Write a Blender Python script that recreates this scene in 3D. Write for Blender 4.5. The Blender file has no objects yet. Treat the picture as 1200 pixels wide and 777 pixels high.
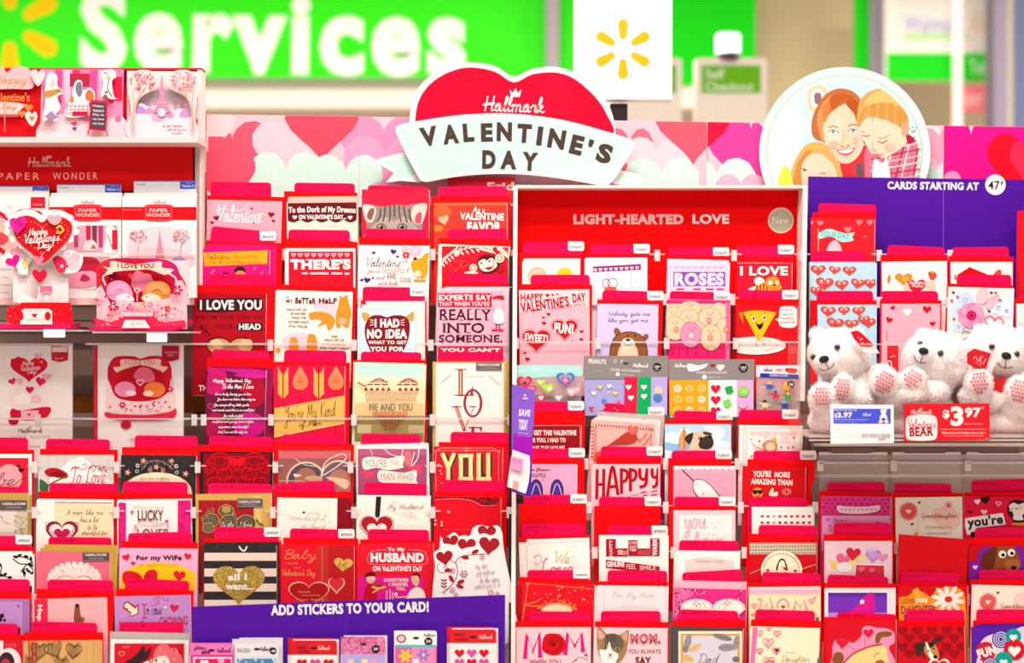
import bpy, math, random
from mathutils import Vector, Matrix
from mathutils.geometry import tessellate_polygon
from mathutils.bvhtree import BVHTree
PI = math.pi
SC = bpy.context.scene
COL = SC.collection

# ------------------------------------------------------------------ camera
K, PX, PY, ZC = 1667.0, 600.0, 388.5, 1.35
cd = bpy.data.cameras.new('camera'); cam = bpy.data.objects.new('camera', cd); COL.objects.link(cam)
cam.location = (0, 0, ZC); cam.rotation_euler = (PI/2, 0, 0)
cd.sensor_width = 36; cd.lens = 36*K/1200
cd.dof.use_dof = True; cd.dof.focus_distance = 2.52; cd.dof.aperture_fstop = 2.2
SC.camera = cam
# ------------------------------------------------------------------ world, exposure, lights
w = bpy.data.worlds.new('shop_air'); SC.world = w; w.use_nodes = True
w.node_tree.nodes['Background'].inputs[0].default_value = (1.0, 0.93, 0.90, 1)
w.node_tree.nodes['Background'].inputs[1].default_value = 0.62
SC.view_settings.view_transform = 'Standard'; SC.view_settings.look = 'None'
SC.view_settings.gamma = 1; SC.view_settings.use_curve_mapping = False
SC.view_settings.exposure = -0.45
def area(name, loc, sx, sy, power, rot=(0, 0, 0), col=(1, .95, .90)):
    l = bpy.data.lights.new(name, 'AREA'); l.shape = 'RECTANGLE'; l.size = sx; l.size_y = sy
    l.energy = power; l.color = col
    o = bpy.data.objects.new(name, l); COL.objects.link(o); o.location = loc; o.rotation_euler = rot
    return o
FIX = [(-1.3, -0.2), (1.3, -0.2), (0, 1.3), (-3.2, 5.6), (0, 5.6), (3.2, 5.6)]
for i, (x, y) in enumerate(FIX):
    area('fixture_light', (x, y, 3.86), 1.6, 0.5, (64 if y < 0 else 165) if y < 2 else 240)

# ------------------------------------------------------------------ materials
def lin(c): return c/12.92 if c <= .04045 else ((c+.055)/1.055)**2.4
def rgb(h, k=.88):
    return tuple(lin(int(h[i:i+2], 16)/255)*k for i in (0, 2, 4))
MATS = {}
RAIL_ = None
def mat(h, rough=.6, bump=0, spec=.1, metal=0, var=.05, scale=60, glow=0, coat=0):
    key = (h, rough, bump, spec, metal, var, scale, glow, coat)
    if key in MATS: return MATS[key]
    m = bpy.data.materials.new('paper_'+h if not metal else 'metal_'+h); m.use_nodes = True
    nt = m.node_tree; b = nt.nodes['Principled BSDF']
    c = rgb(h)
    n = nt.nodes.new('ShaderNodeTexNoise'); n.inputs['Scale'].default_value = scale; n.inputs['Detail'].default_value = 2
    tc = nt.nodes.new('ShaderNodeTexCoord'); nt.links.new(tc.outputs['Object'], n.inputs['Vector'])
    mx = nt.nodes.new('ShaderNodeMix'); mx.data_type = 'RGBA'
    mx.inputs[6].default_value = tuple(v*(1-var) for v in c)+(1,); mx.inputs[7].default_value = tuple(min(1, v*(1+var)) for v in c)+(1,)
    nt.links.new(n.outputs['Fac'], mx.inputs[0]); nt.links.new(mx.outputs[2], b.inputs['Base Color'])
    b.inputs['Roughness'].default_value = rough; b.inputs['Metallic'].default_value = metal
    b.inputs['Specular IOR Level'].default_value = spec
    b.inputs['Coat Weight'].default_value = coat
    if bump:
        bp = nt.nodes.new('ShaderNodeBump'); bp.inputs['Strength'].default_value = bump; bp.inputs['Distance'].default_value = .002
        nt.links.new(n.outputs['Fac'], bp.inputs['Height']); nt.links.new(bp.outputs[0], b.inputs['Normal'])
    if glow:
        b.inputs['Emission Color'].default_value = c+(1,); b.inputs['Emission Strength'].default_value = glow
    MATS[key] = m; return m
def glitter(h1, h2, scale=900):
    key = ('glit', h1, h2)
    if key in MATS: return MATS[key]
    m = bpy.data.materials.new('glitter_'+h1); m.use_nodes = True
    nt = m.node_tree; b = nt.nodes['Principled BSDF']
    v = nt.nodes.new('ShaderNodeTexVoronoi'); v.inputs['Scale'].default_value = scale
    tc = nt.nodes.new('ShaderNodeTexCoord'); nt.links.new(tc.outputs['Object'], v.inputs['Vector'])
    r = nt.nodes.new('ShaderNodeValToRGB'); nt.links.new(v.outputs['Color'], r.inputs[0])
    r.color_ramp.elements[0].color = rgb(h1)+(1,); r.color_ramp.elements[0].position = .3
    r.color_ramp.elements[1].color = rgb(h2)+(1,); r.color_ramp.elements[1].position = .75
    nt.links.new(r.outputs[0], b.inputs['Base Color']); b.inputs['Metallic'].default_value = .35; b.inputs['Roughness'].default_value = .35
    MATS[key] = m; return m
def clear(name='clear_plastic', body=.10, tint=(1, .97, .96), rough=.08, bump=0, scale=40, gl=.12):
    key = (name, body, bump, scale, gl)
    if key in MATS: return MATS[key]
    m = bpy.data.materials.new(name); m.use_nodes = True; nt = m.node_tree; nt.nodes.remove(nt.nodes['Principled BSDF'])
    out = nt.nodes['Material Output']
    tr = nt.nodes.new('ShaderNodeBsdfTransparent'); tr.inputs[0].default_value = tint+(1,)
    df = nt.nodes.new('ShaderNodeBsdfDiffuse'); df.inputs[0].default_value = (.9, .84, .82, 1)
    g = nt.nodes.new('ShaderNodeBsdfGlossy'); g.inputs['Roughness'].default_value = rough
    a = nt.nodes.new('ShaderNodeMixShader'); a.inputs[0].default_value = body
    nt.links.new(tr.outputs[0], a.inputs[1]); nt.links.new(df.outputs[0], a.inputs[2])
    b = nt.nodes.new('ShaderNodeMixShader'); b.inputs[0].default_value = gl
    nt.links.new(a.outputs[0], b.inputs[1]); nt.links.new(g.outputs[0], b.inputs[2]); nt.links.new(b.outputs[0], out.inputs[0])
    if bump:
        n = nt.nodes.new('ShaderNodeTexNoise'); n.inputs['Scale'].default_value = scale; n.inputs['Distortion'].default_value = 1.5
        bp = nt.nodes.new('ShaderNodeBump'); bp.inputs['Strength'].default_value = bump; bp.inputs['Distance'].default_value = .01
        nt.links.new(n.outputs['Fac'], bp.inputs['Height']); nt.links.new(bp.outputs[0], g.inputs['Normal'])
    MATS[key] = m; return m
def M(c): return mat(c) if isinstance(c, str) else c
RED, TABC, WHITE, CREAM, INK = 'fb0009', 'ee034e', 'fdf1ec', 'fbe9d6', '3a2528'

# ------------------------------------------------------------------ mesh helpers
def link(o): COL.objects.link(o); return o
def mesh(name, v, f, mats, parent=None, fm=None, smooth=False):
    me = bpy.data.meshes.new(name); me.from_pydata(v, [], f)
    for m in (mats if isinstance(mats, list) else [mats]): me.materials.append(M(m))
    if fm: me.polygons.foreach_set('material_index', fm)
    if smooth: me.polygons.foreach_set('use_smooth', [True]*len(me.polygons))
    me.update(); o = link(bpy.data.objects.new(name, me))
    if parent: o.parent = parent
    return o
def box(name, x0, x1, y0, y1, z0, z1, m, parent=None):
    v = [(x, y, z) for x in (x0, x1) for y in (y0, y1) for z in (z0, z1)]
    f = [(0, 1, 3, 2), (4, 6, 7, 5), (0, 4, 5, 1), (2, 3, 7, 6), (0, 2, 6, 4), (1, 5, 7, 3)]
    return mesh(name, v, f, m, parent)
def prism(name, pts, y0, y1, m, parent=None):
    """pts: outline in x,z ; solid from y0 (front) to y1 (back)"""
    n = len(pts); v = [(x, y0, z) for x, z in pts]+[(x, y1, z) for x, z in pts]
    t = tessellate_polygon([[Vector((x, z, 0)) for x, z in pts]])
    f = [tuple(a) for a in t]+[tuple(i+n for i in reversed(a)) for a in t]
    f += [(i, (i+1) % n, (i+1) % n+n, i+n) for i in range(n)]
    return mesh(name, v, f, m, parent)
def tube(name, path, r, m, parent=None, seg=8, cap=True):
    v, f = [], []; P = [Vector(p) for p in path]
    for i, p in enumerate(P):
        t = (P[min(i+1, len(P)-1)]-P[max(i-1, 0)]).normalized()
        a = t.orthogonal().normalized() if abs(t.z) > .9 else t.cross(Vector((0, 0, 1))).normalized(); b = t.cross(a)
        rr = r[i] if isinstance(r, (list, tuple)) else r
        v += [tuple(p+(a*math.cos(2*PI*k/seg)+b*math.sin(2*PI*k/seg))*rr) for k in range(seg)]
    for i in range(len(P)-1):
        f += [(i*seg+k, i*seg+(k+1) % seg, (i+1)*seg+(k+1) % seg, (i+1)*seg+k) for k in range(seg)]
    if cap: f += [tuple(range(seg)), tuple(reversed(range(len(v)-seg, len(v))))]
    return mesh(name, v, f, m, parent, smooth=True)
def W(x, y, Y): return Vector(((x-PX)*Y/K, Y, ZC-(y-PY)*Y/K))
def tag(o, label=None, cat=None, group=None, kind=None):
    if label: o['label'] = label
    if cat: o['category'] = cat
    if group: o['group'] = group
    if kind: o['kind'] = kind
    return o
def empty(name, loc, label=None, cat=None, group=None):
    o = link(bpy.data.objects.new(name, None)); o.location = loc; o.empty_display_size = .02
    return tag(o, label, cat, group)

# ------------------------------------------------------------------ lettering: glyph meshes of the built-in font, and a handwritten stroke alphabet
CH = ''.join(chr(i) for i in range(33, 127))+'¢®'
WT = {0: 0.0, 1: .018, 2: .040, 3: .058}
GL = {}
def build_glyphs():
    tmp = []
    for wk, off in WT.items():
        for ch in CH+' ':
            for body in ((ch, ch+'|') if ch != '|' else ('|', '||')):
                c = bpy.data.curves.new('g', 'FONT'); c.body = body; c.offset = off; c.resolution_u = 3; c.fill_mode = 'FRONT'
                o = bpy.data.objects.new('g', c); COL.objects.link(o); tmp.append((wk, ch, body, o))
    bpy.context.view_layer.update(); dg = bpy.context.evaluated_depsgraph_get(); raw = {}
    for wk, ch, body, o in tmp:
        e = o.evaluated_get(dg); me = e.to_mesh()
        vs = [(v.co.x, v.co.y) for v in me.vertices]; me.calc_loop_triangles()
        raw[wk, body] = (vs, [tuple(t.vertices) for t in me.loop_triangles]); e.to_mesh_clear()
    for wk in WT:
        bw = max(x for x, y in raw[wk, '|'][0])
        for ch in CH+' ':
            a = max(x for x, y in raw[wk, ch+'|'][0])-bw
            GL[wk, ch] = (raw[wk, ch][0], raw[wk, ch][1], a+WT[wk]*.9)
    for wk, ch, body, o in tmp:
        c = o.data; bpy.data.objects.remove(o); bpy.data.curves.remove(c)
build_glyphs()
SG = {}
for row in '''a;6;0 .5 1.5 3 3.8 4.8 1.5 4.8 .6 2.5 1.5 .2 3 .8 4.2 4.8 4 1.2 4.8 .1 6 .8
b;5.5;0 .5 2.2 6 2.6 9.5 1.6 9.8 1.2 5 1.4 .8 3 .1 4.4 1.5 4.4 4 3.4 4.8 5.5 4.2
c;5;4.2 4 3 5 1.2 4 .6 2 1.6 .2 3.4 .2 5 1
d;6;3.8 4.6 1.8 4.9 .6 2.5 1.6 .1 3.4 1.5 5 10 4.2 2 4.8 .1 6 .8
e;4.6;0 .8 2.5 2 3.4 4 2.4 5 1 3.5 1.2 .8 2.5 0 4.6 1
f;4;0 .8 2.5 6 3.2 9.6 2 10 1.4 6 1.2 -4.5 2.4 -4 2 0 4 1.2
g;5.8;3.8 4.4 1.8 5 .6 2.6 1.6 .3 3.2 1.2 4.2 4.8 3.8 -3 2 -4.8 1 -3.2 3.5 -.8 5.8 .9
h;6;0 .8 2.4 7 2.4 10 1.2 9 1 0|1 2 2.8 4.6 4.2 4 4.2 1 4.9 .1 6 .8
i;3;0 .8 1.2 4.8 1.1 1 1.8 .1 3 .8|1.6 7 1.9 7.3
j;3;1.4 4.8 1.2 -3 0 -4.8 -1 -3.5 3 .9|1.6 7 1.9 7.3
k;5.5;0 .8 2.2 7 2.2 10 1.1 9 1 0|1 2 3.4 4.8 3.6 3.2 1.6 2.4 4 .1 5.5 .8
l;3;0 .8 2.2 6.5 2.2 9.8 1.2 9.4 1 2 1.6 .1 3 .8
m;8.4;0 3.6 1.2 4.8 1.2 0|1.2 2.6 2.8 4.8 3.8 4 3.8 0|3.8 2.6 5.4 4.8 6.5 4 6.5 1 7.2 .1 8.4 .8
n;6;0 3.6 1.2 4.8 1.2 0|1.2 2.6 3 4.8 4.1 4 4.1 1 4.8 .1 6 .8
o;5.2;2.4 4.9 .8 3.8 .6 1.4 2 0 3.8 1 4 3.4 2.6 4.9 3.4 4 5.2 4.2
p;5.8;0 3.6 1.3 4.8 1.2 -4.8|1.2 3 3 4.9 4.4 3.4 4 .8 2.4 .1 1.3 1 3 .2 5.8 .9
q;5.8;3.8 4.4 1.8 5 .6 2.6 1.6 .3 3.2 1.2 4.2 4.8 3.8 -4.8 5.8 .9
r;4.4;0 2.8 1.2 5.2 1.6 4.2 3.2 4.4 3 1 3.6 .1 4.4 .8
s;4;0 .8 2.2 5 2 3.5 3 1.8 2.4 .2 .8 .2|2.4 .2 4 .8
t;3.6;0 .8 1.8 5 2 8 1.4 2 2 .1 3.6 .8|.4 5.4 3.2 5.8
u;6;0 3.8 1.1 4.8 1 1.2 2 .1 3.6 1.2 4.2 4.8 4 1 4.8 .1 6 .8
v;5;0 3.8 1.1 4.8 2.2 0 4 4.6 5 4.2
w;7;0 3.8 1 4.8 1.8 0 3.6 4 4.4 0 6 4.8 7 4.2
x;5;0 4 1.2 4.6 3.4 .2 5 .8|3.8 4.8 .6 0
y;5.6;0 3.8 1.1 4.8 1.2 1.2 2.4 .3 3.8 1.6 4.2 4.8 3.6 -3.2 2 -4.8 1 -3.2 3.4 -.8 5.6 .9
z;4.6;0 4.2 1 4.8 3.6 4.6 .8 .3 2.6 .2 4.6 .8
A;8;0 .5 2 .5 6 9.8 5.8 .8 8 .8|2.4 3.6 7 4.2
B;7;2 0 2 9.4|0 8 3 10 6 8.6 5.4 6 2.2 5.2 6.4 4.4 6.6 1.2 3.4 -.2 1 1
C;6.6;6 8 5 10 2 8.5 .6 4 1.6 .6 4 0 6.6 2
D;7.6;2 9.4 2 .4|0 8 3.2 10 7 7.4 6.8 2.4 3.4 0 .8 .8
F;6.5;2.6 9 2.2 1 .6 0|0 8.4 3 9.8 7.4 9.6|1.4 5 5.2 5.4
G;7;6 8.4 4.6 10 1.8 8.4 .6 4 2 .4 4.6 .4 5.8 4.6 5.6 -3 3.4 -4.6
H;8;1.8 9.6 1.4 0|6.4 10 6 .6 7.6 .8|.4 4.6 7.4 5.4
I;4;2.4 9.6 2 .6 .4 .4|.8 8.8 3.8 9.8
K;7.6;1.8 9.8 1.4 0|6.6 9.8 1.8 4.6 6 .4 7.6 .8
L;6.4;3.6 8.8 2.6 10 1.8 7 2 1.6 .6 .2 3 .8 6.4 .2
M;9.6;0 .6 1.6 1 3 9.8 4.2 1.6 7.2 9.8 7.6 1 9.4 .8
N;8;0 .6 1.4 1 2.6 9.6 6 .6 7.4 10
P;6.4;2 9.2 1.8 0|0 8 3.4 10 6.4 8.4 5.6 5.4 2.2 4.8
S;6;5.4 8.4 4 10 2 8.6 2.4 6 4.8 3.8 4.2 .8 1.8 0 .2 1.6
T;6.6;4.2 9.4 3.6 1 1.4 .2|0 8.4 2.4 9.8 5 9.2 8 9.8
V;7;0 8.8 1.4 9.8 3.2 .2 6.2 8.8 8 9.8
W;9;0 8.8 1.4 9.8 3 .4 5.4 8 6.8 .4 9.4 9.8
Y;6.8;0 9 1.4 9.6 2.6 6 4.4 5.6 6.4 9.8 5.2 -2 3 -4.8 1.6 -3 4 -.4 6.6 1
';1.6;1 9.8 .6 8
.;2;.6 0 1 .3
,;2;.9 .6 .4 -1.2
!;2.4;1.2 9.6 .9 3|.7 .2 1 .4
-;4;.4 3.4 3.6 3.6
?;5;.6 8 2.4 9.8 4.2 8 2 4.4 2 3|1.9 .2 2.2 .4'''.split('\n'):
    a, b, c = row.split(';')
    SG[a] = (float(b), [[(float(q[i]), float(q[i+1])) for i in range(0, len(q), 2)] for q in (s.split() for s in c.split('|'))])
def smooth(pts, closed=False, n=4):
    out = []; L = len(pts)
    if L < 3 and not closed: return list(pts)
    for i in range(L if closed else L-1):
        if closed: a, b, c, d = (pts[(i+k) % L] for k in (-1, 0, 1, 2))
        else: a, b, c, d = pts[max(i-1, 0)], pts[i], pts[i+1], pts[min(i+2, L-1)]
        for k in range(n):
            t = k/n
            out.append(tuple(.5*(2*b[j]+(c[j]-a[j])*t+(2*a[j]-5*b[j]+4*c[j]-d[j])*t*t+(3*b[j]-a[j]-3*c[j]+d[j])*t**3) for j in (0, 1)))
    if not closed: out.append(tuple(pts[-1]))
    return out

# ------------------------------------------------------------------ an item = a thing whose front face carries flat print
ZO = [0, 0, 1]
def Z(ox=0, oy=0, s=1): ZO[:] = [ox, oy, s]
def q(p): return (ZO[0]+p[0]/ZO[2], ZO[1]+p[1]/ZO[2])
CUR = None
class Item:
    """plane through pixel (x,y) at depth Y, leaning back by lean, rolled by roll"""
    def __init__(s, name, label, cat, x, y, Y, lean=3, roll=0, yaw=0, group=None, base=None, parent=None):
        R_ = Matrix.Rotation(math.radians(yaw), 4, 'Z') @ Matrix.Rotation(math.radians(-lean), 4, 'X') @ Matrix.Rotation(math.radians(-roll), 4, 'Y')
        p = W(x, y, Y); s.M = Matrix.Translation(p) @ R_; s.Mi = s.M.inverted()
        if base:   # slide the origin down the plane to the base
            lx, lz = s.loc(*base); s.M = s.M @ Matrix.Translation((lx, 0, lz)); s.Mi = s.M.inverted()
        s.root = link(bpy.data.objects.new(name, None)); s.root.empty_display_size = .02
        tag(s.root, label, cat, group)
        s.root.matrix_world = s.M; s.buf = {}; s.lay = 0; s.clip = None; s.front = 0; s.off = 0; s.names = ('artwork', 'lettering')
    def loc(s, x, y, off=0):
        o = s.Mi @ Vector((0, 0, ZC)); d = s.Mi.to_3x3() @ Vector(((x-PX)/K, 1, -(y-PY)/K))
        t = (off-o.y)/d.y; p = o+d*t
        return (p.x, p.z)
    def outline(s, pts): return [s.loc(*p) for p in pts]
    def tris(s, V, T_, m, text=False):
        """V: local (x,z); adds clipped triangles one layer further to the front"""
        s.lay += 1; y = s.front-.00006-s.lay*.00003
        b = s.buf.setdefault(s.names[1] if text else s.names[0], ([], [], [], []))
        m = M(m)
        if m not in b[2]: b[2].append(m)
        mi = b[2].index(m)
        c = s.clip
        base = len(b[0]); inside = (not c) or all(c[0] <= x <= c[1] and c[2] <= z <= c[3] for x, z in V)
        if inside:
            b[0].extend((x, y, z) for x, z in V)
            for t in T_: b[1].append(tuple(i+base for i in t)); b[3].append(mi)
            return
        for t in T_:
            P = [V[i] for i in t]
            for ax, lim, sg in ((0, c[0], 1), (0, c[1], -1), (1, c[2], 1), (1, c[3], -1)):
                Q = []
                for i in range(len(P)):
                    a, d = P[i-1], P[i]; fa, fd = (a[ax]-lim)*sg, (d[ax]-lim)*sg
                    if (fa < 0) != (fd < 0):
                        k = fa/(fa-fd); Q.append((a[0]+(d[0]-a[0])*k, a[1]+(d[1]-a[1])*k))
                    if fd >= 0: Q.append(d)
                P = Q
                if not P: break
            if len(P) > 2:
                base = len(b[0]); b[0].extend((x, y, z) for x, z in P); b[1].append(tuple(range(base, base+len(P)))); b[3].append(mi)
    def poly(s, pts, m, text=False):
        V = [s.loc(x, y, s.front) for x, y in pts]
        s.tris(V, tessellate_polygon([[Vector((x, z, 0)) for x, z in V]]), m, text)
    def done(s):
        for nm, (v, f, ms, fm) in s.buf.items():
            if f: mesh(nm, v, f, list(ms), s.par if getattr(s, 'par', None) else s.root, fm)
        s.buf = {}
def use(it):
    global CUR
    if CUR: CUR.done()
    CUR = it; return it
# drawing commands, in photograph pixels through the current reading window
def Pg(pts, c): CUR.poly([q(p) for p in pts], c)
def B(pts, c, n=4): CUR.poly(smooth([q(p) for p in pts], True, n), c)
def R(x0, y0, x1, y1, c): Pg([(x0, y0), (x1, y0), (x1, y1), (x0, y1)], c)
def E(cx, cy, rx, ry, c, rot=0, n=20):
    a = math.radians(rot)
    Pg([(cx+rx*math.cos(t)*math.cos(a)-ry*math.sin(t)*math.sin(a), cy+rx*math.cos(t)*math.sin(a)+ry*math.sin(t)*math.cos(a)) for t in (2*PI*i/n for i in range(n))], c)
HP = []
for i in range(26):
    t = 2*PI*i/26+.0001; HP.append((math.sin(t)**3*.5, -(13*math.cos(t)-5*math.cos(2*t)-2*math.cos(3*t)-math.cos(4*t))/32))
def H(cx, cy, w_, c, rot=0, h=None):
    a = math.radians(rot); h = h or w_
    Pg([(cx+x*w_*math.cos(a)-y*h*math.sin(a), cy+x*w_*math.sin(a)+y*h*math.cos(a)) for x, y in HP], c)
def L(pts, wd, c, sm=False, text=False):
    P = [q(p) for p in pts]; wd = wd/ZO[2]/2
    if sm: P = smooth(P)
    ribbon([P], wd, c, text)
def ribbon(strokes, hw, c, text=False):
    V, F = [], []
    for P in strokes:
        P = [p for i, p in enumerate(P) if i == 0 or abs(p[0]-P[i-1][0])+abs(p[1]-P[i-1][1]) > 1e-4]
        if len(P) < 2: continue
        b = len(V)
        for i, p in enumerate(P):
            a, d = P[max(i-1, 0)], P[min(i+1, len(P)-1)]; dx, dy = d[0]-a[0], d[1]-a[1]; l = math.hypot(dx, dy) or 1
            nx, ny = -dy/l*hw, dx/l*hw; e = hw*.6 if i in (0, len(P)-1) else 0; ex, ey = dx/l*e*(1 if i else -1), dy/l*e*(1 if i else -1)
            V += [(p[0]+nx+ex, p[1]+ny+ey), (p[0]-nx+ex, p[1]-ny+ey)]
        for i in range(len(P)-1):
            k = b+2*i; F += [(k, k+1, k+3), (k, k+3, k+2)]
    if V: CUR.tris([CUR.loc(x, y, CUR.front) for x, y in V], F, c, text)
def O(cx, cy, rx, ry, wd, c, a0=0, a1=360, n=22):
    L([(cx+rx*math.cos(math.radians(a0+(a1-a0)*i/n)), cy+ry*math.sin(math.radians(a0+(a1-a0)*i/n))) for i in range(n+1)], wd, c)
def HO(cx, cy, w_, wd, c, rot=0, h=None):
    a = math.radians(rot); h = h or w_
    P = [(cx+x*w_*math.cos(a)-y*h*math.sin(a), cy+x*w_*math.sin(a)+y*h*math.cos(a)) for x, y in HP]
    L(P+[P[0]], wd, c)
def place(V, box_, rot, arc=0, shear=0):
    x0, y0, x1, y1 = box_
    if shear: V = [(x+y*shear, y) for x, y in V]
    a0, a1 = min(v[0] for v in V), max(v[0] for v in V); b0, b1 = min(v[1] for v in V), max(v[1] for v in V)
    cx, cy = (x0+x1)/2, (y0+y1)/2; r = math.radians(rot); out = []
    for x, y in V:
        u = (x-a0)/(a1-a0 or 1)-.5; v = .5-(y-b0)/(b1-b0 or 1)
        X, Y = u*(x1-x0), v*(y1-y0)+arc*(4*u*u)
        out.append(q((cx+X*math.cos(r)-Y*math.sin(r), cy+X*math.sin(r)+Y*math.cos(r))))
    return out
def T(s, x0, y0, x1, y1, c, w=1, rot=0, arc=0, shear=0, sp=0):
    """upright lettering, its ink filling the box"""
    V, F = [], []; x = 0
    for ch in s:
        g = GL.get((w, ch))
        if not g: continue
        b = len(V); V += [(vx+x, vy) for vx, vy in g[0]]; F += [tuple(i+b for i in t) for t in g[1]]; x += g[2]+sp
    P = place(V, (x0, y0, x1, y1), rot, arc, shear)
    CUR.tris([CUR.loc(a, b, CUR.front) for a, b in P], F, c, True)
def S(s, x0, y0, x1, y1, c, pen=1.2, rot=0, arc=0, shear=.28):
    """handwriting, its ink filling the box; pen in window pixels"""
    st = []; x = 0
    for ch in s:
        if ch == ' ': x += 4; continue
        g = SG.get(ch) or SG.get(ch.swapcase())
        if not g: continue
        for p in g[1]: st.append([(a+x, b) for a, b in smooth(p, n=3)])
        x += g[0]
    flat = [p for k in st for p in k]; P = place(flat, (x0, y0, x1, y1), rot, arc, shear); out = []; i = 0
    for k in st: out.append(P[i:i+len(k)]); i += len(k)
    ribbon(out, pen/ZO[2]/2, c, True)
def flower(cx, cy, r, n, c, c2, k=.42):
    for i in range(n):
        a = 2*PI*i/n; E(cx+r*.6*math.cos(a), cy+r*.6*math.sin(a), r*.42, r*k*.55, c, math.degrees(a), 10)
    E(cx, cy, r*.26, r*.26, c2, n=10)
def sunburst(cx, cy, r0, r1, wd, c):
    for i in range(6):
        a = PI/2+i*PI/3; ca, sa = math.cos(a), math.sin(a); P = []
        for t in range(9): b = a-PI/2+PI*t/8; P.append((cx+(r1-wd*.62)*ca+wd*.62*math.cos(b), cy+(r1-wd*.62)*sa+wd*.62*math.sin(b)))
        for t in range(9): b = a+PI/2+PI*t/8; P.append((cx+(r0+wd*.42)*ca+wd*.42*math.cos(b), cy+(r0+wd*.42)*sa+wd*.42*math.sin(b)))
        Pg(P, c)
def roundrect(x0, y0, x1, y1, r, corners='tlr'):
    P = []
    def arc(cx, cy, a0):
        for k in range(4): a = math.radians(a0+k*30); P.append((cx+r*math.cos(a), cy+r*math.sin(a)))
    if 'l' in corners: arc(x0+r, y0+r, 180)
    else: P.append((x0, y0))
    if 'r' in corners: arc(x1-r, y0+r, 270)
    else: P.append((x1, y0))
    if 'b' in corners: arc(x1-r, y1-r, 0); arc(x0+r, y1-r, 90)
    else: P.extend([(x1, y1), (x0, y1)])
    return P
def sheet(it, name, pts, m, th=.0008, off=0, parent=None):
    """a thin solid in the item's plane, outline given in photograph pixels"""
    return prism(name, [it.loc(*p, off) for p in pts], off-th, off, m, parent or it.root)

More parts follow.
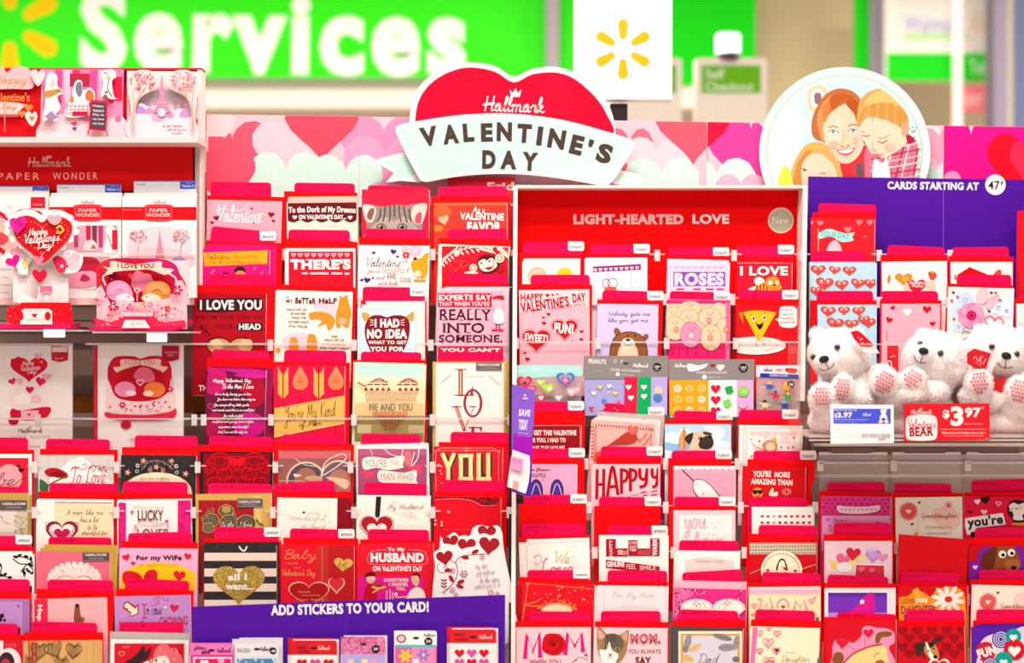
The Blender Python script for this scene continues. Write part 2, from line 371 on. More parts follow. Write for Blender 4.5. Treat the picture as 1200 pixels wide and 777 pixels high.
# ------------------------------------------------------------------ pockets of the card rack
def DY(yt): return 2.62-(yt-230)*.00040
RACKS = {}
LEDGES = []
rng = random.Random(7)
def slope(a): return (a[0], a[1], a[2], a[3] if len(a) > 3 and not isinstance(a[3], str) else a[2])
def pk(key, where, C=None, c=WHITE, T_=None, G=None, E_=None, n=0, sd=(2, -2), yb=None, back=None, wrap=False, cap='', ec=RED, sec='left', clipto=True, tabc=TABC, dd=0):
    """one pocket: tabbed divider, envelope, spare copies and the front card"""
    top = C[2] if C else (E_[2] if E_ else T_[2])
    D = DY(top)+dd; lean = 3
    hgt = 118
    yb = yb or top+hgt
    ref = C or E_ or T_
    xm = (ref[0]+ref[1])/2
    if T_:
        x0, x1, yl, yr = slope(T_); roll = math.degrees(math.atan2(yl-yr, x1-x0)); sh = (E_[2] if E_ else yl+14)+2
        it = Item('divider', f'tabbed divider behind the {key}', 'divider', (x0+x1)/2, top, D+.0085+n*.0014, lean, roll, group='tabbed dividers in the card rack', base=(xm, yb))
        ym = (yl+yr)/2
        P = roundrect(x0, ym, x1, sh, 4, 'lr')[:-2]
        e = E_ or (x0-3, x1+3)
        P = P+[(x1, sh), (e[1]-1, sh+1), (e[1]-1, yb), (e[0]+1, yb), (e[0]+1, sh+1), (x0, sh)]
        a = math.radians(-roll); cx, cy = (x0+x1)/2, ym
        P = [(cx+(x-cx)*math.cos(a)-(y-cy)*math.sin(a), cy+(x-cx)*math.sin(a)+(y-cy)*math.cos(a)) if y <= sh+2 else (x, y) for x, y in P]
        sheet(it, 'tabbed_board', P, tabc, .0008); it.front = -.0008
        use(it); z0 = list(ZO); Z()
        cw = min(28, (x1-x0)*.45)
        T(cap or ('LOVE - FUNNY' if G else "VALENTINE'S DAY"), x0+3, yl+3.4, x0+3+cw, yl+5.6, '8f0026', 0)
        if G:
            w_ = 19; gx0 = x1-w_+1.5; gy = yr-1; go = -.0009
            g = sheet(it, 'white_tag', roundrect(gx0, gy, x1+1.5, gy+11, 2.5, 'rb'), WHITE, .0006, go)
            tag(g, 'white corner tag with printed word')
            it.done(); it.names = ('artwork', 'tag_lettering'); it.front = go-.0006; it.par = g
            T(G, gx0+3, gy+5.0, x1-1, gy+8.6, INK, 1)
        use(None); ZO[:] = z0
    if E_:
        x0, x1, yl, yr = slope(E_); roll = math.degrees(math.atan2(yl-yr, x1-x0))
        nm = {RED: 'red'}.get(ec, 'pale')
        it = Item('envelope', f'{nm} envelope behind the {key}', 'envelope', (x0+x1)/2, (yl+yr)/2, D+.0048+n*.0014, lean, roll, group='envelopes behind the greeting cards', base=(xm, yb))
        a = math.tan(math.radians(roll)); m_ = (x1-x0)
        P = [(x0, yl), (x1, yr), (x1+a*(yb-yr), yb), (x0+a*(yb-yl), yb)]
        sheet(it, 'envelope_body', P, ec, .0007, 0)
        yc = min(yb-4, (yl+yr)/2+46)
        sheet(it, 'envelope_flap', [(x0+1, yl+.6), (x1-1, yr+.6), ((x0+x1)/2+5, yc), ((x0+x1)/2-5, yc)], ec, .0005, -.0008)
    if C:
        x0, x1, yl, yr = slope(C); roll = math.degrees(math.atan2(yl-yr, x1-x0)); a = math.tan(math.radians(roll))
        P = [(x0, yl), (x1, yr), (x1+a*(yb-yr), yb), (x0+a*(yb-yl), yb)]
        for k in range(n, 0, -1):
            it = Item('greeting_card', f'{("nearest", "second", "third", "fourth")[k-1]} spare copy behind the {key}', 'card', xm+sd[0]*k, (yl+yr)/2+sd[1]*k, D+.0012+.0014*k, lean, roll, group=f'spare copies of the {key}', base=(xm+sd[0]*k, yb))
            sheet(it, 'cover', [(x+sd[0]*k, y+(sd[1]*k if y < yb-.1 else 0)) for x, y in P], back or c, .0008)
        it = Item('greeting_card', (f'{key}, {where}' if len((key+' '+where).split()) < 17 else key), 'card', xm, (yl+yr)/2, D, lean, roll, group='greeting cards in the rack', base=(xm, yb))
        sheet(it, 'front_cover', P, c, .0005); 
        sheet(it, 'back_cover', [(x+.5, y+.5) for x, y in P[:2]]+P[2:], WHITE, .0004, .0008)
        it.front = -.0005
        lo = [it.loc(*p) for p in P]
        it.clip = (max(lo[0][0], lo[3][0])+.0002, min(lo[1][0], lo[2][0])-.0002, lo[2][1], lo[0][1]-.0002) if clipto else None
        use(it)
        if wrap:
            g = sheet(it, 'clear_sleeve', [(x0-1, yl-4), (x1+1, yr-4), (x1+1, yb-1), (x0-1, yb-1)], clear('cellophane', .0, bump=1.0, scale=34, gl=.014, rough=.12, tint=(1, 1, 1)), .0002, -.0030)
        LEDGES.append((sec, x0 if not E_ else min(x0, E_[0]), x1 if not E_ else max(x1, E_[1]), yb, D, n))
        return it
    LEDGES.append((sec, ref[0], ref[1], yb, D, n))
    use(None)

# ================================================================== the shop
def struct(name, x0, x1, y0, y1, z0, z1, m): return tag(box(name, x0, x1, y0, y1, z0, z1, m), kind='structure')
struct('floor', -7, 7, -3, 10.2, -.1, 0, mat('d9cfc6', .4, var=.03, scale=3))
struct('ceiling', -7, 7, -3, 10.2, 4.0, 4.1, mat('f4efe9', .8, var=.02, scale=4))
struct('wall_back', -7, 7, 10.0, 10.15, 0, 4.0, mat('e9d6ae', .7, var=.02, scale=2))
FL = ['long white ceiling light fixture above the left of the card aisle', 'long white ceiling light fixture above the right of the card aisle', 'long white ceiling light fixture right over the card rack',
      'ceiling light fixture over the left end of the service area', 'ceiling light fixture over the middle of the service area', 'ceiling light fixture over the right end of the service area']
for i, (x, y) in enumerate(FIX):
    e = empty('ceiling_light', (x, y, 3.9), FL[i], 'ceiling light', 'ceiling lights of the shop')
    box('housing', -.85, .85, -.3, .3, .02, .1, 'f2f2f2', e); box('diffuser', -.8, .8, -.25, .25, -.005, .02, mat('ffffff', .5, var=0, glow=3), e)

def bg(name, label, cat, x0, y0, x1, y1, Y, c, th=.04, group=None, rgh=None):
    it = Item(name, label, cat, (x0+x1)/2, (y0+y1)/2, Y, 0, group=group)
    it.front = -th; sheet(it, 'panel', [(x0, y0), (x1, y0), (x1, y1), (x0, y1)], c, th, 0); use(it); return it
GREEN = mat('35ec10', .5, var=.02, scale=1)
DG = mat('12d40c', .5, var=.02, scale=1)
# soffit beneath the sign, as part of the building
def sstruct(name, x0, y0, x1, y1, Y, c, th=.1):
    a, b = W(x0, y0, Y), W(x1, y1, Y); return tag(box(name, a.x, b.x, Y, Y+th, b.z, a.z, M(c)), kind='structure')
sstruct('trim_1', -160, 92, 828, 126, 8.6, mat('fbeee2', .6, var=.02), 1.2)
sstruct('soffit_shadow_line', -160, 126, 828, 132, 8.7, mat('cbb69c', .6), 1.1)  # shadow line under the soffit, painted as a darker strip
sstruct('wall_service', -160, 132, 828, 420, 9.4, mat('f6e8d8', .6, var=.02))
bg('shop_sign', 'wide green wall sign with large white Services lettering and yellow sunburst', 'sign', -150, -40, 640, 92, 8.5, GREEN)
T('Services', 94, -13, 546, 88, 'fdf6f0', 2, rot=.9, sp=.05)
sunburst(11.5, 30, 19, 62, 17, 'ffc800')
sstruct('trim_3', 640, -60, 655, 100, 8.3, 'a99aa4', .15)
bg('wall_panel', 'narrow bright green wall panel between the grey post and the white box sign', 'panel', 655, -40, 700, 95, 8.5, GREEN)
bg('wall_panel', 'green wall panel behind the self checkout sign', 'panel', 700, -40, 884, 100, 8.6, DG)
sstruct('wall_column', 884, -60, 1000, 420, 9.0, mat('e2cfa4', .7, var=.03, scale=2), .5)
bg('wall_panel', 'tall narrow green stripe beside the beige column', 'panel', 1000, -40, 1021, 82, 8.4, DG)
sstruct('trim_4', 1021, -60, 1035, 92, 8.3, 'a99fae', .15)
sstruct('trim_5', 1165, -60, 1181, 170, 7.8, '8f8394', .15)
sstruct('trim_6', 1181, -60, 1187, 170, 7.9, 'cdbfa0', .15)
sstruct('trim_7', 1187, -60, 1290, 170, 8.0, '747a9c', .15)
sstruct('trim_8', 1117, -60, 1128, 170, 7.6, clear('hazy_strip', .45, gl=.02), .02)
it = bg('price_board', 'white wall board with faint blue writing above a green band', 'sign', 1035, -30, 1165, 96, 8.2, 'f4e9e2')
R(1039, 62, 1165, 95, DG); T('Walmart', 1059, 18, 1129, 38, '9fa8dc', 1); R(1058, 39, 1134, 47, 'b6e79a'); T('Shopping Center', 1052, -2, 1140, 9, 'cfc4c4', 0)
sunburst(1147, 27, 4, 11, 4, 'f4c98a'); T('Tele', 1136, 70, 1162, 87, 'd8f5cc', 1)
bg('exit_sign', 'small square pink exit sign on the beige wall', 'sign', 1126, 102, 1157, 132, 8.2, 'ff8088')
T('EXIT', 1131, 111, 1152, 123, 'ffe0dc', 1)
# self checkout pole signs, further back than the rack
def checkout(x0, x1, label, pole):
    k = (x1-x0)/83
    X = lambda v: x0+(v-813)*k
    it = Item('checkout_sign', label, 'sign', (x0+x1)/2, 108, 5.2, 0, group='lit pole signs of the self checkouts')
    sheet(it, 'sign_body', roundrect(x0, 71, x1, 150, 3, 'lr'), 'fdf2e6', .05, .05)
    sheet(it, 'green_panel', [(X(822), 77), (X(891), 77), (X(891), 109), (X(822), 109)], '6ec019', .004, -.0002)
    it.front = -.0042; use(it)
    T('Self', X(827), 81, X(849), 92, 'eef7dc', 1); T('Checkout', X(827), 96, X(883), 107, 'eef7dc', 1)
    z = (150-388.5)/K*5.2
    a = it.loc((x0+x1)/2, 66); b = it.loc((x0+x1)/2, 50)
    tube('lamp_base', [(a[0], .025, it.loc(0, 71)[1]), (a[0], .025, it.loc(0, 62)[1])], .042, '5a4644', it.root, 20)
    tube('beacon_lamp', [(a[0], .025, it.loc(0, 62)[1]), (a[0], .025, it.loc(0, 40)[1]), (a[0], .025, it.loc(0, 38)[1])], [.046, .046, .04], mat('e2f8f6', .2, var=.1, scale=20, glow=.5), it.root, 20)
    tube('pole', [(a[0], .025, it.loc(0, 150)[1]), (a[0], .025, it.Mi.to_translation().z*0+(-it.root.location.z if False else -it.M.translation.z))], .03, 'e8ddd4', it.root, 12)
checkout(813, 896, 'cream pole sign reading Self Checkout with beacon lamp on top', 0)
checkout(716, 797, 'second checkout pole sign mostly hidden behind the white box sign', 0)

# white box sign with a sunburst on a black post
it = Item('box_sign', 'white box sign with a yellow six-ray sunburst on a black post', 'sign', 728, 121, 2.95, 0, yaw=0)
P = [(672, -30), (785, -30), (785, 121), (671, 120)]
sheet(it, 'sign_box', P, mat('efe7e8', .5, var=.01, spec=.15), .045, .045); it.front = 0
use(it); sunburst(730, 57.5, 11.5, 35, 9.4, 'fbb514'); O(739, 89.5, 2.2, 2.2, .5, 'd9a860'); T('R', 738, 88.5, 740, 90.6, 'd9a860', 0)
a = it.loc(726, 120)
o = box('post', it.loc(716, 0)[0], it.loc(736, 0)[0], .012, .034, -it.M.translation.z, a[1]-.0005, '2e2626', it.root)
use(None)

# ------------------------------------------------------------------ the card rack: a sloping gondola
TAUPE = mat('ad968b', .5, var=.05, scale=8)
FRM = mat('fbe6dd', .4, var=.02)
def rack(name, label, x0, x1, ytop):
    e = empty(name, (W((x0+x1)/2, 0, 2.7).x, 2.66, 0), label, 'card rack', 'sections of the card rack'); X0, X1 = W(x0, 0, 2.7).x, W(x1, 0, 2.7).x
    cx = e.location.x; zt = W(0, ytop, 2.7).z
    def part(nm, a, b, c, d, z0, z1, m):   # world coordinates
        return box(nm, a-cx, b-cx, c-2.66, d-2.66, z0, z1, M(m), e)
    part('back_panel', X0, X1, 2.725, 2.745, .0, zt, TAUPE)
    part('base_deck', X0, X1, 2.15, 2.725, .0, .16, 'e5dad2')
    e_part[name] = (e, part); RACKS[label[:5]] = (e, part); return e, part
e_part = {}
rl, pl = rack('card_rack', 'left section of the greeting card rack below the heart banner', -60, 601, 200)
rm, pm = rack('card_rack', 'middle section of the greeting card rack with white header frame', 603, 947, 216)
rr, pr_ = rack('card_rack', 'right section of the greeting card rack below the purple header', 949, 1290, 205)
SECT = {'left': (rl, pl), 'mid': (rm, pm), 'right': (rr, pr_)}
# slats of the back panel that show through the gaps
for part, a, b in ((pl, -60, 601), (pm, 603, 947), (pr_, 949, 1290)):
    for y0, y1, c in ((462, 483, '9c5a22'), (486, 500, 'cfbcb0'), (352, 359, 'd9c6bb'), (590, 604, 'b7a297'), (532, 538, 'bda89c')):
        A, B_ = W(a, y0, 2.72), W(b, y1, 2.72); part('slat', A.x, B_.x, 2.715, 2.7248, B_.z, A.z, c)
def slant(nm, part_root, x0, x1, ya, yb, m, dep=.012, off=0.0, xs=(0, 0)):
    """bar that follows the slope of the rack between two photograph heights"""
    v = []
    for y, s in ((ya, xs[0]), (yb, xs[1])):
        Y = DY(y)+off
        for x in (x0+s, x1+s):
            for d in (0, dep):
                p = W(x, y, Y); v.append((p.x-part_root.location.x, Y+d-part_root.location.y, p.z))
    f = [(0, 1, 3, 2), (4, 6, 7, 5), (0, 4, 5, 1), (2, 3, 7, 6), (0, 2, 6, 4), (1, 5, 7, 3)]
    return mesh(nm, v, f, M(m), part_root)
slant('upright', rl, 596.5, 600.5, 300, 800, '241c1e', .02, .004)
slant('frame_side', rm, 601.6, 606.5, 218, 800, FRM, .05, -.012, (0, -3))
slant('frame_side', rm, 941, 946.2, 218, 470, FRM, .05, -.012, (0, -3))
slant('upright', rm, 949.5, 953, 500, 800, '6e5a54', .02, .012, (0, 9))
A, B_ = W(606.3, 217, 2.61), W(941.2, 220.4, 2.61); pm('frame_top', A.x, B_.x, 2.61, 2.655, B_.z, A.z, FRM)
use(None)
it = Item('header_sign', 'red header panel reading LIGHT-HEARTED LOVE in the white frame', 'sign', 774, 330, 2.655, 0)
sheet(it, 'panel', [(605, 222), (942, 222), (942, 352), (605, 352)], mat('fb0004', .6, var=.02, spec=.08), .004); it.front = -.004; use(it)
T('LIGHT-HEARTED', 672, 251, 801, 263, 'ffc6c2', 3); T('LOVE', 811.5, 251, 854.5, 262.3, 'fff0ec', 2)
E(915, 258.3, 15, 15, 'f3dccb', n=36); E(915, 258.3, 13.7, 13.7, 'b9b89a', n=36); T('New', 905, 254, 925, 262.5, 'f6e9dc', 1)
# ------------------------------------------------------------------ heart banner along the top
def banner(x0, x1, label, seams):
    it = Item('header_banner', label, 'banner', (x0+x1)/2, 180, 2.69, 0, roll=-.9, group='heart banners along the top of the rack')
    f = lambda x: 134.3+(x-245)*.0154
    sheet(it, 'board', [(x0, f(x0)), (x1, f(x1)), (x1, 240), (x0, 240)], 'f9bcc8', .004); it.front = -.004
    a = it.loc(x0, f(x0)); b = it.loc(x1, f(x1)); c_ = it.loc(x0, 240); it.clip = (a[0], b[0], c_[1], min(a[1], b[1])-.0002); use(it); return it
banner(243, 828, 'long pink heart banner board behind the heart-shaped sign', 0)
H(272, 178, 98, 'f2566e'); H(245, 150, 60, 'f9d2d4'); R(244, 160, 262, 240, 'f2566e'); H(340, 175, 90, 'f9c3cf'); H(450, 168, 110, 'f48bb5', 0, 90); H(452, 196, 100, 'f49bc0'); H(510, 150, 60, 'f5a5c5'); H(377, 145, 88, 'f0485e'); H(335, 215, 88, 'cdebdd', 0, 100); H(405, 218, 88, 'cdebdd', 0, 100); H(460, 235, 60, 'f3b2d2'); R(243, 208, 370, 240, 'd2ecdf'); H(262, 205, 76, 'f2566e')
H(738, 183, 56, 'f2687c', 0, 88); H(770, 190, 80, 'f9c9d0'); H(775, 222, 90, 'cdebdd', 0, 100); H(812, 146, 92, 'f0566a', 0, 92)
for x in (421,): L([(x, 136), (x, 240)], .7, 'f7a5bd')
banner(829, 1105, 'middle pink heart banner board behind the round photo sign', 0)
H(880, 170, 110, 'ee3f96', 0, 120); H(900, 140, 30, 'f7c3d6'); H(812, 146, 92, 'e80a3a', 0, 92); H(840, 222, 92, 'cdebdd', 0, 100); H(868, 226, 60, 'f7b2cf'); H(1075, 170, 60, 'cdebdd'); H(1100, 168, 50, 'f59bb4'); H(1096, 215, 70, 'cdebdd')
banner(1105.6, 1290, 'right-hand magenta and red heart banner board above the purple header', 0)
R(1105, 130, 1300, 240, 'ee0f8a'); H(1138, 135, 16, 'f9bcd4', 0, 44); H(1200, 190, 88, 'f50a26', 0, 90); H(1203, 188, 40, 'ee2a50', 0, 60); H(1106, 215, 40, 'f79ac0')

# ------------------------------------------------------------------ heart-shaped Valentine's Day sign
MINT = 'c6ebdb'
it = Item('heart_sign', "heart-shaped sign with VALENTINE'S DAY on a mint ribbon", 'sign', 602, 216, 2.655, 0)
P = [(486, 170), (481, 150), (481, 132), (487, 110), (502, 91), (524, 79), (552, 73.5), (580, 78), (602, 90), (624, 81), (652, 79), (678, 88), (702, 108), (716, 130), (721, 158), (715, 185)]
sheet(it, 'heart_board', smooth(P, True, 4), WHITE, .004, .004)
ribO = smooth([(464, 149), (470, 146)], False)+smooth([(481, 143.5), (540, 135), (600, 133.5), (660, 141), (716, 156), (738, 163)], False)+[(742, 168), (742, 172)]+smooth([(733, 190), (722, 207), (713, 217)], False)+smooth([(706, 218), (655, 209), (600, 204), (545, 206), (500, 213.5)], False)+smooth([(493, 212), (478, 185), (464, 155)], False)
sheet(it, 'ribbon_tail', [(440, 190), (444, 186), (478, 177), (498, 205), (492, 214), (470, 212), (452, 214), (462, 203)], WHITE, .002, .0065)
sheet(it, 'ribbon_tail', [(722, 198), (750, 205), (754, 211), (748, 218), (720, 216), (712, 212)], WHITE, .002, .0065)
it.front = .0045; it.names = ('tail_print', 'tail_print'); use(it); Pg([(447, 190), (477, 182), (489, 201), (481, 208), (458, 208), (466, 201)], MINT); Pg([(727, 203), (745, 208), (740, 215), (722, 212)], MINT); it.done()
it.front = 0; it.names = ('heart_print', 'lettering')
B([(490, 155), (487, 135), (493, 113), (508, 95), (530, 83), (552, 79), (580, 84), (602, 96.5), (624, 87), (652, 85), (674, 93), (697, 113), (711, 134), (716, 158), (650, 150), (580, 145), (520, 148)], mat('f0052e', .4, var=.1, scale=9))
E(650, 130, 18, 40, mat('e80a30', .4, var=.1, scale=9), 12)
S('Hallmark', 568, 113, 638, 131, WHITE, 1.5, rot=2, shear=.15); L([(566, 123), (579, 122)], 1.4, WHITE)
def crown(cx, y, w_, c): 
    Pg([(cx-w_*.5, y-w_*.62), (cx-w_*.2, y-w_*.3), (cx, y-w_*.75), (cx+w_*.2, y-w_*.3), (cx+w_*.5, y-w_*.62), (cx+w_*.36, y), (cx-w_*.36, y)], c)
crown(604, 113.5, 14, WHITE)
it.done()
sheet(it, 'ribbon_board', ribO, WHITE, .003, -.0035)
it.front = -.0065; it.names = ('ribbon_print', 'lettering')
B([(470, 152), (500, 146.5), (545, 140), (600, 138.5), (655, 145), (705, 158), (736, 168), (726, 188), (710, 210), (660, 204), (600, 199), (545, 201), (500, 208), (484, 182)], MINT, 6)
def slab(ch, cx, cy, w_, h, rot): T(ch, cx-w_/2, cy-h/2, cx+w_/2, cy+h/2, '4c3833', 3, rot=rot)
for ch, cx, cy, w_, h, r in (('V', 502.5, 160, 21, 23, -9), ('A', 528, 157.5, 19, 23, -6), ('L', 549, 155.5, 13, 22, -4), ('E', 570.5, 155.3, 14, 22, -1), ('N', 591, 154.5, 18, 22.5, 1), ('T', 614.5, 156.5, 17, 22.5, 4), ('I', 632.5, 159.5, 6.5, 22.5, 7), ('N', 652.5, 163, 20, 23, 10), ('E', 676, 170, 15, 23, 14), ("'", 692.5, 168, 6, 9, 16), ('S', 708.5, 180, 18, 23, 17),
                         ('D', 573, 187, 16, 22, 1), ('A', 596, 187.5, 19, 22, 2), ('Y', 621, 189.5, 18.5, 22, 4)): slab(ch, cx, cy, w_, h, r)

# ------------------------------------------------------------------ small red sign with the date, half hidden behind the cards
it = Item('date_sign', 'red sign with the word Friday half hidden below the heart sign', 'sign', 560, 300, 2.668, 0)
sheet(it, 'board', [(525, 208), (603, 208), (603, 330), (525, 330)], mat('ef2a3a', .5), .003); it.front = -.003; use(it)
T('Friday', 571, 213.5, 622, 226, WHITE, 2); T('p.', 588, 234, 602, 244, WHITE, 2)
use(None)
# ------------------------------------------------------------------ round photo sign
it = Item('photo_sign', 'round white-rimmed sign with a photo of a smiling woman and two children', 'sign', 990, 278, 2.672, 0)
cir = lambda r, n=64: [(989.5+r*math.cos(2*PI*i/n), 179+r*math.sin(2*PI*i/n)) for i in range(n)]
sheet(it, 'round_board', cir(100), mat('fdf3ea', .4), .004)
it.front = -.004; it.names = ('photo_print', 'lettering'); use(it)
Pg(cir(92.5), 'b8d8c8'); Pg(cir(89.5), WHITE); Pg(cir(86), 'c6e2ea')
c0 = it.loc(989.5, 179); r_ = abs(it.loc(989.5+85.9, 179)[0]-c0[0])
Z(900, 0, 3.887)
class disc:   # keep the photo inside its rim: fold outside points back onto the circle
    on = False
def fold(pts):
    out = []
    for x, y in pts:
        d = math.hypot(x-348, y-696); R_ = 333
        out.append((x, y) if d <= R_ else (348+(x-348)*R_/d, 696+(y-696)*R_/d))
    return out
def F(pts, c, n=5):
    P = fold(smooth(pts, True, n)); Pg(P, c)
F([(15, 640), (60, 520), (140, 470), (150, 900), (60, 900)], 'e6f3f4'); F([(95, 455), (135, 450), (140, 520), (90, 525)], 'f5e3e6')
F([(183, 402), (262, 396), (268, 500), (190, 505)], 'f4c9a8'); F([(200, 418), (248, 414), (250, 480), (204, 484)], 'fbeee6'); F([(212, 428), (240, 426), (241, 470), (215, 472)], '8a6a7a')
F([(20, 570), (200, 560), (200, 600), (20, 610)], 'f7fbfb'); F([(620, 560), (690, 620), (700, 700), (620, 640)], 'eef3f4')
for i in range(26): E(634+rng.random()*42, 575+rng.random()*70, 4, 4, '7fb0b6', n=6)
# woman: shoulders, hair, face
F([(210, 770), (350, 740), (450, 660), (520, 760), (520, 900), (200, 900)], 'd8323c'); F([(400, 745), (480, 728), (500, 800), (390, 800)], 'e03a44'); F([(400, 752), (428, 745), (436, 800), (404, 800)], '6e5560')
F([(250, 640), (205, 620), (198, 560), (220, 490), (262, 430), (320, 404), (375, 412), (412, 440), (428, 480), (425, 540), (440, 600), (438, 650), (400, 640), (300, 600)], 'bd6a3a')
F([(232, 600), (222, 540), (250, 470), (300, 430), (262, 500), (254, 560), (262, 640), (246, 640)], 'd49058')
F([(250, 600), (256, 552), (288, 512), (330, 482), (372, 470), (398, 500), (408, 545), (424, 600), (434, 650), (424, 690), (398, 725), (362, 745), (326, 738), (292, 712), (266, 668)], 'f6cbae', 6)
F([(262, 590), (300, 560), (330, 540), (330, 640), (290, 650)], 'f8d6bf'); F([(352, 470), (385, 452), (416, 478), (426, 540), (432, 590), (404, 560), (392, 520)], 'b4501c')
F([(258, 560), (282, 502), (330, 470), (380, 450), (350, 432), (290, 440), (250, 500)], 'd47a3a'); F([(285, 440), (340, 428), (388, 446), (330, 468), (290, 500)], 'b85a24')
B([(272, 606), (290, 594), (312, 598), (318, 606), (296, 611)], 'f9f2ee', 4); E(296, 602, 7, 7, '5f8a86', n=12); L([(270, 604), (288, 593), (314, 598), (320, 607)], 3.2, '4f2c20', True); L([(274, 583), (294, 575), (318, 582)], 4.5, 'b06a3c', True)
B([(364, 602), (380, 590), (402, 591), (410, 598), (388, 605)], 'f9f2ee', 4); E(387, 597, 7, 7, '5f8a86', n=12); L([(362, 602), (380, 589), (408, 595)], 3.2, '4f2c20', True); L([(364, 576), (386, 566), (404, 572)], 4.5, 'b06a3c', True)
L([(344, 600), (346, 632), (334, 655)], 2.4, 'e3a487', True); L([(330, 664), (340, 672), (356, 672), (370, 663)], 4, 'd98a70', True); E(337, 664, 4, 3, 'b86a55', n=8); E(363, 662, 4, 3, 'b86a55', n=8)
B([(312, 684), (335, 682), (358, 682), (396, 672), (382, 696), (358, 708), (332, 704)], 'e0606a', 5); B([(320, 687), (345, 686), (388, 678), (374, 693), (352, 698), (332, 697)], 'fffaf6', 5); L([(300, 672), (308, 690)], 2, 'dd9a80', True); L([(402, 658), (404, 676)], 2, 'dd9a80', True)
E(296, 660, 24, 18, 'f3b49c', -20); E(396, 640, 14, 16, 'f3b49c', 0)
# boy
F([(440, 760), (440, 690), (470, 660), (560, 700), (640, 640), (680, 650), (700, 780), (620, 900), (460, 900)], 'e9728a')
for i in range(7): L([(560+i*20, 640+i*6), (470+i*30, 880)], 7, ('b7243e', 'f7e4e6', '8e7a92')[i % 3])
for i in range(6): L([(470, 700+i*26), (690, 650+i*30)], 6, ('f7dfe2', 'c22a48', 'f3b6c2')[i % 3])
F([(480, 730), (520, 745), (540, 720), (560, 900), (480, 900)], 'fbeff0'); F([(622, 622), (650, 620), (668, 640), (640, 655)], 'b01c38')
F([(412, 575), (404, 520), (420, 455), (460, 418), (510, 405), (560, 424), (606, 470), (636, 530), (632, 600), (600, 640), (500, 600)], 'cf9f5e')
F([(430, 480), (470, 430), (520, 415), (570, 450), (610, 500), (560, 480), (500, 470)], 'e8ba72')
F([(412, 590), (440, 545), (500, 535), (560, 560), (606, 590), (630, 640), (610, 672), (560, 705), (525, 722), (490, 704), (462, 690), (440, 650), (420, 622)], 'f8d2b8', 6)
F([(418, 580), (440, 520), (500, 540), (590, 560), (615, 600), (630, 520), (560, 470), (460, 480), (415, 530)], 'cf9444')
for i in range(9): L([(440+i*20, 450+i*4), (432+i*21, 548+i*4)], 2.2, ('c4883c', 'efc57e')[i % 2], True)
F([(604, 590), (612, 562), (632, 556), (640, 580), (632, 612), (612, 622)], 'f0a888'); L([(614, 605), (616, 575), (630, 570)], 3, 'cc7a58', True)
L([(426, 615), (442, 622), (462, 616)], 3.4, '7a4428', True); L([(498, 644), (520, 652), (542, 640)], 3.4, '7a4428', True); L([(500, 626), (524, 630), (548, 616)], 3.5, 'cf9a62', True); L([(420, 600), (440, 604)], 3, 'cf9a62', True)
L([(478, 640), (474, 668), (484, 684)], 3, 'e0a284', True); E(480, 682, 14, 8, 'f3b89e', 10); L([(492, 700), (506, 708), (522, 704)], 4, 'd06a62', True); E(552, 672, 26, 18, 'f6b8a2')
# girl
F([(100, 800), (118, 740), (160, 672), (215, 648), (262, 662), (300, 710), (330, 770), (330, 900), (90, 900)], 'e0a860'); F([(118, 790), (150, 715), (200, 668), (180, 740), (150, 900), (110, 900)], 'c98640')
F([(150, 800), (160, 735), (205, 700), (255, 712), (300, 760), (310, 830), (250, 900), (170, 880)], 'f7d0b6'); L([(180, 684), (205, 668), (240, 672)], 6, 'ecc33c', True); B([(182, 668), (200, 660), (206, 676), (186, 682)], 'e9b82c')
L([(150, 768), (176, 775)], 3.4, '6b4030'); E(165, 776, 7, 5, '5c3a2c', n=10); L([(235, 790), (262, 790)], 3.4, '6b4030')
F([(60, 770), (96, 775), (110, 900), (30, 900)], 'f2e04a'); F([(96, 840), (190, 890), (300, 850), (300, 1000), (90, 1000)], 'f4e9ea')
Z()
# ------------------------------------------------------------------ purple price header on the right section
PUR = mat('500c9e', .5, var=.03, scale=5, spec=.15)
it = Item('price_header', 'purple header board reading CARDS STARTING AT 47 cents', 'sign', 1100, 300, 2.66, 0, roll=-.6)
sheet(it, 'board', [(947, 207), (1290, 212.5), (1290, 420), (947, 420)], PUR, .003, -.0005); it.front = -.0035; use(it)
T('CARDS STARTING AT', 1040, 213.2, 1147, 222.4, WHITE, 2, rot=.7)
L([(1105.5, 212), (1105.5, 300)], .7, '8a58c8'); E(1166.5, 216.6, 12, 12, WHITE, n=30); T('47', 1158, 212, 1171.5, 222.5, '2a2024', 1); T('¢', 1172.4, 211.5, 1176, 217.5, '2a2024', 1)
use(None)

# ================================================================== cards: left section
def dots(x0, y0, x1, y1, n, r, cols, heart=False):
    for i in range(n):
        x, y = rng.uniform(x0, x1), rng.uniform(y0, y1); c = cols[i % len(cols)]
        (H(x, y, r*2, c, rng.uniform(-25, 25)) if heart else E(x, y, r, r, c, n=8))
def wave(x0, x1, y, yb, n, amp, c, up=True):
    P = [(x0, yb)]
    for i in range(n):
        for k in range(6): t = k/6; P.append((x0+(x1-x0)*(i+t)/n, y+(1 if not up else -1)*amp*math.sin(PI*t)))
    P += [(x1, y), (x1, yb)]; Pg(P, c)
def frame(x0, y0, x1, y1, wd, c): L([(x0, y0), (x1, y0), (x1, y1), (x0, y1), (x0, y0)], wd, c)
C1, C2, C3, C4 = ('in the column right of the pop-up shelf', 'in the second column right of the pop-up shelf', 'in the third column right of the pop-up shelf', 'in the column just left of the white frame')
L0, L1, L2 = 'at the far left edge of the rack', 'in the column below the red heart packages', 'in the column below the hedgehog package'
